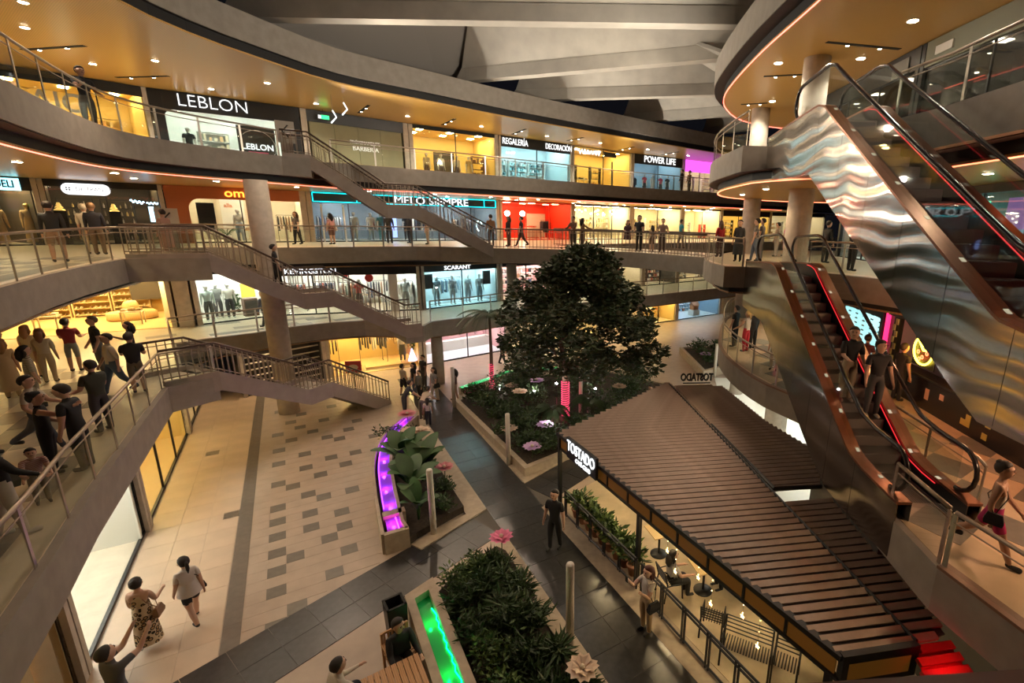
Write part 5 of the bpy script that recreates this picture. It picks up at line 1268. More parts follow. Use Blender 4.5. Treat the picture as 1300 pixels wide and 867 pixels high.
def table(s, fx, y, W, D, H, label, m=None, cols=GARM, seed=0, n=4):
    t = thing('display_table', label, 'display table', s.P(fx, y), s.ang, 'display tables in the shops'); m = m or M['white']; rg = random.Random(seed)
    MB().box((0, 0, H), (W, D, 0.05)).build('table_top', m, t)
    for sx in (-1, 1):
        for sy in (-1, 1): MB().box((sx * (W / 2 - 0.05), sy * (D / 2 - 0.05), H / 2), (0.05, 0.05, H)).build('leg', m, t)
    for i in range(n): MB().box((-W / 2 + (i + 0.5) * W / n, 0, H + 0.025 + 0.05), (W / n * 0.7, D * 0.6, 0.1 + 0.06 * (i % 2))).build('folded_stack', cmat(cols[rg.randrange(len(cols))]), t)
    return t
MW = mat('mannequin_white', (0.62, 0.60, 0.56), 0.5)
def mannequin(s, fx, y, label, top, bottom, legs=1.0, z=0.02, H=1.78, sleeve=0.45, dress=None, rz=0.0, female=False, skirt=None, headless=False):
    return figure('mannequin', label, 'mannequin', s.P(fx, y, max(z, 0.031)), s.ang + PI + rz, H, top, bottom, (0.6, 0.58, 0.55), MW, None, 'mannequins in shop windows', sleeve=sleeve, legs=legs, female=female, fingers=False, face=False, dress=dress, skirt=skirt, headless=headless, arms=((0.05, 0.2), (-0.05, 0.25)))

def finish_texts():
    bpy.context.view_layer.update()
    dg = bpy.context.evaluated_depsgraph_get()
    for o in TEXTS:
        me = bpy.data.meshes.new_from_object(o.evaluated_get(dg)); nm = o.name.split('.')[0]
        n = link(nm, me, o.parent); n.location = o.location; n.rotation_euler = o.rotation_euler; n.scale = o.scale
        bpy.data.objects.remove(o)
YEL = (1.0, 0.74, 0.30); GLD = (1.0, 0.68, 0.30); CYN = (0.62, 0.95, 1.0); WHT = (0.95, 1.0, 0.92); CRM = (1.0, 0.86, 0.58); RED = (1.0, 0.10, 0.03)
M['yellowwall'] = mat('yellow_wall', (0.70, 0.52, 0.20), 0.6); M['redwall'] = mat('red_wall', (0.62, 0.05, 0.02), 0.5); M['terracotta_wall'] = mat('terracotta_wall', (0.42, 0.13, 0.05), 0.7)
M['coolwall'] = mat('cool_wall', (0.60, 0.68, 0.70), 0.5); M['khaki'] = mat('khaki_hoarding', (0.26, 0.24, 0.14), 0.7, noise=(0.8, 0.12)); M['pinkwall'] = mat('pink_wall', (0.68, 0.42, 0.42), 0.6)
M['shopwhite'] = mat('shop_white', (0.72, 0.72, 0.66), 0.5); M['darkint'] = mat('dark_interior', (0.06, 0.05, 0.042), 0.6)
M['lettering'] = emis('lettering_white', (1, 1, 0.97), 0.95)
Z3, Z2, Z1, ZG = 14.58, 10.11, 6.11, 2.59

# ---- third gallery
s = Shop('gold lit gift shop with black header on the third gallery', (-25.68, 21.38), (-22.33, 25.36), L3, Z3, 4.5, M['yellowwall'], M['ply'], YEL, 13, 0.45, panes=3, pil=0.12)
s.sign('AIO', 0.42, 2.1, 1.1, mat('grey_letter', (0.55, 0.53, 0.48), 0.4), 0.9, 0.01, -0.25, 0.06)
shelf(s, 0.25, 4.1, 1.6, 2.2, 'gold lit gift shelf in the gold shop', 5, seed=1); shelf(s, 0.72, 4.1, 1.6, 2.2, 'gold lit gift shelf beside the ring lamp', 5, seed=2)
t = thing('ring_lamp', 'glowing ring lamp on a stand in the gold shop', 'lamp', s.P(0.55, 0.8), s.ang)
MB().tube([(0.22 * math.cos(a), 0, 1.35 + 0.22 * math.sin(a)) for a in [i * PI / 10 for i in range(20)]], 0.035, 6, closed=True).build('ring', emis('ring_glow', (1, 0.85, 0.5), 8), t); MB().tube([(0, 0, 0), (0, 0, 1.13)], 0.015, 6).build('stand', M['black'], t); MB().lathe([(0.18, 0), (0.18, 0.02)], 14).build('base', M['black'], t)

s = Shop('LEBLON shop with black portal and rounded bright window', (-22.33, 25.36), (-17.32, 29.18), L3, Z3, 4.0, M['shopwhite'], M['shopwhite'], WHT, 13, 0.85, M['black'], 1, pil=0.5, dark=True)
s.sign('LEBLON', 0.40, 2.93, 0.82, M['lettering'], 0.98, -0.012, -0.16)
mb = MB()
for sx, cx in ((1, 0.5), (-1, s.W - 0.5)):      # rounded portal corners
    vs = [(cx, -0.08, s.H - 0.85)] + [(cx + sx * (0.4 - 0.4 * math.sin(a)), -0.08, s.H - 0.85 - 0.4 + 0.4 * math.cos(a)) for a in [i * PI / 12 for i in range(7)]]
    mb.add(vs + [(x, 0.0, z) for x, y, z in vs], [tuple(range(8)), tuple(range(15, 7, -1))] + [(i, i + 8, (i + 1) % 8 + 8, (i + 1) % 8) for i in range(8)])
mb.build('portal_corner', M['black'], s.t)
b = s.board(0.66, 1.15, 1.7, 1.9, M['dark'], 0.12, 'poster_panel', 0.03)
s.sign('LEBLON', 0.66, 1.05, 0.42, M['lettering'], 0.95, 0.008, 0.09); MB().tube([(0.66 * s.W + 0.82 * math.cos(a), 0.09, 1.1 + 0.82 * math.sin(a)) for a in [-0.6 + i * 0.2 for i in range(16)]], 0.014, 5).build('poster_arc', M['white'], s.t)
b = s.board(0.66, 0.78, 0.9, 0.07, mat('pink_bar', (0.8, 0.15, 0.3), 0.5), 0.095, 'poster_bar', 0.01)
table(s, 0.36, 1.3, 1.1, 0.7, 0.85, 'white counter behind the bright window', n=3); shelf(s, 0.36, 3.7, 1.5, 2.0, 'cream shelf in the bright portal shop', 4, M['white'], seed=3)
mannequin(s, 0.2, 0.9, 'mannequin in black inside the bright portal', (0.03, 0.03, 0.03), (0.05, 0.05, 0.05))

s = Shop('shut shop with khaki hoarding announcing a barber', (-17.32, 29.18), (-12.82, 33.18), L3, Z3, 0.6, M['khaki'], M['midtile'], WARM, 0.4, 0.62, M['black'], 0, pil=0.3, lamps=1)
for k in range(4): MB().box((s.W * (0.07 + 0.215 * (k + 0.5)), 0.04, 1.36), (s.W * 0.213, 0.05, 2.7), 0).build('hoarding_panel', M['khaki'], s.t)
LP = mat('painted_lettering_glow', (0.75, 0.74, 0.68), 0.6, emit=(1, 1, 0.95), estr=0.25)  # faint glow added so the painted letters read as lit
s.sign('PRÓXIMAMENTE', 0.56, 1.85, 0.27, LP, 0.85, 0.0, 0.0, 0.012); s.sign('BARBERÍA', 0.56, 1.50, 0.36, LP, 0.95, 0.006, 0.0, 0.012)

s = Shop('gold lit fashion window on the third gallery', (-12.82, 33.18), (-7.81, 36.81), L3, Z3, 4.2, M['yellowwall'], M['ply'], YEL, 15, 0.22, panes=2, pil=0.25)
for k, (fx, tp) in enumerate(((0.22, (0.62, 0.52, 0.35)), (0.38, (0.66, 0.6, 0.48)), (0.56, (0.6, 0.55, 0.45)), (0.70, (0.55, 0.38, 0.16)))):
    mannequin(s, fx, 1.0, ('mannequin in tan top in the gold window', 'mannequin in cream top in the gold window', 'mannequin in pale top and dark trousers', 'mannequin in gold dress')[k], tp, (0.12, 0.08, 0.06), dress=(0.25, cmat((0.55, 0.36, 0.12))) if k == 3 else None, female=True)
shelf(s, 0.85, 1.6, 0.9, 1.9, 'dark timber ladder shelf in the gold window', 4, M['bark'], seed=5, cols=((0.2, 0.1, 0.05), (0.3, 0.2, 0.1)), per=3)
s.board(0.5, 1.1, 1.5, 2.0, M['darkint'], 2.6, 'partition', 0.06)

s = Shop('gift and decor shop with black header and icy white interior', (-7.81, 36.81), (-2.77, 40.83), L3, Z3, 3.6, M['coolwall'], M['coolwall'], CYN, 14, 0.72, M['black'], 2, pil=0.12)
s.sign('REGALERÍA', 0.21, 2.98, 0.60, M['lettering'], 0.70, 0.0); s.sign('DECORACIÓN', 0.80, 2.98, 0.58, M['lettering'], 0.64, 0.0)
for k in range(3): shelf(s, 0.22 + 0.28 * k, 3.2, 1.5, 2.1, ('white shelf of pale gifts by the black header', 'middle white shelf of pale gifts', 'white shelf of pale gifts by the perfume shop')[k], 5, M['white'], ((0.5, 0.75, 0.8), (0.7, 0.8, 0.8), (0.3, 0.6, 0.65), (0.1, 0.2, 0.22)), seed=8 + k)
t = thing('chandelier', 'white chandelier in the icy gift shop', 'lamp', s.P(0.25, 1.2, 2.5), s.ang)
for k in range(8): MB().ball((0.3 * math.cos(k * PI / 4), 0.3 * math.sin(k * PI / 4), -0.1), 0.05, 6).build('bulb', emis('cool_bulb', (0.8, 1, 1), 6), t)
MB().tube([(0, 0, 0.6), (0, 0, 0)], 0.01, 4).build('rod', M['steel'], t); MB().lathe([(0.32, -0.04), (0.32, 0)], 14).build('ring', M['steel'], t)
table(s, 0.55, 1.4, 1.4, 0.8, 0.8, 'glass table of ornaments in the icy gift shop', M['white'], ((0.6, 0.8, 0.85), (0.3, 0.5, 0.5)), 3, 6)

s = Shop('golden perfume shop with glowing script sign', (-2.77, 40.83), (2.27, 44.89), L3, Z3, 3.8, M['yellowwall'], M['ply'], YEL, 17, 0.0, panes=2, pil=0.12)
MB().tube([(0.08 * s.W + 0.36 * s.W * i / 40, -0.1, 2.95 + 0.16 * math.sin(i * 1.15) + 0.05 * math.sin(i * 2.7)) for i in range(41)], 0.045, 5).build('script_sign', M['signw'], s.t)
s.board(0.60, 2.95, 1.3, 0.36, M['black'])
shelf(s, 0.12, 1.2, 0.9, 2.0, 'black framed perfume stand', 4, M['black'], seed=12, kind='bottle'); table(s, 0.32, 1.6, 1.2, 0.7, 0.9, 'cream counter of perfume bottles in the golden shop', M['plaster'], seed=2, n=5)
shelf(s, 0.62, 2.2, 1.1, 2.1, 'black framed arch shelf', 4, M['black'], seed=13, kind='bottle', cols=((0.6, 0.4, 0.1), (0.2, 0.1, 0.05))); s.board(0.80, 1.3, 0.08, 2.6, M['black'], 1.2, 'door_frame', 0.1)

s = Shop('POWER LIFE sports shop with black header', (2.27, 44.89), (7.27, 48.22), L3, Z3, 3.8, mat('blue_grey_wall', (0.32, 0.42, 0.48), 0.6), M['midtile'], (0.75, 0.92, 1.0), 7, 0.8, M['black'], 2, pil=0.12)
s.sign('POWER LIFE', 0.52, 2.95, 0.78, M['lettering'], 0.88, 0.004)
for k, (fx, tp) in enumerate(((0.36, (0.6, 0.1, 0.15)), (0.52, (0.6, 0.62, 0.62)), (0.68, (0.65, 0.12, 0.2)), (0.82, (0.05, 0.05, 0.05)))):
    mannequin(s, fx, 0.9, ('mannequin in red sports top', 'mannequin in white tracksuit', 'mannequin in crimson sports top', 'mannequin in black sportswear')[k], tp, (0.06, 0.06, 0.07) if k != 1 else (0.6, 0.6, 0.6))
rack(s, 0.2, 1.8, 1.2, 'dark clothes rack in the sports shop', [(0.05, 0.05, 0.06), (0.1, 0.1, 0.12)], seed=4)

s = Shop('sparkling shop with purple lit header', (7.27, 48.22), (12.78, 51.87), L3, Z3, 3.6, M['plaster'], M['cream'], CRM, 9, 1.05, mat('purple_header', (0.3, 0.03, 0.35), 0.5, emit=(0.75, 0.10, 0.85), estr=0.9), 3, pil=0.1)
shelf(s, 0.3, 1.4, 1.6, 2.0, 'pale jewellery shelf under the purple header', 5, M['white'], seed=21, kind='bottle'); shelf(s, 0.7, 1.4, 1.6, 2.0, 'second pale jewellery shelf under the purple header', 5, M['white'], seed=22, kind='bottle')

# ---- second gallery
s = Shop('shop with cyan light box and draped gold figures', (-26.1, 20.48), (-25.28, 22.22), L2, Z2, 4, M['darkint'], M['midtile'], GLD, 14, 0.55, M['recess'], 1, pil=0.06)
s.board(0.35, 2.60, 1.45, 0.5, mat('cyan_lightbox', (0.1, 0.3, 0.35), 0.5, emit=(0.30, 0.85, 0.95), estr=1.8)); s.sign('SUZUELI', 0.35, 2.6, 0.42, M['blackmat'], 0.7, 0.01, -0.13)
s2 = Shop('dark jeweller with glowing white pill shaped sign', (-25.28, 22.22), (-22.41, 25.28), L2, Z2, 4, M['darkint'], M['midtile'], GLD, 5, 0.3, M['recess'], 2, M['darkglass'] if False else M['shopglass'], pil=0.16)
mb = MB(); cx, cz, hw, hh = 0.36 * s2.W, 2.52, 0.80, 0.25
pts = [(cx + hw - hh + hh * math.cos(a), cz + hh * math.sin(a)) for a in [-PI / 2 + i * PI / 10 for i in range(11)]] + [(cx - hw + hh + hh * math.cos(a), cz + hh * math.sin(a)) for a in [PI / 2 + i * PI / 10 for i in range(11)]]
k = len(pts); mb.add([(x, -0.15, z) for x, z in pts] + [(x, -0.04, z) for x, z in pts], [tuple(range(k)), tuple(range(2 * k - 1, k - 1, -1))] + [(i, i + k, (i + 1) % k + k, (i + 1) % k) for i in range(k)]); mb.build('sign_board', emis('pill_sign', (1, 0.98, 1.0), 1.1), s2.t)
s2.sign('DE TRANSIT', 0.42, 2.52, 0.24, mat('pale_grey_letter', (0.35, 0.35, 0.4), 0.6), 0.9, 0.0, -0.16, 0.006)
for q in range(4): MB().ball((cx - 0.58 + 0.09 * (q % 2) * 1.0 - 0.045, -0.155, cz + 0.09 * (q // 2) - 0.045), 0.035, 6).build('sign_emblem', M['blackmat'], s2.t)
for k in range(2):
    figure('statue', 'draped gold figure behind the cyan sign' if k == 0 else 'draped gold figure by the dark jeweller', 'statue', s.P(0.35 + 0.5 * k, 0.7), s.ang + PI, 1.8, (0.55, 0.40, 0.22), (0.5, 0.36, 0.2), (0.5, 0.36, 0.2), mat('gold_leaf', (0.6, 0.42, 0.2), 0.35, 0.6), None, 'draped gold figures', sleeve=1.0, fingers=False, face=False, dress=(0.48, cmat((0.52, 0.38, 0.2))))
for k, fx in enumerate((0.12, 0.55)):
    t = thing('golden_pagoda', 'small golden tiered ornament in the dark jeweller window', 'ornament', s2.P(fx, 0.6, 1.55), s2.ang, 'golden ornaments')
    for q in range(3): MB().lathe([(0.2 - 0.05 * q, 0), (0.16 - 0.05 * q, 0.06), (0.05, 0.12)], 12, (0, 0, 0.12 * q)).build('tier', mat('glow_gold', (0.6, 0.4, 0.12), 0.3, 0.7, (1, 0.6, 0.15), 0.5), t)
    MB().box((0, 0, -0.75), (0.4, 0.4, 1.5)).build('plinth', M['black'], t)
for k in range(2): shelf(s2, 0.25 + 0.35 * k, 2.0, 1.2, 2.1, ('black cabinet of gold trinkets', 'second black cabinet of gold trinkets')[k], 5, M['black'], ((0.6, 0.45, 0.2), (0.3, 0.25, 0.2), (0.6, 0.55, 0.5)), seed=31 + k, kind='bottle')
M['neonb'] = emis('neon_blue', (0.45, 0.75, 1.0), 6)
MB().tube([(0.70 * s2.W + 0.5 * i / 24, 0.3, 2.08 + 0.07 * math.sin(i * 0.9) - 0.004 * i) for i in range(25)], 0.022, 5).build('neon_script', M['neonb'], s2.t)
MB().tube([(0.84 * s2.W + 0.42 * i / 18, 0.3, 1.98 + 0.05 * math.sin(i * 1.1)) for i in range(19)], 0.02, 5).build('neon_script', M['neonb'], s2.t)
MB().box((0.87 * s2.W, 0.3, 1.45), (0.2, 0.03, 0.75)).build('neon_panel', emis('neon_panel_blue', (0.4, 0.75, 1.0), 2.5), s2.t)

s = Shop('terracotta shop with rounded arch and orange neon name', (-22.41, 25.28), (-17.48, 29.04), L2, Z2, 3.8, M['plaster'], M['cream'], CRM, 14, 0.62, M['terracotta_wall'], 2, pil=0.0)
MB().box((0.47, -0.02, (s.H - 0.62) / 2), (0.86, 0.12, s.H - 0.62)).build('portal_wall', M['terracotta_wall'], s.t); MB().box((s.W - 0.16, -0.03, s.H / 2), (0.3, 0.14, s.H)).build('pilaster', M['column'], s.t)
mb = MB(); vs = [(0.9, -0.08, s.H - 0.62)] + [(0.9 + 0.5 - 0.5 * math.sin(a), -0.08, s.H - 1.12 + 0.5 * math.cos(a)) for a in [i * PI / 14 for i in range(8)]]
mb.add(vs + [(x, 0.04, z) for x, y, z in vs], [tuple(range(9)), tuple(range(17, 8, -1))] + [(i, i + 9, (i + 1) % 9 + 9, (i + 1) % 9) for i in range(9)]).build('portal_corner', M['terracotta_wall'], s.t)
s.sign('omalia', 0.54, 2.62, 0.62, emis('neon_orange', (1.0, 0.30, 0.03), 2.5), 1.1, 0.004)
s.board(0.25, 1.35, 0.75, 1.5, M['black'], 0.5, 'screen', 0.06); s.board(0.44, 1.2, 1.1, 2.3, M['shopwhite'], 2.2, 'partition', 0.05); s.board(0.62, 1.2, 0.9, 2.3, M['terracotta_wall'], 2.3, 'partition', 0.05)
s.sign('alla', 0.41, 2.0, 0.30, mat('terracotta_letter', (0.6, 0.25, 0.15), 0.5), 1.0, 0.01, 2.14)
mannequin(s, 0.47, 1.0, 'mannequin in white top and patterned skirt', (0.62, 0.62, 0.6), (0.35, 0.42, 0.55), skirt=(0.25, cmat((0.35, 0.42, 0.55))), female=True); mannequin(s, 0.62, 1.0, 'mannequin in blue denim jacket', (0.14, 0.22, 0.40), (0.6, 0.58, 0.55))
t = thing('potted_palm', 'potted palm in the terracotta shop', 'potted plant', s.P(0.37, 0.8), s.ang); MB().lathe([(0.14, 0), (0.2, 0.35), (0.16, 0.35), (0.0001, 0.3)], 12).build('pot', M['white'], t, True)
for i in range(9):
    mb = MB(); frond(mb, i * 0.7, 0.6, 0.9, 0.55, 10, 0.16); f = mb.build('frond', M['leaf2'], t); f.location.z = 0.35
for k in range(7): MB().box((0.95 + 0.14 * k, 3.55, 1.3), (0.10, 0.10, 2.5)).build('curtain_fold', M['plaster'], s.t)
rack(s, 0.85, 1.8, 1.0, 'clothes rack by the terracotta shop door', [(0.03, 0.03, 0.03), (0.3, 0.2, 0.12)], seed=6); table(s, 0.55, 1.7, 1.2, 0.4, 0.6, 'pale timber plinth in the terracotta shop', M['ply'], seed=7)

s = Shop('MELO SIEMPRE clothes shop with teal neon frame', (-17.48, 29.04), (-7.85, 36.78), L2, Z2, 3.8, mat('slate_wall', (0.16, 0.18, 0.20), 0.5), M['midtile'], (0.85, 0.95, 1.0), 26, 0.62, mat('teal_dark_header', (0.02, 0.045, 0.05), 0.35), 6, pil=0.25)
s.sign('MELO SIEMPRE', 0.60, 2.60, 0.66, M['signw'], 1.18, 0.0)
for zz in (2.36, 2.86): MB().box((s.W / 2, -0.1, zz), (s.W - 0.7, 0.03, 0.03)).build('neon_tube', M['teal'], s.t)
for x in (0.35, 0.22 * s.W, 0.90 * s.W, s.W - 0.35): MB().box((x, -0.1, 2.61), (0.03, 0.03, 0.5)).build('neon_tube', M['teal'], s.t)
for x in (0.06, 0.155): MB().box((x * s.W, -0.02, 1.1), (0.09, 0.1, 2.2)).build('door_frame', M['white'], s.t)
for k, (fx, tp, bt) in enumerate(((0.21, (0.55, 0.56, 0.55), (0.5, 0.5, 0.45)), (0.29, (0.6, 0.58, 0.52), (0.25, 0.3, 0.32)), (0.34, (0.05, 0.2, 0.25), (0.1, 0.3, 0.35)), (0.47, (0.05, 0.05, 0.06), (0.06, 0.06, 0.07)), (0.80, (0.3, 0.3, 0.34), (0.1, 0.1, 0.12)))):
    mannequin(s, fx, 0.7, ('mannequin with sash and khaki trousers under the teal neon', 'mannequin in cream top and grey jeans', 'mannequin in teal clothes', 'mannequin in black suit', 'mannequin in grey sweater by the neon eye')[k], tp, bt)
for k in range(4): rack(s, 0.12 + 0.24 * k, 2.4, 1.4, ('clothes rack behind the shop door', 'clothes rack behind the sash mannequin', 'clothes rack in the shop middle', 'clothes rack by the neon eye')[k], seed=40 + k)
MB().box((0.40 * s.W, 0.5, 1.0), (0.35, 0.05, 1.5)).build('screen', emis('blue_screen', (0.3, 0.4, 1.0), 1.6), s.t)
MB().tube([(0.875 * s.W + 0.2 * math.cos(a), 0.2, 1.05 + 0.36 * math.sin(a)) for a in [i * PI / 8 for i in range(13)]], 0.025, 5).build('neon_eye', emis('neon_ice', (0.7, 0.95, 1), 6), s.t)

s = Shop('red lit shop behind the bridge', (-7.85, 36.78), (-2.69, 40.9), L2, Z2, 3.8, M['redwall'], M['plaster'], (1.0, 0.42, 0.18), 12, 0.12, M['redwall'], 3, pil=0.12, frame=M['redwall'])
for k, fx in enumerate((0.16, 0.36)):
    t = thing('pendant_lamp', 'round glowing pendant in the red shop', 'lamp', s.P(fx, 0.8, 2.0), s.ang, 'pendants in the red shop'); MB().ball((0, 0, 0), 0.2, 12).build('globe', M['lamp'], t); MB().tube([(0, 0, 0.2), (0, 0, 0.85)], 0.01, 4).build('cord', M['black'], t)
table(s, 0.55, 1.5, 1.0, 0.8, 0.9, 'cream counter in the red shop', M['plaster'], ((0.5, 0.1, 0.05), (0.6, 0.5, 0.4)), 2); s.board(0.66, 1.1, 1.8, 1.9, M['plaster'], 2.2, 'arch_panel', 0.1); rack(s, 0.72, 1.3, 0.8, 'dark coats on a rack in the red shop', [(0.04, 0.03, 0.03)], seed=9)

s = Shop('cream shop glittering with hanging lamps', (-2.69, 40.9), (2.32, 44.94), L2, Z2, 3.8, mat('glow_cream', (0.72, 0.62, 0.38), 0.6), M['cream'], CRM, 20, 0.12, panes=3, pil=0.1)
rg = random.Random(5)
for k in range(22):
    t = thing('hanging_lamp', 'small glittering hanging lamp in the cream shop', 'lamp', s.P(0.06 + 0.86 * rg.random(), 0.4 + 1.5 * rg.random(), 2.1 + 0.5 * rg.random()), 0, 'hanging lamps in the cream shop'); MB().ball((0, 0, 0), 0.06, 7).build('bulb', M['lamp'], t); MB().tube([(0, 0, 0.06), (0, 0, 0.5)], 0.006, 4).build('cord', M['black'], t)
for k in range(3): shelf(s, 0.2 + 0.3 * k, 2.8, 1.6, 1.9, ('cream lamp shelf by the red shop', 'cream lamp shelf in the middle', 'cream lamp shelf by the pale shop')[k], 4, M['plaster'], ((0.7, 0.6, 0.4), (0.6, 0.45, 0.2)), seed=60 + k)
s = Shop('pale cream shop with fairy lights', (2.32, 44.94), (7.56, 48.42), L2, Z2, 3.8, mat('glow_cream', (0.72, 0.62, 0.38), 0.6), M['cream'], CRM, 18, 0.12, panes=2, pil=0.3)
for k in range(2): shelf(s, 0.3 + 0.4 * k, 2.4, 1.7, 1.9, ('cream shelf under the fairy lights', 'cream shelf beside the mirror')[k], 4, M['plaster'], ((0.7, 0.6, 0.4), (0.6, 0.45, 0.2)), seed=70 + k)
t = thing('round_mirror', 'round mirror on a stand in the pale cream shop', 'mirror', s.P(0.75, 0.9), s.ang); MB().tube([(0.3 * math.cos(a), 0, 1.2 + 0.42 * math.sin(a)) for a in [i * PI / 10 for i in range(20)]], 0.03, 6, closed=True).build('frame', M['white'], t); MB().box((0, 0, 0.4), (0.04, 0.04, 0.8)).build('stand', M['white'], t)
s = Shop('cream shoe shop with red display', (7.56, 48.42), (12.01, 51.36), L2, Z2, 3.8, mat('glow_cream', (0.72, 0.62, 0.38), 0.6), M['cream'], CRM, 17, 0.12, panes=2, pil=0.1)
shelf(s, 0.4, 2.2, 1.8, 1.6, 'white shoe shelf in the cream shoe shop', 4, M['white'], seed=80, kind='shoe'); shelf(s, 0.8, 1.6, 0.7, 1.4, 'red shoe display in the cream shoe shop', 3, M['redwall'], seed=81, kind='shoe', per=3)
s = Shop('gold shop with black header behind the island', (12.01, 51.36), (18.5, 55.6), L2, Z2, 3.8, M['yellowwall'], M['cream'], YEL, 16, 0.6, M['black'], 3, pil=0.1)
shelf(s, 0.3, 1.6, 2.2, 1.9, 'gold shelf of ornaments behind the island', 4, M['black'], seed=82); shelf(s, 0.75, 1.6, 2.2, 1.9, 'gold shelf of boxes behind the island', 4, M['black'], seed=83)
s = Shop('cream shop behind the island columns', (18.5, 55.6), (27, 61), L2, Z2, 3.8, M['plaster'], M['cream'], CRM, 14, 0.4, M['black'], 3, pil=0.1)
shelf(s, 0.3, 1.6, 2.4, 1.9, 'cream shelf behind the island columns', 4, M['white'], seed=84); shelf(s, 0.7, 1.6, 2.4, 1.9, 'second cream shelf behind the island columns', 4, M['white'], seed=85)

# ---- first gallery
s = Shop('yellow lit shoe and sofa shop behind the crowd', (-26.3, 17.62), (-19.7, 21.67), L1, Z1, 5.0, M['yellowwall'], M['ply'], YEL, 15, 0.12, panes=0, pil=0.12, lamps=5)
for k in range(4): shelf(s, 0.11 + 0.19 * k, 4.6, 1.36, 2.0, ('yellow shoe shelf behind the crowd', 'second yellow shoe shelf behind the crowd', 'yellow shoe shelf near the sofa', 'yellow shoe shelf beside the dark screen')[k], 6, M['ply'], ((0.6, 0.5, 0.3), (0.4, 0.25, 0.12), (0.7, 0.65, 0.5)), 8, seed=90 + k, kind='shoe')
shelf(s, 0.925, 2.6, 1.6, 2.2, 'white shoe shelf along the yellow shop side', 6, M['white'], seed=95, rz=-PI / 2, kind='shoe', per=7)
s.board(0.80, 1.45, 1.7, 1.3, M['darkint'], 4.3, 'dark_screen', 0.06)
t = thing('curved_sofa', 'rounded tan sofa display in the yellow shop', 'sofa', s.P(0.72, 2.9), s.ang + 0.2)
MB().lathe([(0.55, 0), (0.62, 0.05), (0.62, 0.36), (0.55, 0.44), (0.0001, 0.45)], 22, (0, 0, 0), 1.5, 0.8).build('seat', M['ply'], t, True); MB().lathe([(0.30, 0.45), (0.28, 0.8), (0.2, 0.92), (0.0001, 0.94)], 16).build('back_cushion', M['ply'], t, True)
for k, fx in enumerate((0.40, 0.76, 0.16)): table(s, fx, 1.6, 0.8, 0.6, 0.6, ('pale plinth of shoes near the crowd', 'low pale plinth of shoes by the sofa', 'pale plinth of bags behind the crowd')[k], M['plaster'], ((0.6, 0.5, 0.35), (0.3, 0.2, 0.1)), 20 + k, 3)

s = Shop('white fashion window beside the tall column', (-19.13, 22.02), (-17.15, 24.58), L1, Z1, 2.2, M['shopwhite'], M['cream'], WHT, 13, 0.15, panes=1, pil=0.2)
s_l = s
mannequin(s, 0.22, 0.7, 'mannequin in pale green jacket by the white pillar', (0.42, 0.50, 0.44), (0.08, 0.09, 0.08), sleeve=1.0); mannequin(s, 0.5, 0.9, 'mannequin in cream knit and dark trousers', (0.5, 0.48, 0.4), (0.06, 0.06, 0.06)); mannequin(s, 0.38, 1.3, 'mannequin in dark jacket behind the green one', (0.12, 0.12, 0.11), (0.08, 0.08, 0.08), sleeve=1.0)
bush('leafy plant in the white fashion window', s.P(0.60, 1.55), 0.26, 1.4, 260, [M['leaf2']], 0.22, 300, None, 'window_plant', 'plant'); s.board(0.76, 1.35, 0.6, 0.7, mat('amber_panel', (0.6, 0.35, 0.05), 0.4, emit=(1, 0.55, 0.08), estr=0.8), 0.9, 'amber_panel', 0.05)
t = thing('amber_stand', 'dark cabinet under the amber panel', 'cabinet', s.P(0.76, 0.9), s.ang); MB().box((0, 0, 0.45), (0.6, 0.4, 0.9)).build('body', M['bark'], t); MB().box((0, -0.21, 0.45), (0.5, 0.02, 0.7)).build('door', M['darkint'], t)

s = Shop('KEVINGSTON clothes shop with black header', (-17.15, 24.58), (-10.38, 27.14), L1, Z1, 3.2, M['shopwhite'], M['cream'], (1.0, 0.97, 0.86), 15, 0.42, M['black'], 4, pil=0.15)
s.sign('KEVINGSTON', 0.26, 2.31, 0.36, M['signw'], 1.08, 0.0)
MB().box((0.80 * s.W, -0.02, 1.05), (0.45, 0.1, 2.1)).build('pilaster', M['white'], s.t)
for k in range(5): rack(s, 0.1 + 0.19 * k, 1.3 + 0.6 * (k % 2), 1.1, ('rack of cream clothes near the column', 'rack of mixed clothes under the white sign', 'rack of dark coats in the shop middle', 'rack of clothes behind the red shirt', 'rack of grey clothes by the white pillar')[k], seed=100 + k)
mannequin(s, 0.55, 0.6, 'mannequin in coral red shirt', (0.62, 0.10, 0.09), (0.2, 0.18, 0.16), headless=False); mannequin(s, 0.88, 0.8, 'mannequin in pale blue shirt by the white pillar', (0.4, 0.48, 0.5), (0.3, 0.3, 0.28))
s.board(0.47, 2.0, 0.28, 0.28, mat('red_square', (0.7, 0.03, 0.03), 0.5), 0.3, 'red_sign', 0.03); mb = MB().lathe([(0.22, 0), (0.22, 0.03)], 18); o = mb.build('red_disc', mat('red_square', (0.7, 0.03, 0.03), 0.5), s.t); o.location = (0.63 * s.W, 0.5, 1.85); o.rotation_euler.x = PI / 2
table(s, 0.60, 2.7, 1.1, 0.5, 0.6, 'pale timber table in the clothes shop', M['ply'], seed=31)

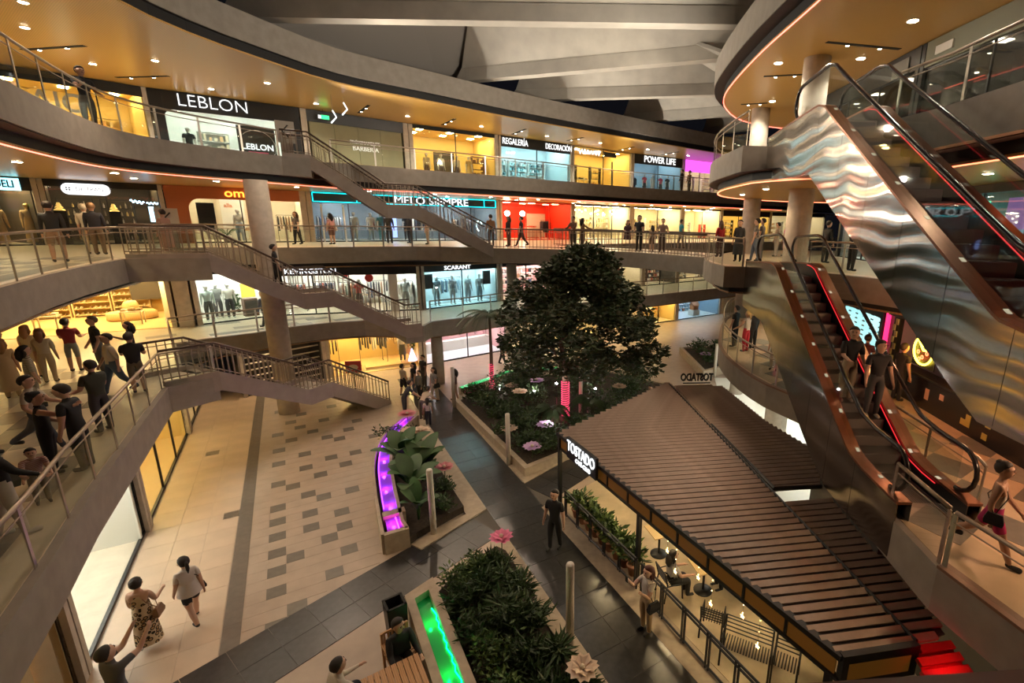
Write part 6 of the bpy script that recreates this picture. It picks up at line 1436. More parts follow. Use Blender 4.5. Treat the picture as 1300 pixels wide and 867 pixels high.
s = Shop('icy white jeans shop with black header', (-10.38, 27.14), (-6.71, 30.72), L1, Z1, 2.6, M['coolwall'], M['coolwall'], CYN, 14, 0.36, M['black'], 2, pil=0.1)
s.sign('SCARANT', 0.44, 2.33, 0.33, M['signw'], 1.15, 0.0)
for k, (fx, tp, bt) in enumerate(((0.24, (0.12, 0.18, 0.22), (0.4, 0.5, 0.55)), (0.44, (0.3, 0.3, 0.32), (0.55, 0.58, 0.58)), (0.64, (0.5, 0.58, 0.6), (0.45, 0.55, 0.6)), (0.8, (0.55, 0.6, 0.62), (0.3, 0.4, 0.45)))):
    mannequin(s, fx, 0.7, ('mannequin in dark denim shirt', 'mannequin in printed tee and white shorts', 'mannequin in pale blue denim', 'mannequin in white shirt by the pillar')[k], tp, bt, 1.0 if k != 1 else 0.42)
for k, fx in enumerate((0.13, 0.88)): s.board(fx, 1.55, 0.5, 0.85, M['black'], 0.5, 'speaker_panel', 0.12)
rack(s, 0.5, 1.7, 1.5, 'rack of pale denim', [(0.4, 0.5, 0.55), (0.5, 0.56, 0.6), (0.15, 0.2, 0.26)], seed=110)

pts = [(-6.71, 30.72), (-3.67, 33.49), (-0.38, 36.47), (3.18, 39.63), (6.38, 42.22), (12.5, 47.2)]
spec = [('pale pink boutique behind the tree', M['pinkwall'], (1.0, 0.85, 0.75), 13), ('white lit boutique behind the tree crown', M['shopwhite'], CRM, 12), ('dim boutique behind the tree crown', M['plaster'], CRM, 8), ('dusky bookshop window beyond the tree', M['darkint'], CRM, 9), ('glittering wreath shop beyond the tree', M['plaster'], CRM, 10)]
for k, (lb, wl, lc, pw) in enumerate(spec):
    s = Shop(lb, pts[k], pts[k + 1], L1, Z1, 3.6, wl, M['cream'], lc, pw, 0.3, M['black'], 2, pil=0.18)
    shelf(s, 0.3, 1.8, 1.5, 1.9, 'shelf in the ' + lb, 5, M['white'] if k != 3 else M['bark'], seed=120 + k, cols=GARM); shelf(s, 0.7, 1.8, 1.5, 1.9, 'second shelf in the ' + lb, 5, M['white'] if k != 3 else M['bark'], seed=130 + k, cols=GARM)
    if k == 4:
        t = thing('wreath', 'white wreath in the glittering window beyond the tree', 'wreath', s.P(0.35, 0.4, 1.4), s.ang); MB().tube([(0.42 * math.cos(a), 0, 0.42 * math.sin(a)) for a in [i * PI / 12 for i in range(24)]], 0.09, 7, closed=True).build('ring', M['white'], t)
        bush('leafy bouquet in the glittering window beyond the tree', s.P(0.75, 0.7), 0.6, 1.7, 500, [M['leaf3'], M['plaster']], 0.16, 301, None, 'bouquet', 'plant')

o = MB().box((-19.42, 21.86, (L1 + Z1) / 2), (0.55, 0.3, Z1 - L1), 0.55).build('wall_pier', M['column'], kind='structure'); o['label'] = 'pale pier beside the yellow shoe shop'
# shop fronts that carry the galleries on, round the near bend
for (lb, A, B, z0, z1, wl, lc, pw) in (('cream shop on the near bend of the first gallery', (-14.6, 0.3), (-20.4, 9.2), L1, Z1, M['plaster'], CRM, 11), ('gold shop on the near bend of the first gallery', (-20.4, 9.2), (-26.2, 17.1), L1, Z1, M['yellowwall'], YEL, 12),
                                       ('dim shop on the near bend of the second gallery', (-20.5, 5.5), (-25.9, 20.2), L2, Z2, M['plaster'], CRM, 7), ('gold shop on the near bend of the third gallery', (-20.5, 5.5), (-25.75, 21.0), L3, Z3, M['yellowwall'], YEL, 7)):
    s = Shop(lb, A, B, z0, z1, 3.2, wl, M['cream'], lc, pw, 0.4, M['black'], 5, pil=0.2, lamps=4)
    shelf(s, 0.3, 2.6, 2.4, 1.9, 'long shelf in the ' + lb, 4, M['white'], seed=200); shelf(s, 0.7, 2.6, 2.4, 1.9, 'second long shelf in the ' + lb, 4, M['white'], seed=201)

# ---- ground arcade
s = Shop('dark shuttered unit with pale slatted shelves under the first gallery', (-17.6, 22.1), (-15.24, 25.37), 0, ZG, 1.5, M['darkint'], M['dark'], WARM, 1.2, 0.2, M['black'], 0, pil=0.1, lamps=1)
for k in range(7): MB().box((s.W / 2, 0.25, 0.25 + 0.33 * k), (s.W - 0.3, 0.12, 0.05)).build('slat', M['plaster'], s.t)
t = thing('poster_stand', 'red framed poster board on a stand beside the stairs', 'sign', (-12.6, 23.2, 0.0), 0.15)
MB().box((0, 0, 1.35), (0.75, 0.05, 0.62)).build('board', mat('poster_red', (0.5, 0.06, 0.05), 0.5), t); mb = MB().lathe([(0.0001, 0), (0.2, 0), (0.2, 0.01), (0.0001, 0.01)], 14, (0, 0, 0), 1.2, 0.7); o = mb.build('poster_oval', M['plaster'], t); o.location = (0, -0.035, 1.35); o.rotation_euler.x = PI / 2
MB().box((0, 0.0, 0.5), (0.05, 0.05, 1.0)).build('stand', M['black'], t)
s = Shop('yellow lit clothes shop on the ground arcade', (-15.24, 25.37), (-10.91, 28.02), 0, ZG, 3.2, M['yellowwall'], M['ply'], YEL, 15, 0.10, panes=0, pil=0.16)
rack(s, 0.50, 1.6, 1.5, 'rack of dark and white clothes on the ground arcade', [(0.04, 0.04, 0.04), (0.6, 0.58, 0.5), (0.1, 0.1, 0.1)], h=1.9, seed=140); rack(s, 0.08, 1.0, 0.5, 'short rack of black coats by the yellow shop wall', [(0.03, 0.03, 0.03)], h=1.9, seed=141); rack(s, 0.72, 2.4, 1.1, 'rack of tan clothes on the ground arcade', [(0.5, 0.36, 0.2), (0.6, 0.5, 0.35)], h=1.9, seed=142)
mannequin(s, 0.80, 0.8, 'mannequin in white blouse and dark skirt on the ground arcade', (0.62, 0.6, 0.55), (0.08, 0.08, 0.05), skirt=(0.28, cmat((0.08, 0.08, 0.06))), female=True, z=0.215)
t = thing('window_plinth', 'long pale timber plinth in the yellow clothes window', 'plinth', s.P(0.62, 0.8), s.ang); MB().box((0, 0, 0.09), (2.4, 0.8, 0.14)).build('step', M['ply'], t); MB().box((0, 0, 0.02), (2.5, 0.9, 0.03)).build('base', M['plaster'], t)
t = thing('glowing_cone', 'small glowing lilac cone tree in the yellow clothes window', 'ornament', s.P(0.90, 0.6, 0.25), s.ang); MB().lathe([(0.26, 0), (0.02, 0.75)], 14).build('cone', emis('lilac_glow', (0.75, 0.55, 1.0), 2.0), t); MB().lathe([(0.28, -0.03), (0.28, 0)], 14).build('base', M['white'], t)
bush('leafy plant above the glowing cone', s.P(0.92, 1.1, 0.4), 0.3, 1.5, 220, [M['leaf2'], M['leaf3']], 0.2, 302, None, 'window_plant', 'plant')
s = Shop('pink and white bare shop on the ground arcade', (-10.91, 28.02), (-6.51, 31.94), 0, ZG, 3.2, M['pinkwall'], M['coolwall'], (1.0, 0.9, 0.92), 12, 0.12, panes=2, pil=0.14)
MB().box((s.W / 2, 2.4, 0.35), (s.W - 0.4, 0.5, 0.7)).build('counter', M['shopwhite'], s.t); MB().box((s.W / 2, 3.1, 1.6), (s.W - 0.6, 0.05, 0.9)).build('wall_panel', M['pinkwall'], s.t)
pts = [(-6.51, 31.94), (-3.8, 34.45), (-0.31, 37.68), (3.12, 40.72)]
for k, lb in enumerate(('white lit shop behind the palm', 'warm lit shop behind the big planter', 'orange lit shop behind the tree trunk')):
    s = Shop(lb, pts[k], pts[k + 1], 0, ZG, 3.2, M['plaster'], M['cream'], (CRM, YEL, GLD)[k], 12, 0.12, panes=2, pil=0.14)
    shelf(s, 0.5, 1.9, 2.2, 1.8, 'shelf in the ' + lb, 4, M['white'], seed=150 + k)
s = Shop('yellow shelved shop on the far ground arcade', (3.12, 40.72), (6.72, 43.46), 0, ZG, 3.2, M['yellowwall'], M['cream'], YEL, 16, 0.1, panes=2, pil=0.08)
shelf(s, 0.65, 1.8, 2.2, 2.1, 'crowded shelf in the far yellow shop', 6, M['ply'], ((0.7, 0.5, 0.1), (0.6, 0.2, 0.05), (0.7, 0.6, 0.3)), 9, seed=160); s.board(0.40, 1.7, 0.9, 1.2, mat('lit_poster', (0.7, 0.6, 0.3), 0.5, emit=(1, 0.8, 0.35), estr=0.7), 0.8, 'lit_poster', 0.04); rack(s, 0.18, 1.2, 0.9, 'rack of orange clothes in the far yellow shop', [(0.6, 0.2, 0.05), (0.6, 0.5, 0.3)], seed=161)
s = Shop('toy shop with icy blue back wall on the far ground arcade', (6.72, 43.46), (11.61, 47.18), 0, ZG, 3.2, mat('blue_toy_wall', (0.20, 0.30, 0.38), 0.5), M['coolwall'], (0.7, 0.88, 1.0), 9, 0.1, M['black'], 1, pil=0.08)
shelf(s, 0.5, 2.6, 4.2, 1.9, 'long toy shelf under the icy wall', 5, M['white'], ((0.3, 0.45, 0.55), (0.5, 0.2, 0.1), (0.6, 0.65, 0.7)), 12, seed=165)
t = thing('doll_house', 'small orange doll house in the toy window', 'toy', s.P(0.55, 0.9, 0.6), s.ang); MB().box((0, 0, 0.2), (0.7, 0.5, 0.45)).build('walls', mat('orange_toy', (0.6, 0.2, 0.06), 0.6), t); MB().add([(-0.45, -0.3, 0.42), (0.45, -0.3, 0.42), (0.45, 0.3, 0.42), (-0.45, 0.3, 0.42), (-0.45, 0, 0.75), (0.45, 0, 0.75)], [(0, 1, 5, 4), (2, 3, 4, 5), (0, 4, 3), (1, 2, 5), (3, 2, 1, 0)]).build('roof', M['terra'], t); MB().box((0, 0, -0.3), (0.9, 0.7, 0.56)).build('plinth', M['white'], t)
s = Shop('cream panelled wall unit beyond the toy shop', (11.61, 47.18), (17, 51.2), 0, ZG, 3.0, M['yellowwall'], M['cream'], YEL, 10, 0.3, M['plaster'], 0, pil=0.1)
for k in range(4): MB().box((s.W * (0.05 + 0.23 * (k + 0.5)), 0.03, 1.15), (s.W * 0.226, 0.06, 2.28)).build('wall_panel', M['plaster'], s.t)

# ground arcade shops along the strip at the foot of the crowded gallery
uA = -4.31
s = Shop('tan timber shop front at the bottom corner', G(uA, 7.0), G(uA, 11.6), 0, ZG, 3.0, M['ply'], M['ply'], YEL, 6, 0.10, panes=1, pil=0.06)
for k in range(3): MB().box((s.W * (0.2 + 0.3 * k), 0.5, 1.2), (s.W * 0.28, 0.05, 2.3)).build('timber_panel', M['ply'], s.t)
o = MB().ball((0.75 * s.W, 0.42, 1.0), 0.05, 8).build('door_knob', M['steel'], s.t)
s = Shop('white walled unit with thin black arch logo', G(uA, 11.6), G(uA, 17.0), 0, ZG, 3.0, M['shopwhite'], mat('pale_plank', (0.60, 0.54, 0.44), 0.5, noise=(3, 0.1)), (1.0, 0.93, 0.80), 12, 0.10, panes=1, pil=0.06)
MB().box((s.W * 0.9, 1.2, 1.2), (0.1, 2.4, 2.4)).build('logo_wall', M['shopwhite'], s.t)
for y in (1.0, 1.28): MB().tube([(s.W * 0.885, y, 1.2), (s.W * 0.885, y, 1.62), (s.W * 0.885, y + 0.05, 1.75)], 0.014, 5).build('logo_stroke', M['black'], s.t)
MB().tube([(s.W * 0.885, 0.9, 1.4), (s.W * 0.885, 1.4, 1.4)], 0.012, 5).build('logo_stroke', M['black'], s.t)
s = Shop('yellow lit display windows along the arcade strip', G(uA, 17.0), G(uA, 24.4), 0, ZG, 3.0, M['yellowwall'], M['ply'], YEL, 12, 0.10, panes=3, pil=0.06)
for k in range(3): shelf(s, 0.2 + 0.3 * k, 1.6, 1.7, 1.4, ('low tan display by the white unit', 'low tan display in the strip windows', 'low tan display at the arcade end')[k], 3, M['ply'], seed=170 + k)
MB().box((0.45 * s.W, 0.9, 0.9), (0.25, 0.05, 0.35)).build('screen', emis('screen_blue', (0.5, 0.7, 1.0), 2.0), s.t)
s = Shop('dim arcade unit at the strip end', G(uA, 24.4), G(uA, 28.5), 0, ZG, 2.5, M['plaster'], M['cream'], WARM, 4, 0.10, panes=2, pil=0.06)
shelf(s, 0.5, 1.6, 1.7, 1.4, 'low shelf in the dim arcade unit', 3, M['ply'], seed=175)

# ---- island shops (facing the escalators)
def rshop(label, y0, y1, xa, xb, z0, z1, **k): return Shop(label, (xa, y0), (xb, y1), z0, z1, **k)
M['greywall'] = mat('grey_wall', (0.20, 0.195, 0.18), 0.6)
s = rshop('dim grey shop front at the top of the upper escalator', 24.5, 17.6, 10.1, 10.35, L3, Z3, depth=3, wall=M['greywall'], floor=M['midtile'], light=NEUT, power=4.5, header=0.7, header_m=M['black'], panes=3, glassm=M['darkglass'], pil=0.1, dark=True)
s.board(0.85, 2.9, 0.9, 0.5, M['greywall'], -0.1, 'notice_board')
s = rshop('dark framed shop front with paper notices beside the upper escalator', 17.6, 12.0, 10.35, 10.8, L3, Z3, depth=3, wall=M['greywall'], floor=M['midtile'], light=NEUT, power=4.0, header=0.75, header_m=mat('grey_green_panel', (0.19, 0.20, 0.15), 0.5), panes=2, glassm=M['darkglass'], pil=0.12, dark=True)
s.board(0.18, 2.95, 0.7, 0.24, M['white'], -0.1, 'paper_notice'); s.board(0.85, 2.95, 0.6, 0.24, M['white'], -0.1, 'paper_notice'); s.board(0.3, 1.8, 1.5, 0.02, M['ledred'], 0.2, 'red_light_line', 0.02)
s = rshop('grey glazed shop front at the island edge', 12.0, 3.5, 10.8, 11.3, L3, Z3, depth=3, wall=M['greywall'], floor=M['midtile'], light=NEUT, power=4.0, header=0.3, header_m=M['black'], panes=3, glassm=M['darkglass'], pil=0.12, dark=True)
s = rshop('window of pink and white toy figures on the island', 26.0, 18.2, 12.4, 12.0, L2, Z2, depth=3, wall=M['greywall'], floor=M['coolwall'], light=WHT, power=8, header=0.3, header_m=M['black'], panes=3, pil=0.2, dark=True)
for k, (c, z, n) in enumerate((((0.7, 0.72, 0.74), 1.9, 'pale round balloon toy high in the island window'), ((0.75, 0.25, 0.5), 1.3, 'pink round balloon toy in the island window'), ((0.7, 0.08, 0.3), 0.75, 'crimson round balloon toy in the island window'), ((0.75, 0.65, 0.1), 1.5, 'yellow round balloon toy in the island window'))):
    t = thing('balloon_toy', n, 'toy', s.P(0.26 + 0.085 * k, 0.7 + 0.25 * (k % 2), z), s.ang); MB().ball((0, 0, 0), 0.3, 14, 0.9).build('body', cmat(c, 0.35), t, True); MB().tube([(0, 0, -0.27), (0, 0, -z)], 0.015, 5).build('stand', M['white'], t)
    for sx in (-1, 1): MB().ball((sx * 0.12, -0.24, 0.08), 0.05, 7).build('spot', M['white'], t)
s = rshop('colourful toy shop beside the upper escalator', 18.2, 8.0, 12.0, 10.9, L2, Z2, depth=3.5, wall=mat('teal_shop_wall', (0.10, 0.22, 0.22), 0.5), floor=M['midtile'], light=(0.8, 1, 0.95), power=7, header=0.25, header_m=M['black'], panes=4, pil=0.2, dark=True)
for k, (fx, z, w, h, c, e) in enumerate(((0.22, 2.2, 0.35, 0.5, (0.0, 0.6, 0.35), 1.4), (0.15, 1.9, 0.3, 0.3, (0.1, 0.7, 0.2), 1.2), (0.27, 1.75, 0.3, 0.5, (0.5, 0.8, 0.1), 1.2), (0.17, 1.35, 0.4, 0.25, (0.9, 0.8, 0.1), 1.5), (0.36, 2.05, 0.8, 0.9, (0.35, 0.2, 0.55), 0.35), (0.36, 1.35, 0.8, 0.5, (0.2, 0.45, 0.55), 0.35))):
    s.board(fx, z, w, h, mat('toy_panel_%d' % k, c, 0.5, emit=c, estr=e), 0.35, 'toy_panel', 0.05)
for k, (fx, z, r, c) in enumerate(((0.26, 0.85, 0.36, (0.55, 0.05, 0.06)), (0.42, 0.7, 0.5, (0.02, 0.02, 0.02)))):
    t = thing('round_sign', ('round red rimmed mirror in the toy shop', 'big black disc in the toy shop')[k], 'sign', s.P(fx, 0.4, z), s.ang); o = MB().lathe([(r, 0), (r, 0.05)], 24).build('disc', cmat(c, 0.4), t); o.rotation_euler.x = PI / 2
    o = MB().lathe([(r * 0.75, 0), (r * 0.75, 0.01)], 24).build('inner_disc', M['white'] if k == 0 else M['black'], t); o.rotation_euler.x = PI / 2; o.location.y = -0.06
    MB().box((0, 0.03, -z / 2 - r / 2 + 0.01), (0.04, 0.04, z - r + 0.0)).build('stand', M['black'], t)
bush('pile of yellow green toys in the toy shop', s.P(0.55, 0.6), 0.6, 0.9, 300, [cmat((0.6, 0.6, 0.1)), cmat((0.3, 0.6, 0.3)), cmat((0.6, 0.55, 0.5))], 0.18, 310, None, 'toy_pile', 'toys')
shelf(s, 0.75, 1.8, 3.0, 2.0, 'toy shelf at the back of the toy shop', 5, M['white'], ((0.6, 0.1, 0.1), (0.1, 0.4, 0.6), (0.7, 0.6, 0.1)), 10, seed=180)

s = rshop('sunglasses shop with glowing pale blue wall', 22.5, 15.9, 9.9, 9.55, L1, Z1, depth=2.5, wall=M['coolwall'], floor=M['coolwall'], light=CYN, power=10, header=0.35, header_m=M['black'], panes=2, pil=0.12, dark=True)
for r in range(9):
    for c in range(7): MB().box((0.25 * s.W + 0.62 * c, 0.45, 0.55 + 0.18 * r), (0.16, 0.03, 0.05)).build('eyewear', M['dark'], s.t)
MB().box((0.5 * s.W, 0.52, 1.25), (s.W * 0.92, 0.04, 2.0)).build('glowing_wall', mat('ice_panel', (0.4, 0.6, 0.62), 0.5, emit=(0.45, 0.92, 1.0), estr=1.1), s.t)
o = MB().box((9.5, 15.72, L1 + 1.26), (0.1, 0.12, 2.5)).build('neon_post', emis('magenta_post', (1.0, 0.02, 0.12), 1.6)); tag(o, 'glowing magenta post between the sunglasses shop and the pizza bar', 'light')
# pizza bar: black tiled counter with scattered coloured tiles
t = thing('pizza_bar', 'black tiled pizza bar with scattered coloured tiles', 'bar', (9.46, 15.3, L1), -PI / 2 + 0.0)
MB().box((2.9, 0.2, 0.45), (6.4, 0.4, 0.9)).build('counter', mat('black_tile', (0.012, 0.012, 0.014), 0.25), t); MB().box((2.9, 0.2, 0.93), (6.5, 0.5, 0.06)).build('counter_top', M['black'], t)
MB().box((2.9, 2.6, 1.25), (6.4, 0.1, 2.5)).build('back_wall', M['darkint'], t); MB().box((2.9, 1.3, 2.45), (6.4, 2.7, 0.1)).build('canopy', M['black'], t)
rg = random.Random(2)
for (x, z, w, c) in ((0.5, 0.35, 0.14, (0.6, 0.25, 0.1)), (0.9, 0.6, 0.14, (0.65, 0.6, 0.5)), (1.1, 0.35, 0.14, (0.6, 0.22, 0.08)), (1.25, 0.65, 0.14, (0.6, 0.25, 0.1)), (2.1, 0.42, 0.16, (0.6, 0.4, 0.3)), (2.1, 0.58, 0.16, (0.6, 0.4, 0.3)), (2.7, 0.62, 0.16, (0.6, 0.4, 0.3)), (3.6, 0.3, 0.16, (0.5, 0.42, 0.1)), (3.76, 0.46, 0.16, (0.5, 0.42, 0.1)), (3.76, 0.30, 0.16, (0.5, 0.42, 0.1)), (4.4, 0.55, 0.16, (0.5, 0.42, 0.1)), (4.35, 0.22, 0.16, (0.5, 0.42, 0.1))):
    MB().box((x, -0.005, z), (w, 0.02, w)).build('tile', cmat(c, 0.4), t)
for zi in range(7):
    for xi in range(2):
        if (zi + xi) % 2: MB().box((0.06 + 0.13 * xi, -0.02, 1.05 + 0.2 * zi), (0.12, 0.04, 0.19)).build('tile', cmat((0.55, 0.48, 0.25), 0.4), t)
MB().box((0.12, 0.08, 1.7), (0.3, 0.14, 1.5)).build('post', M['black'], t)
mb = MB(); cx, cz = 1.75, 1.72
pz = thing('pizza_neon', 'neon pizza sign with a lifted slice over the bar', 'sign', (9.36, 15.3, L1), -PI / 2)
arc = [(cx + 0.42 * math.cos(a), 0, cz + 0.42 * math.sin(a)) for a in [PI * 0.75 + i * PI * 1.3 / 20 for i in range(21)]]
MB().tube([(cx, 0, cz)] + arc + [(cx, 0, cz)], 0.03, 6).build('neon_tube', emis('neon_yellow', (1.0, 0.75, 0.05), 6), pz)
MB().tube([(cx - 0.03, 0, cz + 0.12), (cx - 0.32, 0, cz + 0.42), (cx - 0.12, 0, cz + 0.58), (cx + 0.1, 0, cz + 0.56), (cx - 0.03, 0, cz + 0.12)], 0.03, 6).build('neon_tube', emis('neon_yellow', (1.0, 0.75, 0.05), 6), pz)
mb = MB()
for (a, b) in ((-0.18, -0.08), (0.02, -0.2), (0.2, -0.05), (-0.1, -0.28), (0.18, 0.12), (-0.16, 0.36)): MB().tube([(cx + a + 0.05 * math.cos(q), -0.02, cz + b + 0.05 * math.sin(q)) for q in [i * PI / 5 for i in range(10)]], 0.014, 5, closed=True).build('neon_ring', emis('neon_red', (1.0, 0.08, 0.03), 6), pz)
MB().box((cx, 0.06, cz + 0.05), (1.0, 0.03, 1.1)).build('backing', M['black'], pz)
MB().tube([(cx, 0.06, cz + 0.5), (cx, 0.06, 2.4)], 0.01, 4).build('hanger', M['black'], pz)
point((9.0, 13.4, L1 + 1.8), 12, (1.0, 0.35, 0.08), 0.2); point((8.2, 9.5, L1 + 2.2), 60, (1.0, 0.45, 0.22), 0.2); point((8.2, 12.0, L1 + 2.2), 45, (1.0, 0.38, 0.2), 0.2); point((7.6, 6.3, L1 + 2.3), 90, (1.0, 0.6, 0.35), 0.2)
# ground floor under the island: bright white showroom
s = rshop('bright white showroom under the island', 26.5, 13.5, 9.8, 9.4, 0, ZG, depth=3.5, wall=M['coolwall'], floor=M['shopwhite'], light=(0.9, 1.0, 0.95), power=14, header=0.15, header_m=M['white'], panes=4, pil=0.12, frame=M['steel'])
shelf(s, 0.5, 2.4, 3.0, 1.8, 'white shelf in the showroom under the island', 4, M['white'], seed=190); shelf(s, 0.8, 2.4, 2.0, 1.8, 'second white shelf in the showroom under the island', 4, M['white'], seed=191)
for y in (15, 18, 21, 24): point((8.4, y, 2.3), 75, (1, 0.97, 0.88), 0.15)
MB().prism([(5.9, 13.2), (5.7, 20), (6.6, 26.8), (9.7, 26.8), (9.5, 13.2)], -0.005, 0.008).build('showroom_paving', M['shopwhite'], fl)
# ------------------------------------------------------------------ ceiling lamps
dl_body = MB().lathe([(0.14, 0.0), (0.14, -0.012), (0.11, -0.014)], 14).mesh('trim_ring'); dl_body.materials.append(M['steel'])
dl_lens = MB().lathe([(0.0001, -0.016), (0.11, -0.016), (0.10, -0.020), (0.0001, -0.022)], 12).mesh('lens'); dl_lens.materials.append(M['lamp'])
def downlight(x, y, z, energy, label, group, col=WARM, light=True, s=1.0, angle=125):
    if not under_soffit(x, y, z): return
    t = thing('downlight', label, 'ceiling light', (x, y, z), 0, group); t.scale = (s, s, 1)
    link('trim_ring', dl_body, t); link('lens', dl_lens, t)
    if light: spot((x, y, z - 0.05), (x, y, 0), energy, col, angle, 0.1, 0.5)
def track(a, b, z, energy, label, group, col=WARM):
    d = Vector((b[0] - a[0], b[1] - a[1], 0)); L = d.length; c = ((a[0] + b[0]) / 2, (a[1] + b[1]) / 2)
    t = thing('recessed_track', label, 'ceiling light', (*c, z), math.atan2(d.y, d.x), group)
    MB().box((0, 0, -0.006), (L, 0.16, 0.012)).build('slot', M['recess'], t)
    for x in (-L * 0.22, L * 0.22):
        MB().lathe([(0.065, -0.012), (0.065, -0.06)], 12, (x, 0, 0)).build('spot_head', M['black'], t); MB().lathe([(0.0001, -0.061), (0.055, -0.062), (0.0001, -0.063)], 12, (x, 0, 0)).build('lens', M['lamp'], t)
    spot((c[0], c[1], z - 0.1), (c[0], c[1], 0), energy, col, 125, 0.12, 0.5)
for x, y in [(-19.3, 17.8), (-21.1, 21.7), (-18.0, 21.1), (-19.2, 25.4), (-17.0, 15.8), (-15.6, 24.1), (-15.7, 28.1), (-11.9, 30.9), (-8.2, 33.7), (-4.3, 36.9), (-0.5, 39.6), (3.4, 42.4), (7.3, 45.7)]:
    downlight(x, y, RF, 210, 'round downlight in the gold soffit over the third gallery', 'downlights over the third gallery', NEUT)
for a, b in [((-22.1, 20.1), (-19.1, 19.5)), ((-22.1, 23.7), (-19.4, 23.3)), ((-14.5, 30.3), (-12.9, 28.2)), ((-10.7, 33.5), (-9.2, 31.4)), ((-6.7, 36.5), (-5.4, 34.3)), ((-3.0, 38.8), (-1.7, 37.2)), ((1.0, 43.2), (2.2, 41.2)), ((4.9, 45.6), (6.1, 43.4))]:
    track(a, b, RF, 210, 'black slot with two spots in the gold soffit over the third gallery', 'slot lights over the third gallery', NEUT)
for x, y in [(8.8, 15.8), (6.3, 19.8), (9.0, 19.1), (8.0, 25.5), (8.9, 10.5), (6.4, 11.6), (6.5, 8.2)]:  # the last two are added, out of view, to brighten the escalator steps
    downlight(x, y, RF, 170, 'round downlight in the gold soffit of the island', 'downlights over the island', NEUT, True, 1.3)
for a, b in [((7.1, 17.6), (9.8, 18.1)), ((6.3, 21.5), (7.9, 21.1)), ((6.7, 26.3), (7.9, 25.9))]:
    track(a, b, RF, 120, 'black slot with two spots in the gold soffit of the island', 'slot lights over the island', NEUT)
for q, ha in resample(offset(E3s, 2.2), 3.6)[2:-1]:
    downlight(q.x, q.y, 10.12, 120, 'small downlight in the soffit over the second gallery', 'downlights over the second gallery')
for q, ha in resample(offset(E3s, 4.6), 5.0)[2:-1]:
    downlight(q.x, q.y, 10.12, 90, 'small downlight near the second gallery shop fronts', 'downlights before the second gallery shops')
for q, ha in resample(offset(E1a + [(-16.5, 18.2)] + crv(E1b, 0.7)[3:] + [(-9.5, 24.6)] + E1c[1:], 1.8), 3.4)[1:-1]:
    downlight(q.x, q.y, 6.12, 80, 'small downlight in the soffit over the first gallery', 'downlights over the first gallery')
for q, ha in resample(offset(E1a + [(-16.5, 18.2)] + crv(E1b, 0.7)[3:] + [(-9.5, 24.6)] + E1c[1:], 1.8), 4.0)[1:-1]:
    downlight(q.x, q.y, 2.6, 60, 'small downlight in the soffit over the ground arcade', 'downlights over the ground arcade')
for x, y in ((6.2, 19.5), (6.4, 23.5), (8.6, 22), (9.2, 16.5), (9.4, 12.5), (9.4, 8.5)):
    downlight(x, y, 10.12, 90, 'small downlight under the island third level slab', 'downlights over the island second level')
for x, y in ((6.6, 18.5), (7.2, 22.5), (9.2, 19.5)):
    downlight(x, y, 6.12, 70, 'small downlight under the island second level slab', 'downlights over the island first level')

# hanging signs
t = thing('neon_arrow_sign', 'white neon chevrons hanging over the third gallery', 'sign', (-13.3, 26.4, 13.9), 0.75)
for k in range(2): MB().tube([(-0.05 - 0.55 * k, 0, 0.42 - 0.45 * k), (0.10 - 0.55 * k, 0, 0.12 - 0.45 * k), (-0.16 - 0.55 * k, 0, -0.18 - 0.45 * k)], 0.035, 6).build('neon_tube', M['signw'], t)
MB().tube([(-0.05, 0, 0.42), (-0.05, 0, 0.7)], 0.01, 4).build('hanger', M['steel'], t); MB().tube([(-0.6, 0, -0.03), (-0.6, 0, 0.7)], 0.01, 4).build('hanger', M['steel'], t)
t = thing('exit_sign', 'green lit exit sign over the khaki hoarding', 'sign', (-16.2, 29.6, 14.2), 0.70)
MB().box((0, 0, 0), (0.62, 0.06, 0.26)).build('housing', M['black'], t); MB().box((0.08, -0.035, 0), (0.40, 0.01, 0.2)).build('lit_face', emis('exit_green', (0.02, 0.8, 0.15), 2.2), t); MB().box((-0.2, -0.037, 0), (0.14, 0.01, 0.18)).build('white_pictogram', M['lettering'], t)
MB().tube([(0, 0, 0.13), (0, 0, 0.4)], 0.012, 4).build('hanger', M['black'], t)
def arrow_sign(label, loc, rz):
    t = thing('arrow_board', label, 'sign', loc, rz, 'grey arrow boards')
    MB().box((0, 0, 1.25), (0.75, 0.06, 0.95)).build('board', mat('sign_grey', (0.42, 0.40, 0.36), 0.5), t); MB().box((0, 0, 0.4), (0.5, 0.05, 0.8)).build('stand', M['steel'], t)
    MB().tube([(0.12, -0.045, 1.55), (-0.12, -0.045, 1.28), (0.12, -0.045, 1.02)], 0.03, 5).build('chevron', M['black'], t)
arrow_sign('grey board with black chevron at the head of the top stairs', (-15.0, 24.0, L3 + 0.008), 0.6)
arrow_sign('grey board with black chevron beside the middle stairs', (-18.3, 20.6, L2 + 0.008), 0.75)
